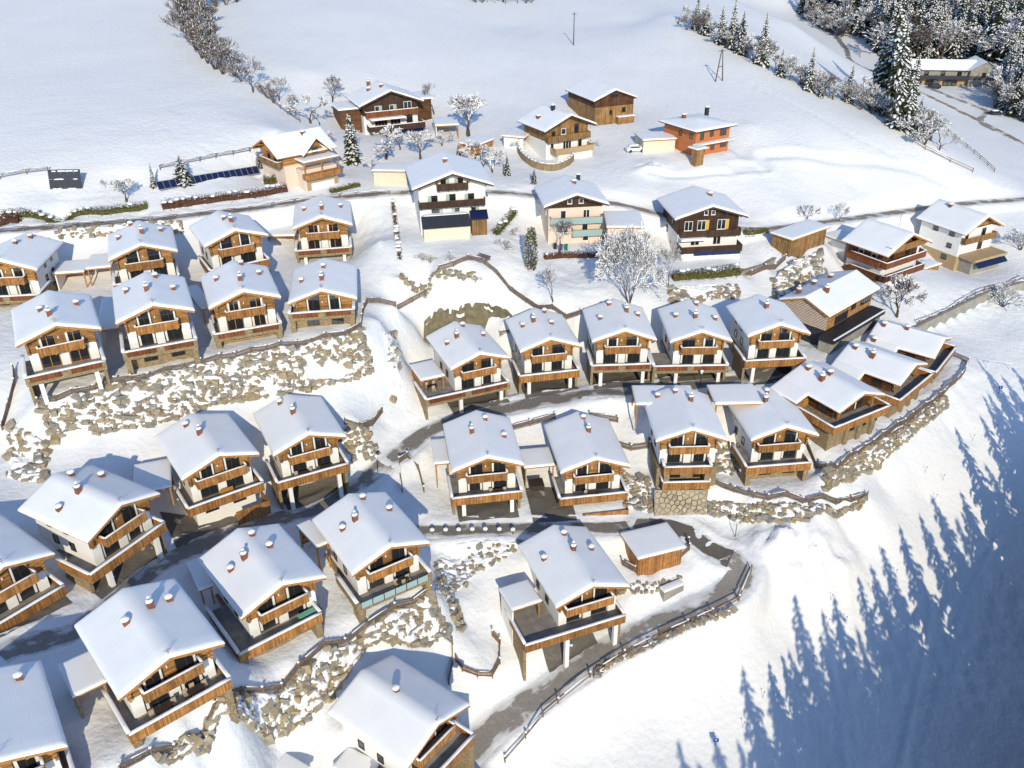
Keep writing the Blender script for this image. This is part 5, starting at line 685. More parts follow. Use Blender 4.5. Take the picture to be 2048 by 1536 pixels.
D_MISC = {
 'bollards': [(-11.37, 96.5), (-9.48, 96.6), (-7.66, 96.68), (-5.76, 96.78), (-3.93, 96.82), (-1.95, 96.89), (-0.04, 97.01)],
 'lamps': [(30.75, 124.0, 1.76), (-20.17, 107.33, 1.44), (32.49, 100.19, 2.44)],
 'pole': (18.94, 272.87, 8.99),
 'aframe': (55.27, 239.84, 7.95),
 'sign': (25.63, 74.41, 1.29),
 'sign2': (87.26, 135.17, 1.44),
 'markers': [(32.79, 79.96, 0.9), (29.52, 76.47, 0.91), (34.95, 80.44, 0.9), (39.14, 85.0, 0.9), (41.12, 85.81, 0.9), (44.16, 90.15, 0.9), (46.83, 90.71, 0.89), (51.72, 95.22, 0.89), (45.04, 92.75, 0.89), (56.41, 98.26, 0.89), (54.6, 100.44, 0.89), (67.27, 111.8, 0.91), (66.26, 114.91, 0.91), (69.35, 114.79, 0.92), (77.83, 123.65, 0.93), (82.98, 126.49, 0.94)],
 'array': [(-67.25, 164.26, 38.95), (-51.2, 177.16, 38.43)],
 'board': [(-88.0, 164.14, 39.75), (-81.88, 164.38, 40.12)],
 'mast': (80.22, 187.96, 3.04),
 'goal': [(87.86, 141.61, 11.97), (92.85, 142.66, 10.82)],
 'benches': [(-5.17, 149.66)],
 'conc': [(20.38, 90.29), (23.34, 91.83)],
 'bins': [(8.5, 159.2), (9.63, 158.83), (10.6, 158.85)],
 'cars': [(145.47, 310.11), (152.04, 279.18), (28.12, 196.89), (147.96, 257.89)],
 'masonry': [(21.01, 105.36, 11.6), (28.74, 105.25, 11.6), (28.83, 103.87, 8.0), (20.86, 102.85, 8.7)],
 'shot': [[(-15.32, 140.43, 23.2), (-13.4, 141.98, 24.8), (-10.07, 143.17, 25.2), (-6.5, 143.52, 25.4), (-3.36, 143.04, 25.2), (-0.42, 140.89, 24.6), (0.8, 140.34, 22.6)], [(-15.8, 138.54, 18.2), (-13.51, 138.1, 17.2), (-10.12, 138.04, 17.2), (-6.61, 139.91, 17.4), (-3.48, 141.43, 17.6), (-0.75, 141.81, 18.4), (0.79, 140.39, 20.6)]],
 'wallR': [[(65.95, 139.35, 18.0), (77.4, 149.8, 16.7), (97.56, 165.76, 16.1), (109.5, 172.74, 15.7)], [(67.28, 140.86, 16.4), (79.08, 150.77, 14.4), (97.49, 165.22, 14.2), (109.68, 172.04, 13.8)]],
 'roundwall': [(1.85, 195.55, 38.03), (3.15, 191.26, 37.28), (5.71, 187.09, 36.82), (8.82, 185.8, 36.63), (11.81, 187.82, 36.83), (13.76, 191.58, 37.1), (14.02, 193.39, 37.15)],
 'far': [(151.72, 313.84, 28.5), (162.75, 313.37, 28.5)],
 'shed': [(-8.3, 191.74), (-4.55, 196.66), (-6.66, 203.84), (-10.4, 196.86)],
 'patio': [(41.77, 189.92), (48.95, 191.98)],
 'k4wall': [[(43.59, 155.21, 25.8), (49.14, 158.38, 26.0), (53.1, 162.55, 26.4)], [(44.26, 156.31, 24.0), (50.04, 158.94, 24.0), (54.43, 162.81, 24.6)]],
 'bench2': (12.17, 88.81),
 'blue_tent': (165.79, 317.02),
}

# ------------------------------------------------------------------ terrain
CT = np.array(D_CT, float).reshape(-1, 3)
def _fit():
    n = len(CT)
    D = np.hypot(CT[:,None,0]-CT[None,:,0], CT[:,None,1]-CT[None,:,1])
    A = np.zeros((n+3, n+3)); A[:n,:n] = -D + np.eye(n)*0.15
    Q = np.c_[np.ones(n), CT[:,:2]]; A[:n,n:] = Q; A[n:,:n] = Q.T
    return np.linalg.solve(A, np.r_[CT[:,2], 0, 0, 0])
WT = _fit()
def hgt(x, y):
    x = np.atleast_1d(np.asarray(x, float)); y = np.atleast_1d(np.asarray(y, float)); out = np.empty(len(x)); n = len(CT)
    for i in range(0, len(x), 6000):
        a, b = x[i:i+6000], y[i:i+6000]
        D = np.sqrt((a[:,None]-CT[None,:,0])**2 + (b[:,None]-CT[None,:,1])**2)
        out[i:i+6000] = -D @ WT[:n] + WT[n] + WT[n+1]*a + WT[n+2]*b
    return out
_rs = np.random.RandomState(5)
_lat = _rs.rand(256, 256)
def vnoise(x, y):
    xi = np.floor(x).astype(int); yi = np.floor(y).astype(int); fx = x-xi; fy = y-yi
    fx = fx*fx*(3-2*fx); fy = fy*fy*(3-2*fy)
    g = lambda i, j: _lat[(xi+i) % 256, (yi+j) % 256]
    return (g(0,0)*(1-fx)+g(1,0)*fx)*(1-fy) + (g(0,1)*(1-fx)+g(1,1)*fx)*fy - 0.5
def fbm(x, y, o=4):
    s = 0; a = 1.0
    for k in range(o): s = s + a*vnoise(x*2**k+17*k, y*2**k+31*k); a *= 0.5
    return s
def smooth_line(pts, step=1.5):
    P = [Vector(p) for p in pts]; P = [P[0]*2-P[1]] + P + [P[-1]*2-P[-2]]; out = []
    for i in range(1, len(P)-2):
        k = max(1, int((P[i+1]-P[i]).length/step))
        for j in range(k):
            t = j/k
            out.append(0.5*((2*P[i]) + (P[i+1]-P[i-1])*t + (2*P[i-1]-5*P[i]+4*P[i+1]-P[i+2])*t*t + (3*P[i]-P[i-1]-3*P[i+1]+P[i+2])*t**3))
    out.append(P[-2]); return out
def line_dist(X, Y, line):
    """distance of many points to a polyline, and the line's z there"""
    L = np.array([tuple(p) for p in line]); best = np.full(len(X), 1e9); zz = np.zeros(len(X))
    lo, hi = L.min(0)-9, L.max(0)+9
    m = np.nonzero((X > lo[0]) & (X < hi[0]) & (Y > lo[1]) & (Y < hi[1]))[0]
    x, y = X[m], Y[m]; bb = np.full(len(m), 1e9); bz = np.zeros(len(m))
    for a, b in zip(L[:-1], L[1:]):
        d = b-a; q = d[0]**2+d[1]**2+1e-9
        t = np.clip(((x-a[0])*d[0]+(y-a[1])*d[1])/q, 0, 1)
        e = np.hypot(x-a[0]-t*d[0], y-a[1]-t*d[1]); k = e < bb
        bb[k] = e[k]; bz[k] = (a[2]+t*d[2])[k]
    best[m] = bb; zz[m] = bz
    return best, zz
def axis_lines(fine0, fine1, step, lo, hi, grow=1.09):
    a = list(np.arange(fine0, fine1+1e-6, step)); s = step; v = fine1
    while v < hi: s *= grow; v += s; a.append(v)
    s = step; v = fine0; pre = []
    while v > lo: s *= grow; v -= s; pre.append(v)
    return np.array(pre[::-1] + a)
ROADS = {}
for nm, (pts, w, m, lab) in D_ROADS.items():
    ROADS[nm] = (smooth_line(pts), w, m, lab)
def ground(X, Y):
    """final ground height, roads cut in, ploughed banks beside them, tracks, small drifts"""
    Z = hgt(X, Y)
    drift = 0.10*fbm(X*0.16, Y*0.16, 5) + 0.25*fbm(X*0.02+9, Y*0.02, 3)
    rough = (0.11+0.22*np.clip(vnoise(X*0.08+3, Y*0.08)*3+.1, 0, 1)*(Y < 165)*(Y > 72))*fbm(X*0.85+40, Y*0.85, 3)
    keep = np.ones(len(X))
    for nm, (ln, w, m, lab) in ROADS.items():
        d, z = line_dist(X, Y, ln)
        h = w/2
        k = np.clip((h+2.2-d)/2.0, 0, 1); k = k*k*(3-2*k)
        Z = Z*(1-k) + (z-0.10)*k
        if nm.startswith('r_'):
            bank = np.exp(-((d-h-0.7)/0.55)**2)*(0.32+0.5*vnoise(X*0.7, Y*0.7))
            Z = Z + np.clip(bank, 0, 1)
        keep = np.minimum(keep, np.clip((d-h+0.3)/2.5, 0, 1))
    for pts, w, dep in D_TRACKS:
        d, z = line_dist(X, Y, pts)
        Z = Z - dep*np.exp(-(d/w)**2) + 0.6*dep*np.exp(-((d-1.6*w)/(0.6*w))**2)
        keep = np.minimum(keep, np.clip(d/(2*w), 0.4, 1))
    for x, y, r, h in D_MOUNDS:
        q = ((X-x)**2+(Y-y)**2)/r**2
        Z = Z + h*np.exp(-q*1.4)*(1+0.9*vnoise(X*0.6, Y*0.6)+0.5*vnoise(X*1.7, Y*1.7))
    return Z + (drift+rough)*keep
xs = axis_lines(-76, 112, 0.62, -420, 620)
ys = axis_lines(50, 190, 0.62, 8, 760, 1.035)
GX, GY = np.meshgrid(xs, ys)
GZ_ = ground(GX.ravel(), GY.ravel()).reshape(GX.shape)
def gz(x, y):
    """height of the terrain mesh at a point"""
    i = int(np.clip(np.searchsorted(xs, x)-1, 0, len(xs)-2)); j = int(np.clip(np.searchsorted(ys, y)-1, 0, len(ys)-2))
    u = (x-xs[i])/(xs[i+1]-xs[i]); v = (y-ys[j])/(ys[j+1]-ys[j])
    return float((GZ_[j,i]*(1-u)+GZ_[j,i+1]*u)*(1-v) + (GZ_[j+1,i]*(1-u)+GZ_[j+1,i+1]*u)*v)
def gnormal(x, y, e=0.8):
    return Vector((gz(x-e,y)-gz(x+e,y), gz(x,y-e)-gz(x,y+e), 2*e)).normalized()
nx, ny = len(xs), len(ys)
me = bpy.data.meshes.new('snow_ground')
co = np.stack([GX.ravel(), GY.ravel(), GZ_.ravel()], 1)
idx = np.arange(nx*ny).reshape(ny, nx)
fa = np.stack([idx[:-1,:-1].ravel(), idx[:-1,1:].ravel(), idx[1:,1:].ravel(), idx[1:,:-1].ravel()], 1)
me.vertices.add(len(co)); me.vertices.foreach_set('co', co.ravel())
me.loops.add(fa.size); me.loops.foreach_set('vertex_index', fa.ravel().astype(np.int32))
me.polygons.add(len(fa)); me.polygons.foreach_set('loop_start', np.arange(0, fa.size, 4, dtype=np.int32))
me.polygons.foreach_set('use_smooth', np.ones(len(fa), bool))
me.update(); me.validate()
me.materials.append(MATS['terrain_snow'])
terrain = link('snow_ground', me); terrain['kind'] = 'structure'

# ------------------------------------------------------------------ roads
def ribbon(name, line, w, m, lift=0.06, seg=6, follow=False):
    vs, fs, uvs = [], [], []; s = 0.0
    for i, p in enumerate(line):
        a = line[max(0, i-1)]; b = line[min(len(line)-1, i+1)]
        d = Vector((b.x-a.x, b.y-a.y, 0)).normalized(); n = Vector((d.y, -d.x, 0))
        if i: s += (line[i]-line[i-1]).length
        for j in range(seg+1):
            t = j/seg - 0.5; ww = w*(1 + 0.06*mnoise.noise(Vector((s*0.3, t*9, 3))))
            q = p + n*(ww*t)
            z = gz(q.x, q.y) + lift + (0.03 if 0 < j < seg else -0.12)
            vs.append((q.x, q.y, z)); uvs.append((s, j/seg))
    k = seg+1
    for i in range(len(line)-1):
        for j in range(seg): fs.append((i*k+j, i*k+j+1, (i+1)*k+j+1, (i+1)*k+j))
    me = bpy.data.meshes.new(name); me.from_pydata(vs, [], fs)
    ul = me.uv_layers.new(name='UVMap')
    li = np.empty(len(me.loops), np.int32); me.loops.foreach_get('vertex_index', li)
    ul.data.foreach_set('uv', np.array(uvs)[li].ravel())
    me.polygons.foreach_set('use_smooth', [True]*len(me.polygons)); me.materials.append(MATS[m])
    bm = bmesh.new(); bm.from_mesh(me); bmesh.ops.recalc_face_normals(bm, faces=bm.faces)
    if sum(f.normal.z for f in bm.faces) < 0: bmesh.ops.reverse_faces(bm, faces=bm.faces)
    bm.to_mesh(me); bm.free()
    return link(name, me)
for nm, (ln, w, m, lab) in ROADS.items():
    o = ribbon(lab, ln, w, m); o['kind'] = 'structure'
def patch(name, poly, m, lift=0.07, step=0.7):
    """paved apron draped over the ground inside a polygon"""
    P = [Vector((p[0], p[1], 0)) for p in poly]
    bm = bmesh.new(); bm.faces.new([bm.verts.new(p) for p in P])
    lo = [min(p[k] for p in P) for k in (0,1)]; hi = [max(p[k] for p in P) for k in (0,1)]
    for k in (0,1):
        v = lo[k]+step
        while v < hi[k]:
            pc = Vector((0,0,0)); pc[k] = v; nn = Vector((0,0,0)); nn[k] = 1
            bmesh.ops.bisect_plane(bm, geom=bm.verts[:]+bm.edges[:]+bm.faces[:], plane_co=pc, plane_no=nn); v += step
    for v in bm.verts: v.co.z = gz(v.co.x, v.co.y) + lift
    bmesh.ops.recalc_face_normals(bm, faces=bm.faces)
    if sum(f.normal.z for f in bm.faces) < 0: bmesh.ops.reverse_faces(bm, faces=bm.faces)
    me = bpy.data.meshes.new(name); bm.to_mesh(me); bm.free()
    ul = me.uv_layers.new(name='UVMap')
    for l in me.loops:
        c = me.vertices[l.vertex_index].co; ul.data[l.index].uv = (c.x*0.6, 0.5+0.08*math.sin(c.y))
    me.materials.append(MATS[m]); return link(name, me)
for poly, m in D_APRONS:
    patch('driveway', poly, m)['kind'] = 'structure'

# ------------------------------------------------------------------ buildings
def roof_z(x, W, E, h): return E + h*(1-2*abs(x)/W)
def snow_roof(parent, W, L, E, h, t=0.30, y0=0.0, ridge=0.05, seed=0, xl=None, xr=None):
    """thick settled snow on a gable roof; rounded at the eaves"""
    xl = -W/2 if xl is None else xl; xr = W/2 if xr is None else xr
    def ax(a, b, n):
        inner = list(np.linspace(a+.45, b-.45, n)); return [a-.08, a-.01, a+.16] + inner + [b-.16, b+.01, b+.08]
    U = ax(xl, xr, max(5, int((xr-xl)/0.9))); V = ax(y0, y0+L, max(5, int(L/1.1)))
    if not any(abs(u) < .1 for u in U) and xl < 0 < xr: U = sorted(U+[-.12, 0, .12])
    prof = {0: .28, 1: .66, 2: .9}
    nu, nv = len(U), len(V); vs = []; fs = []
    for j, v in enumerate(V):
        for i, u in enumerate(U):
            k = min(prof.get(min(i, nu-1-i), 1), prof.get(min(j, nv-1-j), 1))
            z = roof_z(u, W, E, h) - t*(1-k) + ridge*math.exp(-(u/.22)**2)*k
            z += (0.07*mnoise.noise(Vector((u*.45+seed*7, v*.45, seed)))+.03*mnoise.noise(Vector((u*1.3+seed*7, v*1.3, seed))))*k
            eu = (1 if i < 2 else -1 if i > nu-3 else 0)*(.05*mnoise.noise(Vector((seed*3, v*1.1, 2)))+.03*mnoise.noise(Vector((seed*3, v*3.1, 2))))
            ev = (1 if j < 2 else -1 if j > nv-3 else 0)*(.05*mnoise.noise(Vector((u*1.1, seed*3, 5)))+.03*mnoise.noise(Vector((u*3.1, seed*3, 5))))
            vs.append((u+eu, v+ev, z))
    for j in range(nv-1):
        for i in range(nu-1): a = j*nu+i; fs.append((a, a+1, a+1+nu, a+nu))
    o = len(vs); ring = [i for i in range(nu)] + [j*nu+nu-1 for j in range(1, nv)] + [(nv-1)*nu+i for i in range(nu-2, -1, -1)] + [j*nu for j in range(nv-2, 0, -1)]
    for r in ring:
        x, y, z = vs[r]; vs.append((x*0.999, y, roof_z(x, W, E, h)-t-0.02))
    n = len(ring)
    for i in range(n): fs.append((ring[i], o+i, o+(i+1) % n, ring[(i+1) % n]))
    m = MB(); m.add(vs, fs); return m.build('snow', 'roof_snow', parent, smooth=True)
def window(parent, x, y, z, w, h, frame='frame_dark', n=2, side=None, curtain=0, sill=False):
    """window on a front wall (y) or, with side=+1/-1, on a side wall at x facing that way; (x, y, z) = bottom centre"""
    F, G, Cn = MB(), MB(), MB(); b = 0.09
    def bx(m, a0, a1, p0, p1, z0, z1):
        if side is None: m.box(x+a0, x+a1, y-p1, y-p0, z0, z1)
        elif side > 0: m.box(x+p0, x+p1, y+a0, y+a1, z0, z1)
        else: m.box(x-p1, x-p0, y+a0, y+a1, z0, z1)
    bx(F, -w/2, -w/2+b, 0, .09, z, z+h); bx(F, w/2-b, w/2, 0, .09, z, z+h)
    bx(F, -w/2+b, w/2-b, 0, .09, z, z+b); bx(F, -w/2+b, w/2-b, 0, .09, z+h-b, z+h)
    for i in range(1, n):
        c = -w/2 + w*i/n; bx(F, c-.05, c+.05, 0, .085, z+b, z+h-b)
    if sill: bx(F, -w/2-.08, w/2+.08, 0, .16, z-.06, z-.002)
    f = F.build('window', frame, parent)
    bx(G, -w/2+b+.004, w/2-b-.004, .012, .045, z+b+.004, z+h-b-.004); G.build('pane', 'glass', f)
    if curtain:
        cw = min(.28, w*.16)
        if curtain & 1: bx(Cn, -w/2+b+.02, -w/2+b+.02+cw, .048, .058, z+b+.02, z+h-b-.02)
        if curtain & 2: bx(Cn, w/2-b-.02-cw, w/2-b-.02, .048, .058, z+b+.02, z+h-b-.02)
        Cn.build('curtain', 'curtain', f)
    return f
def balcony(parent, x0, x1, yf, yb, zf, m='boards', rh=1.05, slab='beam', sth=.2, snow=True, wl=None, wr=None, brackets=0, deck='floor_slab', inset=None, snow_h=.16):
    """floor slab with a solid railing in front and at both ends; wl/wr: y where the side rails stop (None = at yb)"""
    s = MB().box(x0, x1, yf, yb, zf-sth, zf)
    for i in range(brackets):
        bx = x0+.35+(x1-x0-.7)*i/max(1, brackets-1); s.box(bx-.09, bx+.09, yf+.1, yb, zf-sth-.2, zf-sth-.003)
    B = s.build('balcony', slab, parent)
    MB().box(x0+.13, x1-.13, yf+.13, yb-.01, zf+.004, zf+.03).build('deck', deck, B)
    t = .09
    r = MB().box(x0, x1, yf-.012, yf+t, zf-sth-.02, zf+rh)
    el = yb if wl is None else wl; er = yb if wr is None else wr
    r.box(x0-.012, x0+t, yf+t+.003, el, zf-sth-.02, zf+rh); r.box(x1-t, x1+.012, yf+t+.003, er, zf-sth-.02, zf+rh)
    R = r.build('railing', m, B)
    if inset:
        k = MB(); n = inset[1]; ww = (x1-x0)/n
        for i in range(n): k.box(x0+ww*i+.45, x0+ww*(i+1)-.45, yf-.06, yf-.014, zf+.12, zf+rh-.16)
        k.build('panel', inset[0], B)
    c = MB(); w = .26
    hr = MB().box(x0-.05, x1+.05, yf-.07, yf+t+.05, zf+rh+.002, zf+rh+.05)
    hr.box(x0-.05, x0+t+.05, yf+t+.053, el, zf+rh+.002, zf+rh+.05); hr.box(x1-t-.05, x1+.05, yf+t+.053, er, zf+rh+.002, zf+rh+.05)
    hr.build('handrail', 'beam' if m != 'brown_boards' else 'dark_beam', B)
    if snow:
        zz = zf+rh+.05
        c.snowbar((x0, yf+.04, zz), (x1, yf+.04, zz), w, snow_h)
        c.snowbar((x0+.04, yf+.1, zz), (x0+.04, el, zz), w, snow_h); c.snowbar((x1-.04, yf+.1, zz), (x1-.04, er, zz), w, snow_h)
        c.build('snow', 'snow', B, smooth=True)
    return B
def chimney(parent, x, y, zb, w, h, kind=0):
    d = w*.9
    m = MB().box(x-w/2, x+w/2, y-d/2, y+d/2, zb-.5, zb+h)
    c = m.build('chimney', 'brick' if kind < 2 else 'dark_metal', parent)
    p = MB().box(x-w/2-.07, x+w/2+.07, y-d/2-.07, y+d/2+.07, zb+h+.002, zb+h+.07)
    if kind == 1:
        p.tube((x, y, zb+h+.07), (x, y, zb+h+.5), .13, .13, 8); p.tube((x, y, zb+h+.5), (x, y, zb+h+.56), .2, .2, 8)
    p.build('cap', 'metal', c)
    if kind == 1: s = lump(w*.62, .3)
    else: s = lump(w*.74, .34)
    if kind == 1:
        o = link('snow', s, c); o.location = (x, y, zb+h+.06)
        o2 = link('snow', s, c); o2.location = (x, y, zb+h+.55); o2.scale = (.5, .5, .8)
    else:
        o = link('snow', s, c); o.location = (x, y, zb+h+.06)
    return c
_LUMP = {}
def lump(r, h):
    """rounded cushion of snow, flat below"""
    k = (round(r, 2), round(h, 2))
    if k in _LUMP: return _LUMP[k]
    vs, fs = [], []; n = 10; rings = [(1, 0), (1.06, .35), (.92, .72), (.55, .96)]
    for a, b in rings:
        for i in range(n):
            t = 2*math.pi*i/n; q = 1/max(abs(math.cos(t)), abs(math.sin(t)))**.55
            vs.append((r*a*q*math.cos(t)*.95, r*a*q*math.sin(t)*.9, h*b*(1+.12*math.sin(3*t+r*9))))
    vs.append((0, 0, h*1.02))
    for j in range(3):
        for i in range(n): fs.append((j*n+i, j*n+(i+1) % n, (j+1)*n+(i+1) % n, (j+1)*n+i))
    for i in range(n): fs.append((3*n+i, 3*n+(i+1) % n, 4*n))
    fs.append(tuple(range(n-1, -1, -1)))
    _LUMP[k] = MB().add(vs, fs).mesh('snow', 'snow', True); return _LUMP[k]

def roof_parts(t, W, L, E, h, snow_t, wood, y0=0.0, ridge=.05, seed=0, purlins=True, wallx=None, fw=1.4, bo=.9):
    """roof deck, barge boards, purlins and snow; E is the height of the snow surface at the eave"""
    e = E - snow_t - .02
    z = lambda x: e + h*(1-2*abs(x)/W)
    th = .2
    m = MB()
    m.prism_y([(-W/2, e), (-W/2, e-th), (0, z(0)-th), (W/2, e-th), (W/2, e), (0, z(0))], y0, y0+L)
    R = m.build('roof', wood, t)
    bh = .34
    for sx in (-1, 1):
        for yy in (y0-.06, y0+L+.002):
            pts = [(sx*W/2, e+.01), (sx*W/2, e-bh), (0, z(0)-bh), (0, z(0)+.01)]
            MB().prism_y(pts if sx < 0 else pts[::-1], yy, yy+.058).build('bargeboard', wood, R)
    if purlins:
        for px in ([0] if wallx is None else [0, -wallx*.98, wallx*.98, -wallx*.5, wallx*.5]):
            MB().box(px-.13, px+.13, y0+.05, y0+fw+.3, z(px)-th-.3-(h*.26/W if px else 0), z(px)-th-.012-(h*.26/W if px else 0)).build('purlin', wood, R)
    snow_roof(R, W, L, E, h, snow_t, y0, ridge, seed)
    return R

def chalet(n, label, o):
    """timber and plaster holiday chalet: local x right, y back from the roof's front edge, z up from the ground in front"""
    X, Y, Zt, yaw, W, L, rt, gf, gb = D_HOUSES[n]
    t = empty('chalet', (X, Y, gf), rad(yaw)); tag(t, label, 'chalet', 'chalets of the holiday village')
    E = Zt - gf; h = rt*W; st = .388
    fw = o.get('fw', 1.45); hw = W/2 - 1.0; yb = L-.9
    rs = random.Random(n)
    roof_parts(t, W, L, E, h, st, 'beam', ridge=o.get('ridge', .06), seed=sum(map(ord, n)) % 50, wallx=hw, fw=fw)
    e = E-st-.22                                    # roof underside at the eave
    zin = lambda x: e + h*(1-2*abs(x)/W) - .012
    U = E-2.55; T = E-5.3
    fr = o.get('frame', 'frame_dark')
    one = o.get('one', False)
    if one: U = E-2.75; T = U
    # upper walls
    up = 'logs' if o.get('side') == 'wood' else 'plaster'
    MB().prism_y([(-hw, U), (hw, U), (hw, zin(hw)), (0, zin(0)), (-hw, zin(hw))], fw+.14, yb).build('wall', up, t)
    MB().prism_y([(-hw-.1, U-.12), (hw+.1, U-.12), (hw+.1, zin(hw+.1)), (0, zin(0)), (-hw-.1, zin(hw+.1))], fw, fw+.137).build('gable_wall', 'logs', t)
    if up == 'plaster':
        for s in (-1, 1):
            a = s*hw; b_ = s*(hw+.09)
            MB().box(min(a,b_), max(a,b_), fw+.14, yb+.05, zin(hw)-o.get('band', .8), zin(hw+.09)-.01).build('timber_band', 'dark_logs', t)
    # log corner stacks
    for s in (-1, 1):
        m = MB(); k = 0; z0 = U-.12
        while z0+.24 < zin(hw+.1)-.05:
            m.box(s*(hw-.10)-.13, s*(hw-.10)+.13, fw-.36-(.08 if k % 2 else 0), fw-.004, z0+.02, z0+.24); z0 += .26; k += 1
        m.build('log_ends', 'logs', t)
    # gable glazing either side of a timber post
    gw = o.get('gw', 2.1); gx = o.get('gx', .62)
    for s in (-1, 1):
        x0, x1 = s*gx, s*(gx+gw); xo = max(abs(x0), abs(x1))
        if o.get('gable', 'sq') == 'sq':
            window(t, (x0+x1)/2, fw, U+.02 if not one else U+.05, gw, min(2.15, zin(xo)-U-.35), fr, 2, curtain=rs.choice((0, 1, 2, 3)))
        else:
            F = MB(); za = zin(xo)-.22; zb_ = zin(gx)-.22; lo = U+.02; a, b_ = min(x0, x1), max(x0, x1)
            zl, zr = (za, zb_) if s < 0 else (zb_, za)
            def frame(px0, px1, pz0, pz1, y0, y1, m):
                m.prism_y([(a+px0, lo+px0), (b_-px1, lo+px1), (b_-px1, zr-pz1), (a+px0, zl-pz0)], y0, y1)
            F.prism_y([(a, lo), (a+.09, lo), (a+.09, zl+(zr-zl)*.09/gw), (a, zl)], fw-.09, fw)
            F.prism_y([(b_-.09, lo), (b_, lo), (b_, zr), (b_-.09, zr-(zr-zl)*.09/gw)], fw-.09, fw)
            F.prism_y([(a+.09, zl-.11+(zr-zl)*.09/gw), (b_-.09, zr-.11-(zr-zl)*.09/gw), (b_-.09, zr-(zr-zl)*.09/gw), (a+.09, zl+(zr-zl)*.09/gw)], fw-.088, fw)
            F.box((a+b_)/2-.05, (a+b_)/2+.05, fw-.085, fw, lo+.09, min(zl, zr)-.1); F.box(a+.09, b_-.09, fw-.087, fw, lo, lo+.09)
            f = F.build('window', fr, t)
            MB().prism_y([(a+.06, lo+.06), (b_-.06, lo+.06), (b_-.06, zr-.06), (a+.06, zl-.06)], fw-.045, fw-.012).build('pane', 'glass', f)
            cu = MB(); cs = rs.choice((0, 1, 2))
            if cs != 1: cu.box(a+.12, a+.34, fw-.06, fw-.048, lo+.12, zl-.14)
            if cs != 0: cu.box(b_-.34, b_-.12, fw-.06, fw-.048, lo+.12, zr-.14)
            cu.build('curtain', 'curtain', f)
    for s in (-1, 1):                                # lamps beside the post
        MB().box(s*.2-.06, s*.2+.06, fw-.12, fw-.004, U+1.5, U+1.75).build('wall_lamp', 'lamp_glass', t) if o.get('lamps', 1) and s < 0 else None
    # lower storey
    if not one:
        MB().box(-hw, hw, fw+.3, yb, T-.05, U-.003).build('wall', 'plaster', t)
        # white piers at the corners and the middle, glass doors between
        pw = 1.15
        for s in (-1, 1):
            MB().prism_z([(s*hw, fw), (s*(hw-pw), fw), (s*(hw-pw+.15), fw+.297), (s*hw, fw+.297)][::(1 if s < 0 else -1)], T+.03, U-.13).build('pier', 'plaster', t)
        MB().box(-.55, .55, fw+.06, fw+.297, T+.03, U-.13).build('pier', 'plaster', t)
        for s in (-1, 1):
            ww = hw-pw-.55-.12
            window(t, s*(.55+ww/2+.06), fw+.3, T+.04, ww, 2.25, fr, 2, curtain=rs.choice((0, 1, 2, 3)))
        # side windows
        for s in (-1, 1):
            for yy in o.get('sw', (3.6, 6.6)):
                window(t, s*hw, fw+yy, T+.9, .95, 1.25, fr, 1, side=s)
                if up == 'plaster': window(t, s*hw, fw+yy+.6, U+.45, .8, .85, fr, 1, side=s)
    # upper balcony
    ub = o.get('ub', (-3.05, 2.8)); ud = o.get('ud', .1)
    if ub and not one:
        balcony(t, ub[0], ub[1], ud, fw-.004, U, 'boards', brackets=4, snow=o.get('ubsnow', True), snow_h=.1)
    if o.get('lanterns'):
        for s in (-1, 1): link('lantern', lump(.22, .4), t).location = (s*2.5, fw-.4, U+.05); MB().tube((s*2.45, .3, U+.6), (s*2.45, .3, U+1.0), .16, .16, 8).build('red_lantern', 'red_paint', t)
    if o.get('vane', 1):
        zz = E+h; vn = MB().tube((0, .1, zz-.1), (0, .1, zz+.8), .02, .015, 5); vn.beam((-.35, .1, zz+.55), (.35, .1, zz+.55), .03, .03); vn.beam((-.2, .1, zz+.35), (.2, .1, zz+.35), .03, .03); vn.build('weather_vane', 'dark_metal', t)
    # lower terrace
    tx0, tx1 = o.get('tx', (-5.4, 4.75)); td = o.get('td', -.9); wl, wr = o.get('wrap', (5.5, 5.5))
    rail = o.get('rail', 'wood'); base = o.get('base', 'stone')
    for zz in ([T] if 'levels' not in o else [T-2.75*k for k in range(o['levels'])]):
        mm = 'boards' if rail == 'wood' else 'stone'
        x0, x1 = (tx0, tx1) if zz == T else o.get('tx2', (tx0, tx1))
        S = MB().box(x0, x1, td, fw+.3-.004, zz-.32, zz)
        if wl and zz == T and x0 < -hw-.3: S.box(x0, -hw-.004, fw+.3, wl, zz-.32, zz)
        if wr and zz == T and x1 > hw+.3: S.box(hw+.004, x1, fw+.3, wr, zz-.32, zz)
        B = S.build('terrace', 'stone' if rail == 'stone' or base != 'plain' else 'beam', t)
        dk = MB().box(x0+.15, x1-.15, td+.15, fw+.296, zz+.004, zz+.035)
        if wl and zz == T and x0 < -hw-.3: dk.box(x0+.15, -hw-.006, fw+.3, wl-.02, zz+.004, zz+.035)
        if wr and zz == T and x1 > hw+.3: dk.box(hw+.006, x1-.15, fw+.3, wr-.02, zz+.004, zz+.035)
        dk.build('deck', o.get('deck', 'floor_slab'), B)
        rh = 1.0; th = .12 if rail == 'wood' else .28
        el = wl if zz == T and wl else fw+.29; er = wr if zz == T and wr else fw+.29
        r = MB().box(x0-.014, x1+.014, td-.014, td+th, zz-(.34 if rail == 'wood' else 0)+.001, zz+rh)
        r.box(x0-.014, x0+th, td+th+.003, el, zz-.33, zz+rh); r.box(x1-th, x1+.014, td+th+.003, er, zz-.33, zz+rh)
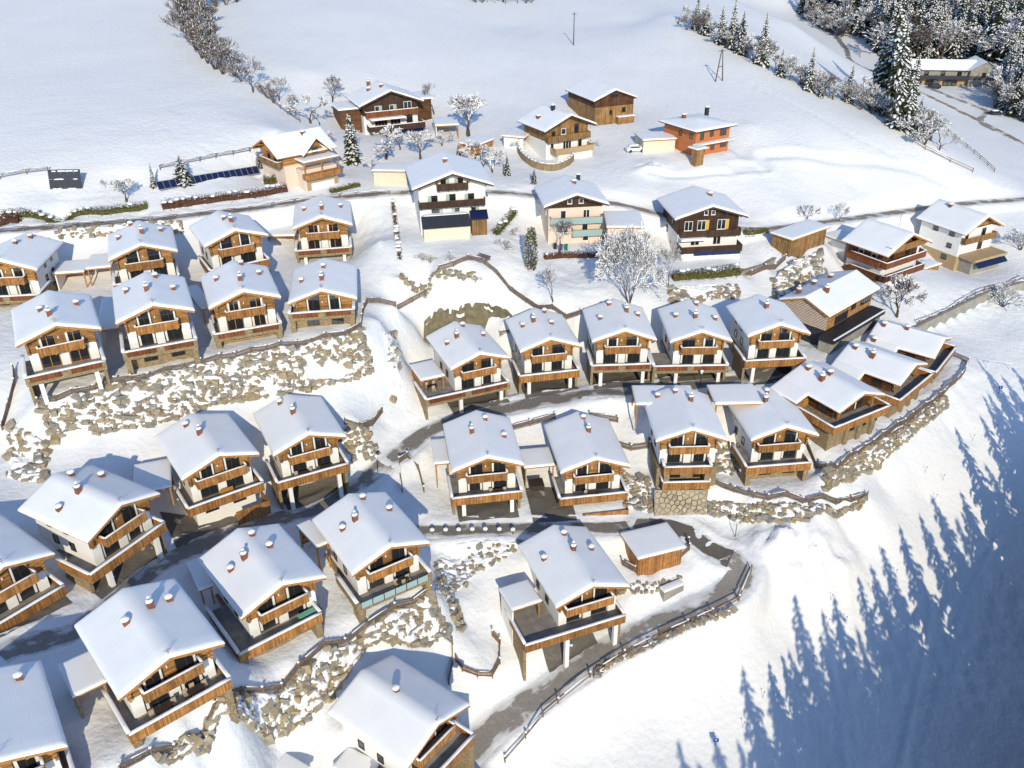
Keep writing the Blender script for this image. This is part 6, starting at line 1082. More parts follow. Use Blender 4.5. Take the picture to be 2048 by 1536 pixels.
        if o.get('glass'):
            r = MB().box(x0-.014, x0+.5, td-.014, td+th, zz-.33, zz+rh).box(x1-.5, x1+.014, td-.014, td+th, zz-.33, zz+rh)
            r.box(x0-.014, x0+th, td+th+.003, el, zz-.33, zz+rh); r.box(x1-th, x1+.014, td+th+.003, er, zz-.33, zz+rh)
            for i in range(6):
                g0 = x0+.52+(x1-x0-1.04)*i/6; g1 = x0+.52+(x1-x0-1.04)*(i+1)/6
                MB().box(g0+.06, g1-.06, td+.02, td+.05, zz+.05, zz+rh-.05).build('glass_panel', 'teal_glass', B); MB().box(g0-.05, g0+.05, td, td+.1, zz-.1, zz+rh+.02).build('baluster', 'dark_beam', B)
        r.build('parapet' if rail == 'stone' else 'railing', mm, B)
        if rail == 'stone' and not o.get('glass'):
            k = 2; w_ = (x1-x0)/k
            for i in range(k): MB().box(x0+w_*i+.55, x0+w_*(i+1)-.55, td-.07, td-.018, zz+.18, zz+rh-.12).build('panel', 'red_boards', B)
        c = MB(); zt = zz+rh; w = .34
        (c.snowbar((x0, td+th/2, zt), (x1, td+th/2, zt), w+th*.5, .2) if not o.get('glass') else None); c.snowbar((x0+th/2, td+.2, zt), (x0+th/2, el, zt), w+th*.5, .2); c.snowbar((x1-th/2, td+.2, zt), (x1-th/2, er, zt), w+th*.5, .2)
        c.build('snow', 'snow', B, smooth=True)
        if zz != T:
            MB().box(-hw, hw, fw+.3, fw+.6, zz-.05, zz+2.42).build('wall', 'stone', t)
            for s in (-1, 1): window(t, s*1.75, fw+.3, zz+.05, 2.2, 2.1, fr, 2, curtain=1)
    # furniture seen on the terrace
    zf = T+.04
    for kind, x, y in o.get('furn', ()):
        furniture(t, kind, x, y, zf)
    # plinth / carport
    if base == 'stone':
        MB().box(-hw-.35, hw+.35, fw-.6, yb, -4, T-.34).build('plinth', 'stone', t)
        MB().box(tx0+.12, tx0+.9, td+.12, fw-.62, -4, T-.33).build('pillar', 'stone', t); MB().box(tx1-.9, tx1-.12, td+.12, fw-.62, -4, T-.33).build('pillar', 'stone', t)
        if T > 1.2:
            for xx in o.get('bw', (-1.9, 1.9)): window(t, xx, fw-.6, max(.35, T-2.1), 1.9, min(1.35, T-.9), fr, 2)
    elif base == 'carport':
        MB().box(-hw-.2, hw+.2, fw+3.2, yb, -4, T-.34).build('plinth', o.get('basemat', 'concrete'), t)
        for xx in o.get('cols', (-3.7, 3.3)):
            MB().box(xx-.28, xx+.28, td+.3, td+.86, -3, T-.33).build('pillar', o.get('colmat', 'plaster'), t)
        ss = o.get('cside', (1, 1))
        if ss[0]: MB().box(tx0+.1, tx0+.5, td+.9 if ss[0] == 1 else td+.12, fw+3.4, -3, T-.33).build('side_wall', 'stone', t)
        if ss[1]: MB().box(tx1-.5, tx1-.1, td+.9 if ss[1] == 1 else td+.12, fw+3.4, -3, T-.33).build('side_wall', 'stone', t)
        for k in range(2):
            window(t, -1.6+3.2*k, fw+3.2, .1, 1.9, min(2.0, T-.7), fr, 2)
    elif base == 'white':
        MB().box(-hw, hw, fw+.35, yb, -4, T-.34).build('plinth', 'plaster', t)
        for xx in (-1.9, 1.9): window(t, xx, fw+.35, T-2.6, 1.8, 2.0, fr, 2)
    if 'lowrail' in o:
        a, b = o['lowrail']; zg = T-2.75; q = MB().box(a, b, td-.6, td-.5, zg-1.2, zg+1.0); q.box(b-.1, b, td-.497, fw+.3, zg-1.2, zg+1.0); q.build('basement_railing', 'boards', t)
    for (x, y, w, hh, kind) in D_CHIM.get(n, ()):
        chimney(t, x, y, roof_z(x, W, E, h)-.28, w, hh, kind)
    return t

def furniture(t, kind, x, y, z):
    if kind == 'table':
        m = MB().box(x-.8, x+.8, y-.4, y+.4, z+.68, z+.74)
        for a in (-.7, .7):
            for b in (-.32, .32): m.box(x+a-.04, x+a+.04, y+b-.04, y+b+.04, z, z+.68)
        m.build('table', 'frame_dark', t)
    elif kind == 'chair':
        m = MB().box(x-.25, x+.25, y-.25, y+.25, z+.4, z+.5).box(x-.25, x+.25, y+.2, y+.27, z+.5, z+1.0)
        for a in (-.2, .2):
            for b in (-.2, .2): m.box(x+a-.03, x+a+.03, y+b-.03, y+b+.03, z, z+.4)
        m.build('chair', 'cushion', t)
    elif kind == 'bench':
        m = MB().box(x-.9, x+.9, y-.25, y+.25, z+.4, z+.46).box(x-.9, x+.9, y+.2, y+.26, z+.46, z+.95)
        for a in (-.8, .8): m.box(x+a-.05, x+a+.05, y-.2, y+.2, z, z+.4)
        m.build('bench', 'frame_orange', t)
    elif kind == 'cover':
        MB().box(x-1.1, x+1.1, y-.35, y+.35, z, z+.8).build('folded_lounger', 'mint_cover', t)
    elif kind == 'tub':
        MB().box(x-1, x+1, y-1, y+1, z, z+.85).build('hot_tub', 'frame_dark', t)

def gable_house(n, name, label, cat, o):
    """older village houses: wall bands from top to bottom, listed windows and balconies; heights are given from the eave"""
    X, Y, Zt, yaw, W, L, rt, gf, gb = D_HOUSES[n]
    t = empty(name, (X, Y, gf), rad(yaw)); tag(t, label, cat, o.get('group'))
    E = Zt-gf; h = rt*W; st = o.get('st', .36); wood = o.get('wood', 'dark_beam')
    fw, so, bo = o.get('fw', 1.5), o.get('so', 1.1), o.get('bo', .8)
    hw = W/2-so; yb = L-bo
    roof_parts(t, W, L, E, h, st, wood, ridge=.03, seed=len(label) % 40, wallx=hw, fw=fw)
    e = E-st-.22; zin = lambda x: e+h*(1-2*abs(x)/W)-.012
    levels = o['levels']                                  # (top, bottom, material) from the eave; None = to the ground
    for i, (zt, zb, m) in enumerate(levels):
        z1 = E+zt; z0 = -3 if zb is None else E+zb; pr = .004*i
        if i == 0:
            MB().prism_y([(-hw, z0), (hw, z0), (hw, zin(hw)), (0, zin(0)), (-hw, zin(hw))], fw, yb).build('wall', m, t)
        else:
            MB().box(-hw-pr, hw+pr, fw-pr, yb+pr, z0, z1-.003).build('wall', m, t)
    if 'gable' in o:                                      # cladding on the front gable
        gm, gz0 = o['gable']
        MB().prism_y([(-hw-.06, E+gz0), (hw+.06, E+gz0), (hw+.06, zin(hw+.06)), (0, zin(0)-.003), (-hw-.06, zin(hw+.06))], fw-.07, fw-.004).build('gable_cladding', gm, t)
    yf = fw-(.075 if 'gable' in o else .012)
    for w in o.get('wins', ()):
        x, z, ww, hh = w[:4]; fr = w[4] if len(w) > 4 else 'frame_white'
        f = window(t, x, yf, E+z, ww, hh, fr, max(1, round(ww/.8)), sill=True)
        if len(w) > 5:
            for s in w[6] if len(w) > 6 else (-1, 1):
                MB().box(x+s*(ww/2+.34)-.3, x+s*(ww/2+.34)+.3, yf-.06, yf-.004, E+z-.05, E+z+hh).build('shutter', w[5], t)
    for (s, y, z, ww, hh, fr) in o.get('swins', ()):
        window(t, s*(hw+.012), fw+y, E+z, ww, hh, fr, max(1, round(ww/.8)), side=s, sill=True)
    for b in o.get('balc', ()):
        x0, x1, d, z, m = b[:5]; kw = b[5] if len(b) > 5 else {}
        balcony(t, x0, x1, fw-d, fw-(.08 if 'gable' in o else .012)-.01, E+z, m, slab='dark_beam' if m == 'brown_boards' else 'beam', brackets=max(4, int((x1-x0)/2)), **kw)
    for d in o.get('boxes', ()):                          # plain extra volumes: name, material, x0,x1,y0,y1,z0,z1 (from the eave)
        nm, m, x0, x1, y0, y1, z0, z1 = d
        b = MB().box(x0, x1, y0, y1, -3 if z0 is None else E+z0, E+z1).build(nm, m, t)
    for (nm, m, x0, x1, y0, z0, y1, z1, th) in o.get('slopes', ()):   # lean-to roof sheets
        vs = [(x0, y0, E+z0), (x1, y0, E+z0), (x1, y1, E+z1), (x0, y1, E+z1)]; vs += [(a, b, c-th) for a, b, c in vs]
        MB().add(vs, [(0,1,2,3),(7,6,5,4),(0,4,5,1),(1,5,6,2),(2,6,7,3),(3,7,4,0)]).build(nm, m, t)
    for d in o.get('snow', ()):
        x0, x1, y0, y1, z, th = d
        flat_snow(t, x0, x1, y0, y1, E+z, th)
    for d in o.get('panels', ()):                         # tilted solar panels in a row
        x0, x1, y, z, cnt, tilt, hgt_ = d
        ww = (x1-x0)/cnt
        for i in range(cnt):
            a, b = x0+ww*i+.03, x0+ww*(i+1)-.03; dy, dz = hgt_*math.cos(tilt), hgt_*math.sin(tilt)
            vs = [(a, y, E+z), (b, y, E+z), (b, y+dy, E+z+dz), (a, y+dy, E+z+dz)]
            vs += [(p[0], p[1]+.05*math.sin(tilt), p[2]-.05*math.cos(tilt)) for p in vs]
            MB().add(vs, [(0,1,2,3),(7,6,5,4),(0,4,5,1),(1,5,6,2),(2,6,7,3),(3,7,4,0)]).build('solar_panel', 'solar', t)
    for (x, y, w, hh, kind) in D_CHIM.get(n, ()):
        chimney(t, x, y, roof_z(x, W, E, h)-.28, w*1.25, hh*1.1, kind)
    return t
def flat_snow(parent, x0, x1, y0, y1, z, th, fn=None, name='snow'):
    """slab of snow with rounded edges; fn maps (u,v) in 0..1 to a point for skewed roofs"""
    def ax(n): return [0, .0, .03] + list(np.linspace(.08, .92, n)) + [.97, 1.0, 1.0]
    lx, ly = abs(x1-x0), abs(y1-y0); U = ax(max(3, int(lx))); V = ax(max(3, int(ly)))
    nu, nv = len(U), len(V); vs, fs = [], []
    fn = fn or (lambda u, v: (x0+(x1-x0)*u, y0+(y1-y0)*v, z))
    pr = {0: 0, 1: .62, 2: .93}
    for j, v in enumerate(V):
        for i, u in enumerate(U):
            k = min(pr.get(min(i, nu-1-i), 1), pr.get(min(j, nv-1-j), 1)); p = fn(u, v)
            vs.append((p[0], p[1], p[2]+th*k*(1+.16*mnoise.noise(Vector((p[0]*.6, p[1]*.6, th*9))))))
    for j in range(nv-1):
        for i in range(nu-1): a = j*nu+i; fs.append((a, a+1, a+1+nu, a+nu))
    m = MB().add(vs, fs)
    me = m.mesh(name, 'roof_snow', True)
    bm = bmesh.new(); bm.from_mesh(me); bmesh.ops.remove_doubles(bm, verts=bm.verts, dist=1e-4); bmesh.ops.recalc_face_normals(bm, faces=bm.faces)
    if sum(f.normal.z*f.calc_area() for f in bm.faces) < 0: bmesh.ops.reverse_faces(bm, faces=bm.faces)
    bm.to_mesh(me); bm.free()
    return link(name, me, parent)
def annex(label, pts, zt, zb, style='carport', name='carport', cat='carport', wall='logs', th=.28, extra=None, sh=(.25,.3,.25,.3)):
    """flat snowy roof over posts and back wall; pts = world corners front-left, front-right, back-right, back-left"""
    FL, FR, BR, BL = [Vector((p[0], p[1], 0)) for p in pts]
    c = (FL+FR+BR+BL)/4
    ux = ((FR-FL)+(BR-BL)).normalized(); rz = math.atan2(ux.y, ux.x)
    t = empty(name, (c.x, c.y, zb), rz); tag(t, label, cat)
    inv = Matrix.Rotation(-rz, 3, 'Z'); q = [inv @ (p-c) for p in (FL, FR, BR, BL)]
    x0 = (q[0].x+q[3].x)/2; x1 = (q[1].x+q[2].x)/2; y0 = (q[0].y+q[1].y)/2; y1 = (q[2].y+q[3].y)/2
    H = zt-zb-th
    R = MB().box(x0, x1, y0, y1, H-.22, H).build('roof', 'beam', t)
    flat_snow(R, x0-.03, x1+.03, y0-.03, y1+.03, H+.003, th)
    a, b, cc, d = x0+sh[0], x1-sh[2], y0+sh[1], y1-sh[3]
    if style == 'carport':
        for px, py in ((a, cc), (b, cc), (a, d), (b, d)): MB().box(px-.1, px+.1, py-.1, py+.1, -2.5, H-.223).build('post', 'beam', t)
        MB().box(a+.1, b-.1, d-.06, d, .1, H-.4).build('back_wall', wall, t)
    elif style == 'open':                                 # walls behind and left, open to the front
        MB().box(a, b, d-.2, d, -2.5, H-.223).build('back_wall', wall, t)
        MB().box(a-.1, a+.1, cc, d-.203, -4, H-.223).build('side_wall', extra or 'plaster', t)
        MB().box(b-.1, b+.1, cc, cc+.2, 0, H-.223).build('post', 'beam', t)
    elif style == 'box':
        MB().box(a, b, cc, d, -3, H-.223).build('wall', wall, t)
    return t

# ------------------------------------------------------------------ trees, hedges, rocks
def quads(vs, fs, a, b, c, d): o = len(vs); vs += [a, b, c, d]; fs.append((o, o+1, o+2, o+3))
def make_spruce(seed, snowy=0.75, R=0.2):
    """unit-height snowy spruce: trunk, drooping branches, snow on the branches"""
    rs = random.Random(seed); tr, gr, sn = MB(), MB(), MB()
    k = 5; pts = [Vector((.004*rs.uniform(-1,1)*i, .004*rs.uniform(-1,1)*i, i/k)) for i in range(k+1)]
    for i in range(k): tr.tube(pts[i], pts[i+1], .017*(1-i/k)+.002, .017*(1-(i+1)/k)+.002, 6, False)
    z = .07; w = 0
    while z < .975:
        f = (z-.05)/.95; rr = R*(1-f)**.8*(.82+.3*rs.random()) + .012; nb = max(4, int(10*(1-f*.55)))
        for i in range(nb):
            a = 2*math.pi*(i+rs.random()*.7)/nb + w*1.3; l = rr*rs.uniform(.62, 1.12)
            d = Vector((math.cos(a), math.sin(a), 0)); s = Vector((-d.y, d.x, 0)); dr = rs.uniform(.25, .6)
            P = [Vector((0,0,z+.012)), Vector((0,0,z))+d*(l*.45)+Vector((0,0,-l*dr*.22)), Vector((0,0,z))+d*(l*.8)+Vector((0,0,-l*dr*.62)), Vector((0,0,z))+d*l+Vector((0,0,-l*dr*.8))]
            Wd = [.012, l*.26, l*.2, l*.03]
            for q in range(3):
                quads(gr.v, gr.f, P[q]-s*Wd[q], P[q]+s*Wd[q], P[q+1]+s*Wd[q+1], P[q+1]-s*Wd[q+1])
            for q in range(7):                              # hanging sprays along the edges
                t = rs.uniform(.25, 1); j = min(2, int(t*3)); u = t*3-j; b = P[j].lerp(P[j+1], u); ww = Wd[j]*(1-u)+Wd[j+1]*u
                e = b+s*ww*rs.choice((-1, 1))*rs.uniform(.3, 1.25); hh = l*rs.uniform(.12, .3)+.006; q2 = d*rs.uniform(-.6, 1)*hh+s*rs.uniform(-.7, .7)*hh
                o = len(gr.v); gr.v += [e-d*hh*.3, e+d*hh*.35, e+q2*.5+Vector((0,0,-hh))]; gr.f.append((o, o+1, o+2))
            if rs.random() < snowy:
                up = Vector((0,0,.009+.01*rs.random())); m0 = rs.uniform(.1, .45); m1 = rs.uniform(.75, 1.02)
                T = [m0, (m0+m1)/2, m1]; Q = []
                for t in T:
                    j = min(2, int(t*2.999)); u = t*3-j; Q.append((P[j].lerp(P[j+1], u)+up, (Wd[j]*(1-u)+Wd[j+1]*u)*rs.uniform(.5, .95)))
                for q in range(2):
                    (p, a1), (p2, a2) = Q[q], Q[q+1]; dn = Vector((0,0,-.012))
                    quads(sn.v, sn.f, p-s*a1+dn, p, p2, p2-s*a2+dn); quads(sn.v, sn.f, p, p+s*a1+dn, p2+s*a2+dn, p2)
        z += .04*(1-.35*f)*rs.uniform(.8, 1.2); w += 1
    for i in range(3):
        a = i*2.1; o = len(gr.v); gr.v += [Vector((.008*math.cos(a), .008*math.sin(a), .95)), Vector((.008*math.cos(a+2), .008*math.sin(a+2), .95)), Vector((0,0,1.0))]; gr.f.append((o, o+1, o+2))
    return tr.mesh('trunk', 'bark'), gr.mesh('crown', 'needles'), sn.mesh('snow', 'snow')
def make_bare(seed, depth=6, spread=.42, snowy=.6, wood='twig', trunk=.13, thick=1.0, multi=1, up=.1, sw=.0016):
    """unit-height leafless tree with snow lying along the twigs"""
    rs = random.Random(seed); tr, tw, sn = MB(), MB(), MB(); rmin = .0016*thick
    def seg(p, q, r, r2, big, d2):
        (tr if big else tw).tube(p, q, r, r2, 5 if big else 3, False)
        if rs.random() < snowy and abs(d2.z) < .95:
            s = d2.cross(Vector((0,0,1))).normalized()*(r*.9+sw); h = Vector((0,0,r*.95)); t = Vector((0,0,r+sw*1.6))
            quads(sn.v, sn.f, p-s+h, p+t, q+t, q-s+h); quads(sn.v, sn.f, p+t, p+s+h, q+s+h, q+t)
    def grow(p, d, l, r, k):
        n = 2
        for i in range(n):
            d2 = (d + Vector((rs.gauss(0,1), rs.gauss(0,1), rs.gauss(0,.6)))*.12 + Vector((0,0,up*.3))).normalized()
            q = p+d2*(l/n); r2 = max(r*.84, rmin*.7)
            seg(p, q, r, r2, k >= depth-1, d2)
            if k < depth-1:                                 # side twig
                o = (Matrix.Rotation(rs.uniform(0, 6.28), 3, d2) @ d2.orthogonal().normalized()); nd = (d2*.7+o*.8+Vector((0,0,up))).normalized(); ll = l*rs.uniform(.3, .7)
                seg(q, q+nd*ll, max(r2*.6, rmin), rmin*.6, False, nd)
            p, d, r = q, d2, r2
        if k == 0: return
        for i in range(3 if rs.random() < .4 else 2):
            a = rs.uniform(0, 2*math.pi); o = (Matrix.Rotation(a, 3, d) @ d.orthogonal().normalized())
            nd = (d + o*spread*rs.uniform(.7, 1.4) + Vector((0,0,up))).normalized()
            grow(p, nd, l*rs.uniform(.72, .95), max(r*.7, rmin), k-1)
    for i in range(multi):
        a = 2*math.pi*i/multi+seed; dd = Vector((.4*math.cos(a), .4*math.sin(a), 1)).normalized() if multi > 1 else Vector((0,0,1))
        grow(Vector((0,0,-.02)), dd, trunk*rs.uniform(.85, 1.2), (.016 if multi == 1 else .011)*thick**.5, depth)
    h = max(v[2] for v in tw.v) if tw.v else 1
    for m in (tr, tw, sn): m.v = [(v[0]/h, v[1]/h, v[2]/h) for v in m.v]
    return tr.mesh('trunk', 'bark'), tw.mesh('crown', wood), sn.mesh('snow', 'snow')
def make_column(seed, snowy=.5):
    """clipped columnar evergreen"""
    rs = random.Random(seed); tr, gr, sn = MB(), MB(), MB(); tr.tube((0,0,-.05), (0,0,.5), .02, .012, 6, False)
    for i in range(1500):
        z = rs.random()**.9; r = .13*math.sin(math.pi*min(1, (1-z)*.62+.14))*rs.uniform(.75, 1.05); a = rs.uniform(0, 6.283); p = Vector((r*math.cos(a), r*math.sin(a), z))
        d = Vector((math.cos(a), math.sin(a), rs.uniform(.2, 1.2))).normalized(); s = d.orthogonal().normalized()*.016; l = d*.045
        m = sn if (rs.random() < snowy*.5 and a > 1.2) else gr
        o = len(m.v); m.v += [p-s, p+s, p+l]; m.f.append((o, o+1, o+2))
    return tr.mesh('trunk', 'bark'), gr.mesh('crown', 'leaves'), sn.mesh('snow', 'snow')
TREE_MESH = {
 'spruce': [make_spruce(s, .8, R) for s, R in ((1, .19), (2, .22), (3, .17), (4, .24))],
 'dark_spruce': [make_spruce(s, .45, R) for s, R in ((11, .19), (12, .21))],
 'bare': [make_bare(s, 6, .45, .28, thick=1.15) for s in (21, 22, 23)],
 'white': [make_bare(s, 6, .5, .8, thick=1.1, sw=.0026, trunk=.09) for s in (31, 32, 33)],
 'brown': [make_bare(s, 5, .38, .3, 'red_twig', multi=4, thick=1.7) for s in (41, 42, 43)],
 'scrub': [make_bare(s, 5, .48, .8, 'twig', multi=4, thick=1.5, trunk=.1, sw=.003) for s in (51, 52, 53)],
 'big': [make_bare(61, 7, .5, .7, thick=.75, multi=4, trunk=.12, sw=.0022)],
 'leafy': [make_bare(71, 6, .55, .6, 'dry_leaves', thick=2.6, sw=.003)],
 'thuja': [make_column(81)],
}
NAMES = {'spruce': 'spruce_tree', 'dark_spruce': 'spruce_tree', 'bare': 'bare_tree', 'white': 'bare_tree', 'brown': 'bare_tree', 'scrub': 'bare_shrub', 'big': 'bare_tree', 'leafy': 'bare_tree', 'thuja': 'columnar_evergreen'}
def tree(kind, x, y, h, label, group=None, wide=1.0, i=None, sink=.15):
    rs = random.Random(int(x*131+y*977)); i = rs.randrange(len(TREE_MESH[kind])) if i is None else i
    a, b, c = TREE_MESH[kind][i % len(TREE_MESH[kind])]
    t = empty(NAMES[kind], (x, y, gz(x, y)-sink), rs.uniform(0, 6.28)); s = h
    tag(t, label, 'shrub' if kind == 'scrub' else 'tree', group)
    for nm, me_ in (('trunk', a), ('crown', b), ('snow', c)):
        o = link(nm, me_, t); o.scale = (s*wide, s*wide, s)
        if nm == 'snow': o['kind'] = 'stuff'
    return t
def hedge(label, line, w, h, leaf='dry_leaves', snow=.5, dens=55, seed=1, name='hedge'):
    """hedge along a polyline: twiggy leaves and lumps of snow lying on top"""
    rs = random.Random(seed); gr, sn = MB(), MB(); ln = smooth_line([(p[0], p[1], 0) for p in line], 1.0)
    c0 = ln[len(ln)//2]; base = Vector((c0.x, c0.y, gz(c0.x, c0.y)))
    for a, b in zip(ln[:-1], ln[1:]):
        d = (b-a); n = Vector((d.y, -d.x, 0)).normalized()
        for k in range(int(dens*2.6*d.length)):
            u = rs.random(); v = max(-.5, min(.5, rs.gauss(0, .27))); z = rs.random()**.8*h*(1-.5*abs(v))*(1+.25*mnoise.noise(a*.4)); p = a+d*u+n*(v*w)
            p = Vector((p.x, p.y, gz(p.x, p.y)+z))-base; r = rs.uniform(.12, .27)
            e1 = Vector((rs.gauss(0,1), rs.gauss(0,1), rs.gauss(0,1))).normalized()*r; e2 = Vector((rs.gauss(0,1), rs.gauss(0,1), rs.gauss(0,1))).normalized()*r
            m = sn if (z > h*.7 and rs.random() < snow*.35) else gr
            o = len(m.v); m.v += [p-e1, p+e1*.6+e2*.6, p+e2]; m.f.append((o, o+1, o+2))
        if rs.random() < snow*.8:
            p = (a+b)/2+n*rs.uniform(-.25, .25)*w; zz = gz(p.x, p.y)+h*rs.uniform(.7, .95)
            L = lump(round(rs.uniform(.3, .62), 1), .35); o = len(sn.v); q = Vector((p.x, p.y, zz))-base
            sn.v += [tuple(v.co+q) for v in L.vertices]; sn.f += [tuple(i+o for i in f.vertices) for f in L.polygons]
    t = empty(name, base); tag(t, label, 'hedge' if name == 'hedge' else 'shrub')
    core = MB(); pf = [(-.5,-.3),(-.62,.3),(-.45,.75),(0,.9),(.45,.75),(.62,.3),(.5,-.3)]; kk = len(pf)
    for i, a in enumerate(ln):
        d = ln[min(len(ln)-1, i+1)]-ln[max(0, i-1)]; n = Vector((d.y, -d.x, 0)).normalized()
        for u, v in pf:
            q = a+n*(u*w*.36*(1+.3*mnoise.noise(Vector((a.x*.7, a.y*.7, u*3))))); core.v.append(tuple(Vector((q.x, q.y, gz(q.x, q.y)+v*h*.62*(1+.3*mnoise.noise(Vector((a.x*.6, a.y*.6, v*2))))))-base))
    for i in range(len(ln)-1):
        for j in range(kk-1): core.f.append((i*kk+j, i*kk+j+1, (i+1)*kk+j+1, (i+1)*kk+j))
    core.build('branches', leaf, t)
    gr.build('foliage', leaf, t)['kind'] = 'stuff'
    if sn.v: sn.build('snow', 'snow', t)['kind'] = 'stuff'
    return t
ROCK_MESH = []
for s in range(12):
    rs = random.Random(100+s); bm = bmesh.new()
    for sx in (-1, 1):                                   # broken block: jittered box corners with one or two cut away
        for sy in (-1, 1):
            for sz in (-1, 1):
                v = Vector((sx*rs.uniform(.55, 1), sy*rs.uniform(.5, .9), sz*rs.uniform(.5, .85))); bm.verts.new(v)
                if rs.random() < .35: bm.verts.new((v.x*rs.uniform(.3, .8), v.y*1.05, v.z*rs.uniform(.6, 1.05)))
    bmesh.ops.convex_hull(bm, input=bm.verts); 
    bmesh.ops.delete(bm, geom=[v for v in bm.verts if not v.link_faces], context='VERTS')
    me = bpy.data.meshes.new('stone'); bm.to_mesh(me); bm.free(); me.materials.append(MATS[('rock_tan', 'rock_ochre', 'rock_grey', 'rock_tan')[s % 4]]); ROCK_MESH.append(me)
def rocks(label, top, bot, size=(.45, .95), n=250, seed=1, name='rock_embankment', cat='rock embankment', snow=.5, gap=.72, out=.12, bias=1.0):
    """stones bedded in a bank between its top and bottom line, each stone an object"""
    rs = random.Random(seed)
    def resample(ln):
        ln = [Vector((p[0], p[1], 0)) for p in ln]; L = [0]
        for a, b in zip(ln[:-1], ln[1:]): L.append(L[-1]+(b-a).length)
        def at(t):
            s = t*L[-1]; i = 0
            while i < len(L)-2 and L[i+1] < s: i += 1
            return ln[i].lerp(ln[i+1], (s-L[i])/max(1e-6, L[i+1]-L[i]))
        return at
    A, B = resample(top), resample(bot); c = A(.5).lerp(B(.5), .5); base = Vector((c.x, c.y, gz(c.x, c.y)))
    t = empty(name, base); tag(t, label, cat); put = []; sn = MB(); tries = 0
    while len(put) < n and tries < n*40:
        tries += 1; u, v = rs.random(), rs.random()**bias; p = A(u).lerp(B(u), v); z = gz(p.x, p.y); s = rs.uniform(*size)*(1.15 if rs.random() < .2 else 1)
        P3 = Vector((p.x, p.y, z))
        if any((P3-q).length < gap*(s+r) for q, r in put): continue
        if mnoise.noise(P3*.22+Vector((seed*3.1, 0, 0))) < -.42: continue
        put.append((P3, s))
    put.sort(key=lambda q: -q[1]); far = MB()
    for k_, (P3, s) in enumerate(put):
        nr = gnormal(P3.x, P3.y); me_ = rs.choice(ROCK_MESH)
        loc = P3-base+nr*(s*out); scl = Vector((s*rs.uniform(.9, 1.35), s*rs.uniform(.8, 1.1), s*rs.uniform(.6, .95))); rot = (rs.uniform(-.4, .4), rs.uniform(-.4, .4), rs.uniform(0, 6.28))
        if k_ < 295:
            o = link('stone', me_, t); o.location = loc; o.scale = scl; o.rotation_euler = rot
        else:
            Mx = Matrix.LocRotScale(loc, Euler(rot), scl); far.add([Mx @ v.co for v in me_.vertices], [tuple(f.vertices) for f in me_.polygons])
    if far.v:
        o = far.build('stones', 'rock_tan', t); o['kind'] = 'stuff'
    # settled snow: a sheet over the bank that sinks below the stones here and buries them there
    lt = sum(((A((i+1)/40)-A(i/40)).length for i in range(40))); ww = max((A(i/10)-B(i/10)).length for i in range(11))
    nu = int(max(12, lt/.3)); nv = int(max(6, (ww*1.5+1)/.3)); am = .5*(size[0]+size[1])
    for i in range(nu+1):
        for j in range(nv+1):
            p = A(i/nu).lerp(B(i/nu), j/nv*1.1-.05); z = gz(p.x, p.y); P3 = Vector((p.x, p.y, z)); q = Vector((p.x*.95, p.y*1.5, z*1.5+seed*5))
            f = mnoise.noise(q)*.95+.55*mnoise.noise(q*2.3)+(snow-.5)*1.1+.22; f = max(-.4, min(.62, f))
            ed = min(1, min(i, nu-i)/3, min(j, nv-j)/2)
            nr = gnormal(p.x, p.y); sn.v.append(tuple(P3-base+nr*(am*(.42+1.25*f)*ed-.12*(1-ed))+Vector((0, .1*ed, 0))))
    for i in range(nu):
        for j in range(nv): a_ = i*(nv+1)+j; sn.f.append((a_, a_+nv+1, a_+nv+2, a_+1))
    o = sn.build('snow', 'snow', t, smooth=True)
    if o.data.polygons[0].normal.z < 0: o.data.flip_normals()
    return t
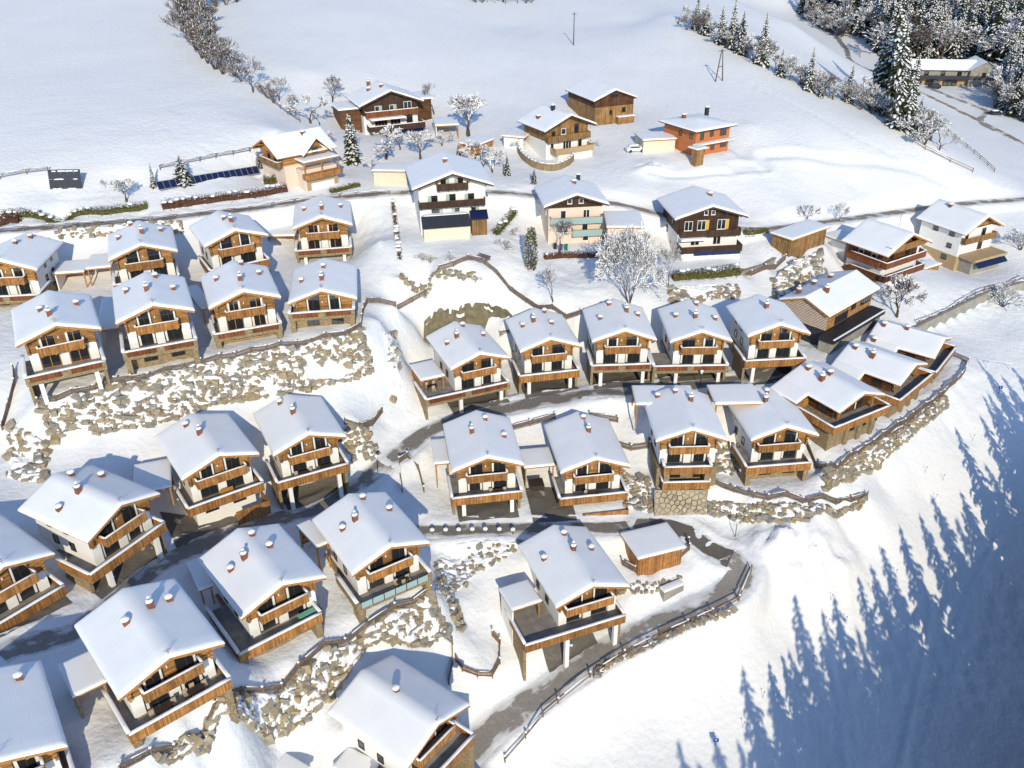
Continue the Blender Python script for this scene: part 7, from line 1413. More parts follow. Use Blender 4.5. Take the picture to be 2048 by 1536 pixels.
def fence(label, line, kind='picket', h=1.05, step=2.2, cat='fence', mat_='fence_wood', snow=.6, name='wooden_fence', seed=2):
    """picket: close pales on two rails; rail: posts with two rails; each post and rail an object"""
    rs = random.Random(seed); ln = smooth_line([(p[0], p[1], 0) for p in line], step)
    P = [Vector((p.x, p.y, gz(p.x, p.y))) for p in ln]; base = P[len(P)//2].copy(); t = empty(name, base); tag(t, label, cat)
    Q = [p-base for p in P]; pk, sn = MB(), MB(); pm = MB().box(-.07, .07, -.07, .07, -.5, h+.08).mesh('post', mat_)
    rails = (.3, h-.18) if kind == 'picket' else (.45, h-.08)
    for i, q in enumerate(Q):
        o = link('post', pm, t); o.location = q; o.rotation_euler = (rs.uniform(-.03, .03), rs.uniform(-.03, .03), rs.random())
        if snow and rs.random() < snow+.2:
            L = lump(.16, .2); k = len(sn.v); sn.v += [tuple(v.co+q+Vector((0,0,h+.07))) for v in L.vertices]; sn.f += [tuple(a+k for a in f.vertices) for f in L.polygons]
    for a, b in zip(Q[:-1], Q[1:]):
        for z in rails: MB().beam(a+Vector((0,0,z)), b+Vector((0,0,z)), .06, .12).build('rail', mat_, t)
        d = b-a; L_ = d.length; n = Vector((d.y, -d.x, 0)).normalized()
        if kind == 'picket':
            m = int(L_/.17); dd = d.normalized()
            for i in range(m):
                q = a+d*((i+.5)/m)+n*.045; w = dd*.05; hh = h+rs.uniform(-.04, .05)
                o = len(pk.v); e = n*.02
                pk.v += [tuple(v) for v in (q-w-e, q+w-e, q+w+e, q-w+e, q-w-e+Vector((0,0,hh)), q+w-e+Vector((0,0,hh)), q+w+e+Vector((0,0,hh)), q-w+e+Vector((0,0,hh)))]
                pk.f += [(o,o+1,o+5,o+4),(o+1,o+2,o+6,o+5),(o+2,o+3,o+7,o+6),(o+3,o,o+4,o+7),(o+4,o+5,o+6,o+7)]
        if snow and rs.random() < snow:
            z = h if kind == 'picket' else h-.02; u0 = rs.uniform(.03, .3); u1 = rs.uniform(.6, .97); sn.snowbar(a+d*u0+Vector((0,0,z-.02)), a+d*u1+Vector((0,0,z-.02)), .15 if kind == 'rail' else .12, .13)
    if pk.v:
        o = pk.build('pales', mat_, t); o['kind'] = 'stuff'
    if sn.v:
        o = sn.build('snow', 'snow', t, smooth=True); o['kind'] = 'stuff'
    return t

CHALETS = {
 'A1': ('snow-roofed chalet cut off by the left picture edge, highest row', dict(rail='stone')),
 'A2': ('chalet in the highest row right of two flat annex roofs', dict(gable='tri', rail='wood')),
 'A3': ('chalet in the highest row turned slightly left, beside the road fence', dict(gable='tri', rail='wood', wrap=(7,3))),
 'A4': ('chalet at the right end of the highest row, orange framed windows', dict(frame='frame_orange', rail='stone', base='carport')),
 'B1': ('leftmost chalet above the long rock embankment', dict(td=-2.1, frame='frame_orange', rail='stone', base='carport')),
 'B2': ('second chalet from the left above the rock embankment', dict(td=-1.5, gable='tri', rail='stone')),
 'B3': ('third chalet above the rock embankment with orange mullioned windows', dict(frame='frame_orange', rail='stone')),
 'B4': ('low single storey chalet at the right end above the rock embankment', dict(one=1, gable='tri', rail='stone', wrap=(4,4))),
 'C1': ('chalet below the rock embankment with wooden basement panel', dict(ub=(-3.4,3.2), furn=(('bench',.2,.5),),gable='tri', base='white', lowrail=(.3, 4.9))),
 'C2': ('chalet below the rock embankment right beside the curved fence', dict(furn=(('table',-1.4,.3),('chair',-.4,.4),('chair',-2.4,.4),('table',1.8,.3)),gable='tri', base='carport')),
 'C3': ('chalet turned sideways with four chimneys left of the village road', dict(td=-.3, tx=(-6.2,4.7), gable='tri', base='carport')),
 'C4': ('chalet at the left picture edge above the village road', dict(gable='tri', base='carport')),
 'D1': ('chalet below the road with a mint green cover on its terrace', dict(tx=(-6.5,3.6), wrap=(8.5,5), furn=(('cover',2.4,.4),))),
 'D2': ('all-timber chalet with glass terrace balustrade below the road', dict(side='wood', rail='stone', glass=True, furn=(('table',1.2,.3),('chair',.4,.3),('chair',2.0,.3),('chair',1.2,-.3)))),
 'D3': ('large chalet in the lower left with rows of cushioned chairs', dict(wrap=(6.5,5.5), gable='tri', furn=(('table',-1.6,.35),('chair',-2.8,.3),('chair',-.6,.35),('table',1.6,.35),('chair',.7,.6),('chair',1.5,.9),('chair',2.6,.5)))),
 'D4': ('chalet roof in the bottom left corner with one brick chimney', dict()),
 'E1': ('chalet at the bottom edge beside the bend with one broad chimney', dict(gable='tri')),
 'F1': ('chalet with white garage annex beside the lower road bend', dict(tx=(-9.7,4.4), wrap=(6.2,5.5), ub=(-3.6,3.1), gable='tri', base='carport')),
 'G1': ('chalet with two red lanterns on its upper balcony', dict(lanterns=1, furn=(('table',1.4,.3),('chair',.4,.3),('chair',2.4,.3)),base='carport')),
 'G2': ('chalet right of the black covered hot tub, fence before its basement', dict(gable='tri', furn=(('table',-.2,.3),('chair',-1.2,.3)), base='white', lowrail=(-2.0, 4.9))),
 'G3': ('tall chalet with three stacked balconies above masonry wall', dict(tx=(-3.8,3.2), gable='tri', levels=2, base='stone', wrap=None)),
 'G4': ('chalet with white side wall above the curved boulder wall', dict(tx=(-5.8,4.2), td=-1.2, ub=(-3.8,2.7), gable='tri')),
 'H1': ('chalet with dining terrace and flat annex beside the snow gully', dict(tx=(-9.7,4.7), wrap=(6.0,5), base='carport', rail='stone')),
 'H2': ('second chalet from the left in the upper right row', dict(base='carport')),
 'H3': ('third chalet from the left in the upper right row', dict(base='carport', rail='stone')),
 'H4': ('fourth chalet from the left in the upper right row', dict(tx=(-7.6,4.7), base='carport', rail='stone')),
 'H5': ('rightmost chalet of the upper right row beside the slatted house', dict(gable='tri', base='carport')),
}
for n, (lab, o) in CHALETS.items():
    if o.get('wrap', 0) is None: o['wrap'] = (0, 0)
    chalet(n, lab, o)

# ------------------------------------------------------------------ older houses of the village
WB = 'brown_boards'
gable_house('K1', 'apartment_house', 'tall white house with brown balconies and dark slate porch roof', 'house', dict(levels=[(0, None, 'plaster')], so=1.25, fw=1.7,
  wins=[(-1.6,-.5,1.0,1.4,'frame_dark','shutter',(1,)),(1.6,-.5,1.0,1.4,'frame_dark','shutter',(-1,)),(-3.4,-3.8,1.2,1.6,'frame_dark','shutter',(-1,)),(0,-3.8,1.2,1.7,'frame_dark','shutter',(-1,)),(3.5,-3.8,1.2,1.6,'frame_dark','shutter',(-1,)),(-3.3,-6.5,1.5,1.7,'frame_dark','shutter',(1,)),(.8,-6.4,.9,1.5,'frame_dark','shutter',(-1,)),(3.9,-6.3,.9,1.4,'frame_dark','shutter',(1,))],
  balc=[(-2.9,2.9,1.3,-.85,WB,dict(snow=False)),(-6.4,6.0,1.4,-4.05,WB,dict(snow=False))],
  boxes=[('porch','cream_plaster',-6.0,2.6,-1.6,1.66,None,-7.15),('porch_wall','old_boards',3.2,6.1,-.4,1.66,None,-6.4),('porch_parapet','plaster',-6.0,2.6,.22,1.66,-7.1,-5.7)],
  slopes=[('porch_roof','slate',-6.2,2.8,-2.0,-7.2,.2,-5.6,.12),('porch_roof','solar',3.0,6.3,-1.0,-6.4,.8,-5.2,.12)], snow=[(-5.6,2.4,.2,1.66,-5.62,.12)], swins=[(1,4,-3.2,1,1.3,'frame_dark'),(1,8,-3.2,1,1.3,'frame_dark')], wood='dark_beam'))
gable_house('K2', 'pink_house', 'pink house with brown gable and glass balcony rails', 'house', dict(levels=[(0, None, 'pink_plaster')], gable=('brown_boards', -1.1), wood='dark_beam',
  wins=[(-1.1,-.35,.9,1.0),(1.1,-.35,.9,1.0),(-2.3,-3.3,1.1,1.7),(2.2,-3.3,1.3,1.7),(2.0,-5.9,1.2,1.5),(-2.5,-6.0,2.4,1.7),(2.2,-7.9,1.2,1.0)],
  balc=[(-4.9,5.1,1.5,-3.75,'teal_glass',dict(snow=False)),(-.6,5.1,1.7,-6.2,'teal_glass',dict(snow=False))], swins=[(-1,3,-3.2,1,1.3,'frame_white')]))
gable_house('K3', 'brown_house', 'brown gabled house with yellow shutters and blue solar rail', 'house', dict(levels=[(0,-3.9,'brown_boards'),(-3.9,None,'plaster')], so=1.25, wood='dark_beam',
  wins=[(-.7,-.2,.8,.9),(.7,-.2,.8,.9),(-4.0,-3.2,1.6,1.9),(-1.4,-3.2,1.7,2.0,'frame_white','yellow_shutter',(1,)),(2.6,-3.2,1.7,2.0,'frame_white','yellow_shutter',(1,)),(2.0,-6.3,1.6,1.9),(-2.4,-6.3,1.8,1.9)],
  balc=[(-5.8,6.2,1.5,-3.95,WB,dict(snow=False)),(-6.0,6.2,3.0,-6.6,WB,dict(snow=False))],
  snow=[(-5.9,-.6,-.9,1.4,-4.35,.25)], boxes=[('awning','white_paint',-5.9,-.6,-.9,1.4,-4.5,-4.36),('undercroft','plaster',-5.8,6.0,-1.2,1.4,None,-6.82)],
  panels=[(-3.4,5.9,-1.75,-7.2,6,1.2,.95)], swins=[(-1,4,-3.2,1,1.2,'frame_dark'),(-1,7,-5.5,1,1.2,'frame_dark')]))
gable_house('K5', 'balcony_house', 'wide timber house with snowy wrap-around balconies', 'house', dict(levels=[(0,-3.1,'dark_logs'),(-3.1,None,'plaster')], so=1.6, fw=1.9, wood='beam',
  wins=[(-2.6,-2.5,1.1,1.9,'frame_dark'),(2.2,-2.5,1.2,1.3,'frame_dark'),(0,.1,1.4,1.1,'frame_dark')],
  balc=[(-5.5,5.5,1.4,-.35,'old_boards',dict(snow=False)),(-6.4,6.2,1.7,-3.1,'red_boards',dict(wl=8.6)),(-6.4,6.2,1.9,-5.8,'red_boards',dict(wl=8.6))],
  boxes=[('side_balcony','red_boards',-7.2,-5.42,1.6,9.4,-3.3,-2.2),('side_balcony','dark_logs',-7.1,-5.43,1.7,9.4,-6.2,-5.4),('antenna','metal',.9,.95,4,4.05,2.4,5.6)],
  swins=[(-1,2,-2.2,1.2,1.5,'frame_white'),(-1,5,-2.2,1.2,1.5,'frame_white')]))
gable_house('K6', 'white_house', 'white house with tan base and slanted conservatory panels at right', 'house', dict(levels=[(0,-6.0,'plaster'),(-6.0,None,'tan_plaster')], gable=('logs',.35), wood='beam', so=1.0,
  wins=[(-3.6,-2.4,.9,1.7,'frame_dark'),(1.8,-2.4,1.2,1.9,'frame_dark'),(1.6,-5.3,1.3,2.0,'frame_dark')],
  balc=[(-5.2,4.9,1.3,-2.7,'old_boards',dict(snow=False))], boxes=[('terrace','tan_plaster',-4.6,6.0,-2.6,1.48,-6.2,-5.6),('undercroft','concrete',-4.0,5.6,-1.6,1.48,None,-6.21)],
  panels=[(-3.8,5.8,-3.3,-7.4,5,.7,1.4)],
  swins=[(-1,2.4,-1.9,1.3,1.1,'frame_dark'),(-1,6.6,-1.9,1.3,1.1,'frame_dark'),(-1,2.4,-4.6,1.2,1.0,'frame_dark'),(-1,3,-7.4,1.3,1.0,'frame_dark')]))
gable_house('L2', 'brown_villa', 'large dark brown house with red balcony behind fruit trees', 'house', dict(levels=[(0,-2.9,'brown_boards'),(-2.9,None,'plaster')], so=1.2, wood='dark_beam',
  wins=[(-3.2,-2.0,1.1,1.2,'frame_white','shutter',(1,)),(.3,-2.0,1.1,1.2,'frame_white','shutter',(1,)),(4.2,-2.1,1.9,1.7),(-2.5,-5.4,3,1.5,'frame_orange'),(1,-5.4,2.4,1.5,'frame_orange'),(4.5,-5.4,1.5,2,'frame_dark')],
  balc=[(-6.2,6.4,1.2,-2.95,'red_boards'),(-6.0,7.4,3.0,-5.9,WB)],
  snow=[(-5.5,3.0,-1.2,1.1,-3.5,.3),(-12.0,-6.6,3.0,11.4,-1.39,.4),(6.6,11.9,5.0,12.9,-1.09,.4)], boxes=[('awning','beam',-5.5,3.0,-1.2,1.1,-3.62,-3.505),('wing','dark_logs',-11.5,-6.7,3.5,11,None,-1.4),('wing','dark_logs',6.7,11.4,5.5,12.5,None,-1.1)],
  panels=[(1.2,7.0,-1.9,-7.4,3,.9,1.5)]))
gable_house('L3', 'balcony_chalet', 'timber and white farmhouse with long carved balcony above garage', 'house', dict(levels=[(0,-3.0,'old_boards'),(-3.0,None,'plaster')], so=1.3, fw=1.6, wood='dark_beam',
  wins=[(-1.0,-1.9,1.2,1.3),(2.4,-1.9,1.1,1.9,'frame_dark'),(-3.6,-1.9,1.0,1.0,'frame_dark'),(-3.9,-5.0,.9,1.5),(0,-5.2,2.2,1.8),(3.4,-5.2,1.0,1.8,'frame_orange')],
  balc=[(-5.6,5.4,1.3,-2.9,'old_boards',dict(snow=False)),(-4.4,5.4,2.6,-5.4,'tan_plaster',dict(snow=False))], boxes=[('undercroft','plaster',-3.8,5.2,-.9,1.5,None,-5.62),('garage_door','white_paint',1.4,5.0,-.96,-.92,-7.3,-5.9)]))
gable_house('L4', 'barn', 'weathered timber barn, dark boards above orange boards', 'barn', dict(levels=[(0,-2.0,'barn_boards'),(-2.0,None,'old_boards')], so=.5, fw=.5, wood='barn_boards',
  wins=[(0,.1,1.9,1.1,'frame_dark'),(-.9,-4.0,.8,1.1,'frame_dark'),(2.6,-3.6,.9,1.1,'frame_dark')], boxes=[('lean_to','old_boards',.6,5.0,-.6,.48,None,-4.5),('barn_door','old_boards',-2.4,-.3,.38,.45,-6,-3.9)], snow=[(.6,5.2,-.7,.5,-4.49,.2)]))
gable_house('I1', 'slatted_house', 'long house with white striped slatted gable above glass ground floor', 'house', dict(levels=[(0,-3.6,'logs'),(-3.6,None,'slate')], so=.7, fw=.8, bo=1.0, wood='beam',
  wins=[(.3,-2.3,1.6,1.4,'frame_dark')], swins=[(1,5.0,-3.3,4.4,1.5,'frame_dark'),(1,9.0,-2.2,1.6,1.4,'frame_dark'),(1,13.4,-2.4,3.4,1.6,'frame_dark'),(1,2.2,-5.6,2.6,1.6,'frame_dark')],
  boxes=[('terrace','dark_metal',4.4,7.2,-1.4,16.8,-4.5,-3.7),('undercroft','concrete',4.3,6.6,-1.0,16.5,None,-4.51)], snow=[(7.0,7.3,-1.4,16.8,-3.69,.12)]))
# slats on its gable
t = bpy.data.objects['slatted_house']; X, Y, Zt, yaw, W, L, rt, gf, gb = D_HOUSES['I1']; E = Zt-gf
for k in range(17):
    z = E-3.5+k*.29; hwk = min(W/2-.65, (1-(z+.2+.55-E)/(rt*W))*W/2-.15)
    if hwk > .5:
        s = MB().box(-hwk, hwk, .60, .66, z, z+.13).build('slat', 'beam', t)
        MB().box(-hwk, hwk, .58, .69, z+.132, z+.185).build('snow', 'snow', s)
# house with dormer: long roof seen from its side
t = gable_house('L1', 'dormer_house', 'peach house with cross gable dormer and white garage door', 'house', dict(levels=[(0,-2.4,'logs'),(-2.4,None,'pink_plaster')], so=.9, fw=1.6, wood='beam',
  wins=[(-1.2,-1.9,1.0,1.4,'frame_dark'),(1.6,-2.0,1.2,1.6,'frame_dark')], balc=[(-3.4,4.2,1.2,-2.6,'old_boards')],
  boxes=[('porch','pink_plaster',4.7,7.2,4.2,11.8,None,-3.2),('garage','tan_plaster',4.9,7.4,4.8,11.6,None,-5.6),('garage_door','white_paint',7.42,7.46,5.6,10.8,-8.6,-6.0),('balcony','boards',7.2,8.6,4.0,12.2,-4.9,-3.9)],
  snow=[(4.6,8.3,4.0,12.0,-1.4,.25)], swins=[(1,3,-4.4,1.2,1.4,'frame_white')]))
X, Y, Zt, yaw, W, L, rt, gf, gb = D_HOUSES['L1']; E = Zt-gf
MB().box(4.6,8.3,4.0,12.0,E-1.62,E-1.41).build('porch_roof', 'beam', t)
for a in (4.2, 8.0, 11.8): MB().box(8.0,8.16,a-.08,a+.08,E-4.9,E-1.63).build('post', 'beam', t)
d = MB(); zr = E+rt*W-.4                                # cross gable: ridge runs out to the side
prof = [(5.2, E-.9), (8.2, zr), (11.2, E-.9)]
d.add([(2.0, 8.2, zr), (6.6, 5.0, E-.75), (6.6, 8.2, zr), (6.6, 11.4, E-.75), (3.6, 5.0, E-.75), (3.6, 11.4, E-.75)], [(0,4,1,2),(0,2,3,5)])
dm = d.build('dormer_roof', 'beam', t)
MB().add([(2.0, 8.2, zr+.3), (6.75, 4.9, E-.45), (6.75, 8.2, zr+.3), (6.75, 11.5, E-.45), (3.4, 4.9, E-.45), (3.4, 11.5, E-.45), (6.75, 4.9, E-.72), (6.75, 8.2, zr+.03), (6.75, 11.5, E-.72)], [(0,4,1,2),(0,2,3,5),(1,6,7,2),(2,7,8,3)]).build('snow', 'roof_snow', dm)
MB().add([(5.6, 5.6, E-.9), (5.6, 10.8, E-.9), (5.6, 8.2, zr-.1), (4.6, 5.6, E-.9), (4.6, 10.8, E-.9), (4.6, 8.2, zr-.1)], [(0,1,2),(3,5,4),(0,3,4,1)]).build('dormer_wall', 'logs', t)
window(t, 5.6, 8.2, E-.7, 1.3, 1.2, 'frame_dark', 2, side=1)
# orange house with a nearly flat hipped roof
def flat_house(n, name, label, cat, wall, levels, wins, swins, hip=1.1, so=1.1, th=.3, group=None):
    X, Y, Zt, yaw, W, L, rt, gf, gb = D_HOUSES[n]; E = Zt-gf
    t = empty(name, (X, Y, gf), rad(yaw)); tag(t, label, cat, group)
    R = MB().box(-W/2, W/2, 0, L, E-th-.22, E-th).build('roof', 'dark_beam' if hip else 'beam', t)
    fn = lambda u, v: (-W/2-.04+(W+.08)*u, -.04+(L+.08)*v, E-th+.003+hip*max(0, min(1, 2*min(min(u, 1-u), min(v, 1-v)*L/W)))*1.0)
    flat_snow(R, -W/2, W/2, 0, L, E-th, th, fn)
    MB().box(-W/2+so, W/2-so, so, L-so*.8, -3, E-th-.225).build('wall', wall, t)
    for (x, z, w, h, fr) in wins: window(t, x, so-.012, E+z, w, h, fr, max(1, round(w/.8)))
    for (s, y, z, w, h, fr) in swins: window(t, s*(W/2-so+.012), so+y, E+z, w, h, fr, max(1, round(w/.8)), side=s)
    for (x, y, w, hh, kind) in D_CHIM.get(n, ()): chimney(t, x, y, E-.1+hip*.6, w*1.3, hh*1.2, kind)
    return t
t = flat_house('L5', 'orange_house', 'orange house with shallow snow covered roof', 'house', 'orange_plaster', None,
  [(-3.2,-2.6,1.0,2.1,'frame_dark'),(-.4,-2.2,1.0,1.3,'frame_dark'),(3.0,-2.4,1.8,1.7,'frame_dark'),(-2.6,-5.7,1.2,2.1,'frame_dark'),(.2,-5.2,1.0,1.4,'frame_dark'),(3.4,-5.0,1.8,1.4,'frame_dark')],
  [(-1,1.5,-2.4,.9,1.2,'frame_dark'),(-1,5,-2.4,.9,1.2,'frame_dark')], hip=.9)
X, Y, Zt, yaw, W, L, rt, gf, gb = D_HOUSES['L5']; E = Zt-gf
pr = MB().box(-5.6, 5.0, -.4, 1.08, E-3.5, E-3.3).build('canopy', 'beam', t); flat_snow(pr, -5.7, 5.1, -.5, 1.1, E-3.29, .22)
pb = MB().box(-7.6, -4.4, -2.4, .3, E-3.6, E-3.4).build('porch_roof', 'beam', t); flat_snow(pb, -7.7, -4.3, -2.5, .4, E-3.39, .25)
MB().box(-7.4, -5.2, -2.2, -.6, -1, E-3.61).build('porch', 'old_boards', t)
flat_house('K4', 'timber_shed', 'long orange board shed with snowy flat roof on a stone wall', 'shed', 'old_boards', None, [], [], hip=0, so=.5)
t = flat_house('F2', 'flat_hut', 'small timber hut with snowy flat roof inside the road bend', 'hut', 'boards', None, [], [], hip=0, so=.35)
# the three low chalets at the right: wide roof with a cut-back corner over a timber terrace
def low_chalet(n, label):
    X, Y, Zt, yaw, W, L, rt, gf, gb = D_HOUSES[n]; E = Zt-gf; h = rt*W
    t = empty('chalet', (X, Y, gf), rad(yaw)); tag(t, label, 'chalet', 'low chalets on the right terrace')
    roof_parts(t, W, L, E, h, .3, 'beam', ridge=.04, seed=ord(n[1]), wallx=W/2-1, fw=1.6)
    e = E-.52; zin = lambda x: e+h*(1-2*abs(x)/W)-.012; hw = W/2-1.1
    # the roof runs on further down behind the cut-back corner
    sl = 2*h/W; xx = -W/2-2.4; y0 = L*.52
    q = MB().add([(-W/2+.3, y0, E-.30+sl*.3), (xx, y0, E-.3-sl*2.4), (xx, L, E-.3-sl*2.4), (-W/2+.3, L, E-.30+sl*.3), (-W/2+.3, y0, E-.5+sl*.3), (xx, y0, E-.5-sl*2.4), (xx, L, E-.5-sl*2.4), (-W/2+.3, L, E-.5+sl*.3)], [(0,1,2,3),(7,6,5,4),(0,4,5,1),(1,5,6,2),(2,6,7,3)]).build('lower_roof', 'beam', t)
    flat_snow(q, xx, -W/2, y0, L, 0, .3, lambda u, v: (xx-.05+(-W/2+.35-xx)*u, y0-.05+(L-y0+.05)*v, E-.3-sl*2.4+sl*((-W/2+.35-xx)*u-.05)+.003))
    U = E-2.7
    MB().prism_y([(-hw, U), (hw, U), (hw, zin(hw)), (0, zin(0)), (-hw, zin(hw))], 1.9, L-.9).build('wall', 'dark_logs', t)
    MB().box(xx+.9, -hw-.01, y0+.6, L-.9, U-.2, E-.6-sl*1.6).build('wall', 'logs', t)
    for s in (-1, 1): window(t, s*1.6, 1.888, U+.1, 1.8, 2.0, 'frame_dark', 2, curtain=1)
    window(t, -hw-.012, 4.0, U+.2, 1.6, 1.9, 'frame_dark', 2, side=-1)
    for s in (-1, 1): MB().box(s*(hw-.2)-.14, s*(hw-.2)+.14, .9, 1.2, U, zin(hw-.1)-.25).build('post', 'beam', t)
    # terrace wraps the front and the left side
    x0, x1 = xx+.3, W/2+.3
    B = MB().prism_z([(x0, -1.2), (x1, -1.2), (x1, 4.6), (hw+.01, 4.6), (hw+.01, 1.89), (-hw-.01, 1.89), (-hw-.01, y0+.59), (x0, y0+.59)], U-.3, U).build('terrace', 'stone', t)
    MB().box(x0+.14, x1-.14, -1.06, 1.88, U+.004, U+.03).build('deck', 'floor_slab', B)
    r = MB().box(x0, x1, -1.215, -1.08, U-.32, U+1.0); r.box(x0-.015, x0+.12, -1.077, y0+.5, U-.32, U+1.0); r.box(x1-.12, x1+.015, -1.077, 4.6, U-.32, U+1.0); r.build('railing', 'boards', B)
    c = MB(); c.snowbar((x0, -1.15, U+1), (x1, -1.15, U+1), .34, .2); c.snowbar((x0+.05, -1, U+1), (x0+.05, y0+.5, U+1), .34, .2); c.snowbar((x1-.05, -1, U+1), (x1-.05, 4.6, U+1), .34, .2); c.build('snow', 'snow', B, smooth=True)
    MB().box(xx+1.2, W/2-.5, .2, L-.9, -4, U-.303).build('plinth', 'stone', t)
    for k in range(3):
        MB().box(-3+2.9*k, -2.2+2.9*k, -.3, .198, -2, U-.303).build('pillar', 'stone', t)
        window(t, -1.2+2.6*k, .198, U-2.2, 1.4, 1.2, 'frame_dark', 2)
    for (x, y, w, hh, kind) in D_CHIM.get(n, ()): chimney(t, x, y, roof_z(x, W, E, h)-.28, w*1.2, hh*1.1, kind)
low_chalet('J1', 'low chalet with orange timber terrace nearest the boulder wall corner')
low_chalet('J2', 'middle one of the three low chalets at the right')
low_chalet('J3', 'low chalet farthest right beside the ski run')
for lab, pts, zt, zb, kw in D_ANNEX:
    a_ = annex(lab, pts, zt, zb, **kw); H_ = zt-zb
    if 'orange house' in lab: MB().box(-2.2, 1.6, -3.02, -2.98, .1, 2.4).build('garage_door', 'slate', a_)
    elif 'garage annex' in lab: furniture(a_, 'bench', -.3, .6, .05)
    elif 'hot tub' in lab: furniture(a_, 'tub', -.6, -3.2, -.2)
    elif 'dining' in lab: furniture(a_, 'table', 0, -2.2, .1); furniture(a_, 'chair', -.6, -1.4, .1); furniture(a_, 'chair', .6, -1.4, .1); furniture(a_, 'chair', 0, -3.0, .1)
    elif 'utility' in lab:
        for xx in (-1.2, 1.4): MB().box(xx-.4, xx+.4, -1.38, -1.33, .4, 2.0).build('window', 'dark_beam', a_)
annex('small garden shed with orange timber gable below the frosted tree', D_MISC['shed'], 40.6, 38.0, style='box', name='garden_shed', cat='shed', wall='logs')
# far house by the forest: white, two wings
x, y = D_MISC['far'][0][:2]; t = empty('forest_house', (x, y, gz(x, y)), rad(-8)); tag(t, 'grey and white house at the forest edge beside a blue container', 'house')
MB().box(-12, 5.99, 0, 9, 2.6, 5.6).build('wall', 'concrete', t); MB().box(-12, 5.99, .6, 9, -2, 2.597).build('wall', 'tan_plaster', t)
MB().prism_y([(6, -2), (15, -2), (15, 5.8), (10.5, 8), (6, 5.8)], -1.5, 10).build('wing_wall', 'concrete', t)
MB().box(-22, -12.01, 1, 8, -2, 5.2).build('garage_wall', 'slate', t)
r_ = MB().add([(-13, -1.2, 5.5), (9, -1.2, 5.5), (9, 4.5, 8.2), (-13, 4.5, 8.2), (9, 10.2, 5.5), (-13, 10.2, 5.5)], [(0,1,2,3),(3,2,4,5)]).build('roof', 'roof_snow', t)
MB().add([(4.9, -2.6, 5.6), (10.5, -2.6, 8.6), (16.1, -2.6, 5.6), (4.9, 11, 5.6), (10.5, 11, 8.6), (16.1, 11, 5.6)], [(0,1,4,3),(1,2,5,4)]).build('roof', 'roof_snow', t)
MB().box(-22.5, -11.5, .4, 8.5, 5.22, 5.6).build('roof', 'roof_snow', t)
MB().box(-12, 16, -1.5, -.02, 2.6, 2.8).box(-12, 16, -1.5, -1.42, 2.803, 3.8).build('balcony', 'slate', t)
for i in range(6): window(t, -10.5+2.7*i, -.012, 3.0 if i % 2 else .2, 1.5, 1.9, 'frame_dark', 2)
for i in range(5): window(t, -9.5+2.9*i, -.012, .2, 1.5, 1.8, 'frame_dark', 2)
window(t, 10.5, -1.512, 3.2, 1.3, 1.8, 'frame_dark', 2); window(t, 13, -1.512, .3, 1.3, 1.8, 'frame_dark', 2)
x, y = D_MISC['blue_tent']; o = MB().box(-4, 4, 0, 2.4, -.5, 2.3).build('container', 'blue_paint'); o.location = (x, y, gz(x, y)); tag(o, 'blue container right of the house at the forest edge', 'container')
flat_snow(o, -4.1, 4.1, -.1, 2.5, 2.303, .3)

# ------------------------------------------------------------------ walls, banks, fences, plants
for lab, top, bot, size, n, seed, kw in D_EMB: rocks(lab, top, bot, size, n, seed, **kw)
def face_wall(name, label, cat, top, bot, m, thick=.35, lift=.12):
    """wall whose face runs from a top line down to a bottom line"""
    n = len(top); T = [Vector(p) for p in top]; B = [Vector(p) for p in bot]; c = T[n//2].copy()
    vs = []; fs = []; K = 5
    for i in range(n):
        d = (T[min(n-1, i+1)]-T[max(0, i-1)]); out = Vector((d.y, -d.x, 0)).normalized()
        if out.y > 0: out = -out
        for j in range(K+1):
            p = T[i].lerp(B[i], j/K); vs.append(p-c+out*(lift+thick*.5)+Vector((0,0,.05 if j == 0 else -.25*(j == K))))
        vs.append(T[i]-c-out*thick+Vector((0,0,.05)))
    k = K+2
    for i in range(n-1):
        for j in range(K): fs.append((i*k+j, i*k+j+1, (i+1)*k+j+1, (i+1)*k+j))
        fs.append((i*k+K+1, i*k, (i+1)*k, (i+1)*k+K+1))
    o = MB().add(vs, fs).build(name, m); o.location = c; tag(o, label, cat)
    return o
face_wall('concrete_wall', 'concrete retaining wall beside the field at the right', 'wall', D_MISC['wallR'][0], D_MISC['wallR'][1], 'concrete')
w = face_wall('curved_wall', 'curved concrete wall below the long timber shed', 'wall', D_MISC['k4wall'][0], D_MISC['k4wall'][1], 'concrete')
# sprayed concrete slope: ragged sheet standing just off the snow bank
top, bot = [[Vector(p) for p in l] for l in D_MISC['shot']]
vs, fs = [], []; NU, NV = 46, 16
def lerp_line(l, t):
    s = t*(len(l)-1); i = min(len(l)-2, int(s)); return l[i].lerp(l[i+1], s-i)
for i in range(NU+1):
    for j in range(NV+1):
        u, v = i/NU, j/NV; e = .16*mnoise.noise(Vector((u*22, 3, 1)))+.06*mnoise.noise(Vector((u*60, 9, 1)))
        p = lerp_line(top, u).lerp(lerp_line(bot, u), max(0, v*(1-e)+e*(1 if v else 1)) if v < .5 else v)
        vs.append(p+Vector((0, -.55-.25*mnoise.noise(p*.5), .12*mnoise.noise(p*1.3))))
for i in range(NU):
    for j in range(NV):
        if mnoise.noise(Vector((i*.35, j*.5, 4))) > .42 and j < 6: continue
        a = i*(NV+1)+j; fs.append((a, a+1, a+NV+2, a+NV+1))
m = MB().add(vs, fs); o = m.build('sprayed_concrete_slope', 'shotcrete', smooth=True); tag(o, 'bare brown sprayed concrete slope behind the chalets', 'retaining slope')
sol = o.modifiers.new('thick', 'SOLIDIFY'); sol.thickness = .3; sol.offset = -1
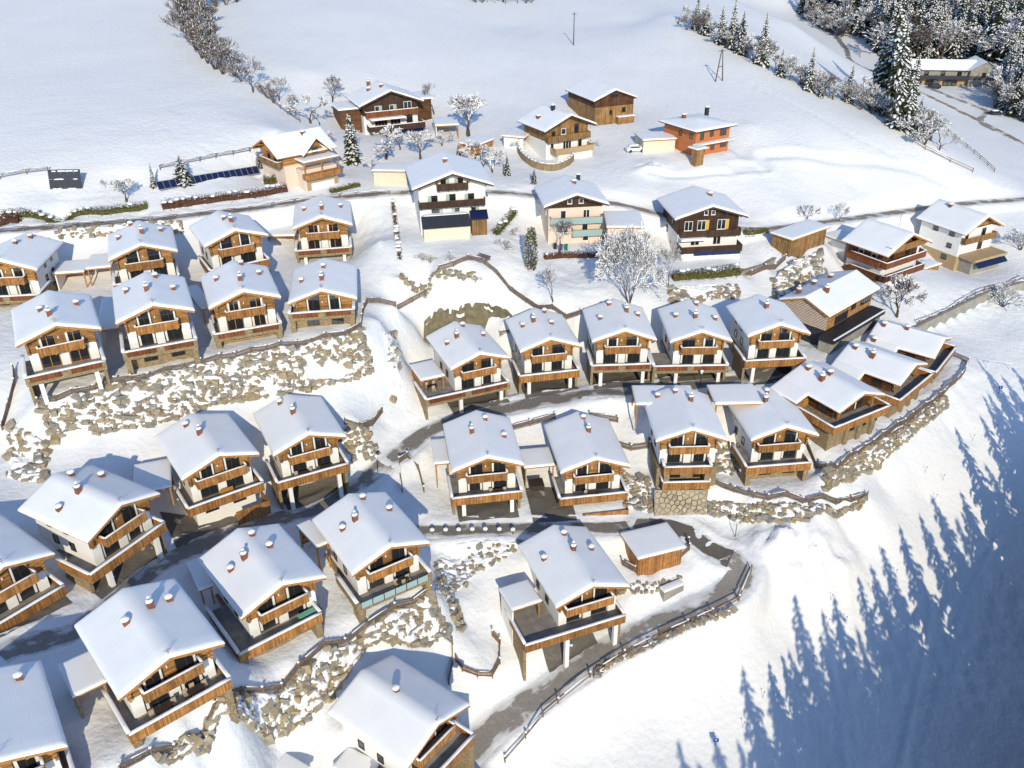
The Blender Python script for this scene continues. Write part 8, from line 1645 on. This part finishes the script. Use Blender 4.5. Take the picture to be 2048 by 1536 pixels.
# masonry of large fitted stones under the three balcony chalet
A, B, C_, D_ = [Vector(p) for p in D_MISC['masonry']]; nrm = (B-A).cross(D_-A).normalized(); nrm = -nrm if nrm.y > 0 else nrm
t = empty('masonry_wall', A.lerp(C_, .5)); tag(t, 'wall of large fitted tan stones under the three balcony chalet', 'wall'); base = A.lerp(C_, .5); rs = random.Random(8)
wU, hV = (B-A).length, (D_-A).length; seeds = []
for k in range(4000):
    c_ = Vector((rs.uniform(-.3, wU+.3), rs.uniform(-.3, hV+.3)))
    if all((c_-q).length > .62 for q in seeds): seeds.append(c_)
def cell(i):
    """Voronoi cell of a seed clipped to the wall face"""
    poly = [Vector((0,0)), Vector((wU,0)), Vector((wU,hV)), Vector((0,hV))]
    for j, q in enumerate(seeds):
        if j == i or (q-seeds[i]).length > 2.2: continue
        m_ = (q+seeds[i])/2; n_ = (q-seeds[i]).normalized(); out = []
        for a_, b_ in zip(poly, poly[1:]+poly[:1]):
            da, db = (a_-m_).dot(n_), (b_-m_).dot(n_)
            if da <= 0: out.append(a_)
            if da*db < 0: out.append(a_.lerp(b_, da/(da-db)))
        poly = out
        if len(poly) < 3: return None
    return poly
pt = lambda c_: A.lerp(B, c_.x/wU).lerp(D_.lerp(C_, c_.x/wU), c_.y/hV)-base
for i in range(len(seeds)):
    poly = cell(i)
    if not poly: continue
    cc = sum(poly, Vector((0,0)))/len(poly); k = len(poly); pr = rs.uniform(.34, .42)
    rim = [cc+(v-cc)*.93 for v in poly]; top_ = [cc+(v-cc)*.8 for v in poly]
    vs = [pt(v)+nrm*.2 for v in rim]+[pt(v)+nrm*pr for v in top_]
    MB().add(vs, [tuple(range(k, 2*k))]+[(j, (j+1) % k, (j+1) % k+k, j+k) for j in range(k)]).build('stone', rs.choice(('rock_pale', 'rock_pale', 'rock_tan')), t)
bk = MB().add([p-base+nrm*q for q in (.27, -.4) for p in (A, B, C_, D_)], [(0,1,2,3),(4,7,6,5),(0,4,5,1),(3,2,6,7)]).build('mortar', 'concrete', t)
# round stone wall before the farmhouse
ln = smooth_line([(p[0], p[1], 0) for p in D_MISC['roundwall']], 1.2); vs, fs = [], []; c = ln[len(ln)//2]; base = Vector((c.x, c.y, gz(c.x, c.y)))
t = empty('garden_wall', base); tag(t, 'round stone garden wall with snow cap before the farmhouse', 'wall'); m = MB()
for a, b in zip(ln[:-1], ln[1:]):
    za, zb = gz(a.x, a.y), gz(b.x, b.y); n_ = Vector(((b-a).y, -(b-a).x, 0)).normalized()*.2
    p = [Vector((q.x, q.y, z))-base for q, z in ((a, za), (b, zb))]; H = Vector((0,0,1.5)); dn = Vector((0,0,-.6))
    m.add([p[0]-n_+dn, p[1]-n_+dn, p[1]+n_+dn, p[0]+n_+dn, p[0]-n_+H, p[1]-n_+H, p[1]+n_+H, p[0]+n_+H], [(4,5,6,7),(0,1,5,4),(2,3,7,6),(1,2,6,5),(3,0,4,7)])
m.build('masonry', 'stone', t); m = MB()
for a, b in zip(ln[:-1], ln[1:]): m.snowbar(Vector((a.x, a.y, gz(a.x, a.y)+1.5))-base, Vector((b.x, b.y, gz(b.x, b.y)+1.5))-base, .45, .25)
m.build('snow', 'snow', t, smooth=True)['kind'] = 'stuff'
for k, (lab, ln, kw) in enumerate(D_FENCE): fence(lab, ln, seed=k+3, **kw)
for lab, ln, w, h, kw in D_HEDGE: hedge(lab, ln, w, h, **kw)
for (k, x, y, h, li, wide) in D_TREES:
    lab, grp = D_TREE_LABELS[li]; tree(k, x, y, h, lab, grp, wide)
FLAB = (('snowy spruce in the forest on the far hillside', 'forest spruces on the far hillside', 'bare frosted tree in the forest on the far hillside', 'bare trees in the far forest'),
        ('dark spruce at the top edge of the wide meadow', 'spruces at the top edge of the meadow', 'bare tree at the top edge of the wide meadow', 'bare trees at the top edge of the meadow'))
for cnt, ps, (h0, h1), seed, wh, poly in D_FOREST:        # wood filling an outline on the hillside
    r = random.Random(seed); k = 0; X0, X1 = min(q[0] for q in poly), max(q[0] for q in poly); Y0, Y1 = min(q[1] for q in poly), max(q[1] for q in poly); L4 = FLAB[wh]; got = []; tries = 0
    while k < cnt and tries < cnt*60:
        tries += 1; x, y = r.uniform(X0, X1), r.uniform(Y0, Y1); ins = False; j = len(poly)-1
        for i in range(len(poly)):
            if (poly[i][1] > y) != (poly[j][1] > y) and x < (poly[j][0]-poly[i][0])*(y-poly[i][1])/(poly[j][1]-poly[i][1])+poly[i][0]: ins = not ins
            j = i
        if not ins or any((x-a)**2+(y-b)**2 < 4.5 for a, b in got): continue
        k += 1; got.append((x, y))
        if r.random() < ps: tree(r.choice(('spruce', 'dark_spruce')), x, y, r.uniform(h0, h1), L4[0], L4[1], r.uniform(.8, 1.05))
        else: tree(r.choice(('white', 'bare', 'scrub', 'brown')), x, y, r.uniform(h0, h1)*.7, L4[2], L4[3], r.uniform(.9, 1.25))
def join_wood(name, spots):
    """dense wood beside the ski run as one mass"""
    t = empty(name, (spots[0][0], spots[0][1], gz(spots[0][0], spots[0][1]))); t['kind'] = 'stuff'; t['label'] = 'dense spruce wood shading the ski run'
    acc = [[[], [], 0] for _ in range(3)]; r = random.Random(6)
    src = []
    for trio in TREE_MESH['dark_spruce']:
        row = []
        for me_ in trio:
            co = np.empty(len(me_.vertices)*3); me_.vertices.foreach_get('co', co); row.append((co.reshape(-1, 3), [tuple(f.vertices) for f in me_.polygons], me_.materials[0]))
        src.append(row)
    for (x, y, h) in spots:
        row = src[r.randrange(len(src))]; a_ = r.uniform(0, 6.28); c_, s_ = math.cos(a_), math.sin(a_); o_ = np.array([x, y, gz(x, y)-.15])-np.array(t.location)
        for k in range(3):
            co, fs, _ = row[k]; q = co*np.array([h*.72, h*.72, h]); q = np.c_[q[:,0]*c_-q[:,1]*s_, q[:,0]*s_+q[:,1]*c_, q[:,2]]+o_
            n0 = acc[k][2]; acc[k][0].append(q); acc[k][1] += [tuple(i+n0 for i in f) for f in fs]; acc[k][2] += len(q)
    for k, nm in enumerate(('trunks', 'crowns', 'snow')):
        m_ = MB(); m_.v = [tuple(v) for v in np.concatenate(acc[k][0])]; m_.f = acc[k][1]; m_.build(nm, src[0][k][2], t)['kind'] = 'stuff'
join_wood('spruce_wood', D_WOOD)

# ------------------------------------------------------------------ street furniture and small things
NTH = 'first second third fourth fifth sixth seventh eighth ninth tenth eleventh twelfth thirteenth fourteenth fifteenth sixteenth seventeenth'.split()
def thing(name, label, cat, x, y, rz=0, group=None):
    t = empty(name, (x, y, gz(x, y)), rz); tag(t, label, cat, group); return t
for i, (x, y) in enumerate(D_MISC['bollards']):
    t = thing('bollard', '%s snow capped post from the left beside the lower road' % NTH[i], 'bollard', x, y, group='snow capped posts along the lower road')
    MB().tube((0,0,-.4), (0,0,.85), .11, .1, 8).build('post', 'fence_wood', t); o = link('snow', lump(.34, .36), t); o.location = (0,0,.83)
for lab, (x, y, h) in zip(('street lamp behind the three balcony chalet', 'street lamp at the road junction beside the snow bed', 'street lamp beside the bare bend of the road'), D_MISC['lamps']):
    t = thing('street_lamp', lab, 'street lamp', x, y); h = max(2.6, h)
    MB().tube((0,0,-.4), (0,0,h), .06, .045, 8).build('pole', 'dark_metal', t); MB().tube((0,0,h), (0,0,h+.4), .13, .2, 8).build('lantern', 'lamp_glass', t); o = link('snow', lump(.3, .26), t); o.location = (0,0,h+.4)
x, y, h = D_MISC['pole']; t = thing('utility_pole', 'single tall utility pole standing in the upper meadow', 'utility pole', x, y); MB().tube((0,0,-.5), (0,0,h), .16, .1, 8).build('pole', 'bark', t); MB().box(-.7, .7, -.05, .05, h-.6, h-.45).build('crossarm', 'bark', t)
x, y, h = D_MISC['aframe']; t = thing('utility_pole', 'leaning A-shaped utility pole near the meadow trees', 'utility pole', x, y, .3)
for s in (-1, 1): MB().tube((s*1.1, 0, -.5), (s*.12, 0, h), .16, .11, 8).build('leg', 'bark', t)
MB().box(-.75, .75, -.06, .06, h*.45, h*.45+.16).build('brace', 'bark', t); MB().box(-1, 1, -.06, .06, h-.5, h-.36).build('crossarm', 'bark', t)
for lab, k in (('blue square piste sign on a post at the bottom', 'sign'), ('blue piste sign on a post at the right edge', 'sign2')):
    x, y, h = D_MISC[k]; t = thing('piste_sign', lab, 'sign', x, y); MB().tube((0,0,-.4), (0,0,1.5), .04, .04, 6).build('post', 'dark_metal', t); MB().box(-.35, .35, -.07, -.04, .9, 1.55).build('panel', 'blue_paint', t); MB().box(-.06, .06, -.075, -.072, 1.05, 1.42).build('symbol', 'white_paint', t)
for i, (x, y, h) in enumerate(sorted(D_MISC['markers'], key=lambda m: m[0]/m[1])):
    t = thing('piste_marker', '%s thin piste marker pole from the left on the ski run' % NTH[i], 'marker pole', x, y, group='piste marker poles on the ski run'); o = MB().tube((0,0,-.3), (.1,0,1.2), .022, .02, 5).build('pole', 'blue_paint', t); MB().box(.06, .2, -.01, .01, 1.0, 1.18).build('flag', 'dark_metal', t)
# solar panels in the garden
a, b = [Vector((p[0], p[1], gz(p[0], p[1])+.55)) for p in D_MISC['array']]; d = (b-a); n = 17; t = empty('solar_array', a.lerp(b, .5)); tag(t, 'row of ground mounted blue solar panels above the hedge', 'solar panels'); t.rotation_euler = (0, 0, math.atan2(d.y, d.x)); L = Vector((d.x, d.y, 0)).length; sl = d.z/L
for i in range(n):
    x0 = -L/2+L*i/n+.03; x1 = x0+L/n-.06; za, zb = (x0*sl, x1*sl)
    q = MB().add([(x0, 0, za+.35), (x1, 0, zb+.35), (x1, 1.0, zb+1.55), (x0, 1.0, za+1.55), (x0, .05, za+.31), (x1, .05, zb+.31), (x1, 1.05, zb+1.51), (x0, 1.05, za+1.51)], [(0,1,2,3),(7,6,5,4),(0,4,5,1),(1,5,6,2),(2,6,7,3),(3,7,4,0)]).build('panel', 'solar', t)
MB().beam((-L/2, .02, -L/2*sl+.27), (L/2, .02, L/2*sl+.27), .12, .12).build('frame', 'solar_frame', t); MB().beam((-L/2, 1.05, -L/2*sl+1.58), (L/2, 1.05, L/2*sl+1.58), .1, .1).build('frame', 'solar_frame', t)
for i in range(n+1):
    xx = -L/2+L*i/n; MB().beam((xx, -.01, xx*sl+.345), (xx, 1.0, xx*sl+1.565), .07, .05).build('frame', 'solar_frame', t)
for i in range(6): xx = -L/2+L*(i+.5)/6; MB().box(xx-.05, xx+.05, .9, 1.0, xx*sl-1, xx*sl+1.4).build('leg', 'solar_frame', t)
a, b = [Vector(p) for p in D_MISC['board']]; d = b-a; t = empty('solar_board', a.lerp(b, .5)); tag(t, 'square dark solar board half covered in snow by the meadow fence', 'solar panels'); t.rotation_euler = (0, 0, math.atan2(d.y, d.x)); L = Vector((d.x, d.y, 0)).length; rs = random.Random(3)
for i in range(5):
    x0 = -L/2+L*i/5+.03; x1 = x0+L/5-.06
    for k in range(2):
        z0 = .3+1.75*k; y0 = .5*k
        MB().add([(x0, y0, z0), (x1, y0, z0), (x1, y0+.48, z0+1.7), (x0, y0+.48, z0+1.7), (x0, y0+.06, z0), (x1, y0+.06, z0), (x1, y0+.54, z0+1.7), (x0, y0+.54, z0+1.7)], [(0,1,2,3),(7,6,5,4),(0,4,5,1),(1,5,6,2),(2,6,7,3),(3,7,4,0)]).build('panel', 'slate', t)
sn = MB()
for i in range(16): xx = rs.uniform(-L/2, L/2); zz = rs.choice((.25, 1.95, 1.95, 3.4)); sn.snowbar((xx-.35, zz*.27-.05, zz), (xx+.4, zz*.27-.05, zz), .3, .3)
sn.build('snow', 'snow', t, smooth=True)['kind'] = 'stuff'
for xx in (-L/2+.5, L/2-.5): MB().box(xx-.06, xx+.06, 1.0, 1.12, -1, 3.6).build('post', 'dark_metal', t)
# cars
def car(x, y, rz, paint, label, snow):
    t = thing('parked_car', label, 'car', x, y, rz)
    body = MB(); P = [(-2.1,.35),(2.1,.35),(2.15,.8),(1.2,.95),(.55,1.42),(-1.3,1.45),(-2.0,.95),(-2.15,.8)]
    body.prism_y(P, -.88, .88).build('body', paint, t)
    MB().prism_y([(1.05,.98),(.5,1.36),(-1.2,1.38),(-1.75,.98)], -.895, .895).build('window', 'glass', t)
    for sx in (-1.3, 1.3):
        for sy in (-.8, .8): MB().tube((sx, sy-.1, .33), (sx, sy+.1, .33), .33, .33, 12).build('wheel', 'tyre', t)
    for sy in (-.6, .6): MB().box(2.1, 2.17, sy-.18, sy+.18, .6, .75).build('headlight', 'white_paint', t)
    if snow:
        o = link('snow', lump(1.0, .3), t); o.scale = (1.2, .85, 1); o.location = (-.4, 0, 1.4); o = link('snow', lump(.6, .25), t); o.scale = (.9, 1.2, 1); o.location = (1.6, 0, .88)
cs = D_MISC['cars']
car(*cs[0], 2.7, 'slate', 'dark car parked before the house at the forest edge', False); car(*cs[1], .3, 'slate', 'dark car half buried beside the far road', True)
car(*cs[2], .2, 'white_paint', 'snow covered car beside the garage of the orange house', True)
# bins before the pink house
for (x, y), m, lab in zip(D_MISC['bins'], ('dark_metal', 'blue_paint', 'green_paint'), ('dark waste bin before the pink house', 'blue waste bin before the pink house', 'green waste bin before the pink house')):
    t = thing('waste_bin', lab, 'bin', x, y); MB().prism_z([(-.3,-.3),(.3,-.3),(.3,.3),(-.3,.3)], 0, 1.0).build('body', m, t); MB().box(-.33, .33, -.36, .33, 1.003, 1.1).build('lid', m, t)
# concrete block on the bank, bench in the garden
a, b = [Vector((*p, 0)) for p in D_MISC['conc']]; c = a.lerp(b, .5); t = thing('concrete_block', 'snow topped concrete block on the bank beside the road', 'block', c.x, c.y, math.atan2((b-a).y, (b-a).x)); L = (b-a).length
MB().box(-L/2, L/2, -.5, .5, -1, 1.1).build('block', 'concrete', t); flat_snow(t, -L/2-.05, L/2+.05, -.55, .55, 1.103, .3)
x, y = D_MISC['benches'][0]; t = thing('garden_bench', 'snowy wooden bench in the white house garden', 'bench', x, y, -.7)
for k in range(3): MB().box(-1.6, 1.6, -.6+.5*k, -.4+.5*k, .4, .5).build('plank', 'fence_wood', t)
for s in (-1.3, 1.3): MB().box(s-.08, s+.08, -.6, .6, -.2, .397).build('leg', 'fence_wood', t)
# football goal half sunk in the snow
a, b = [Vector(p) for p in D_MISC['goal']]; t = empty('goal_frame', a.lerp(b, .5)); tag(t, 'white goal frame standing on the piste at the right edge', 'goal frame'); d = (b-a)/2
for s in (-1, 1): MB().tube(d*s-Vector((0,0,.3)), d*s+Vector((0,0,1.4)), .06, .06, 6).build('post', 'white_paint', t)
MB().tube(-d+Vector((0,0,1.4)), d+Vector((0,0,1.4)), .06, .06, 6).build('crossbar', 'white_paint', t)
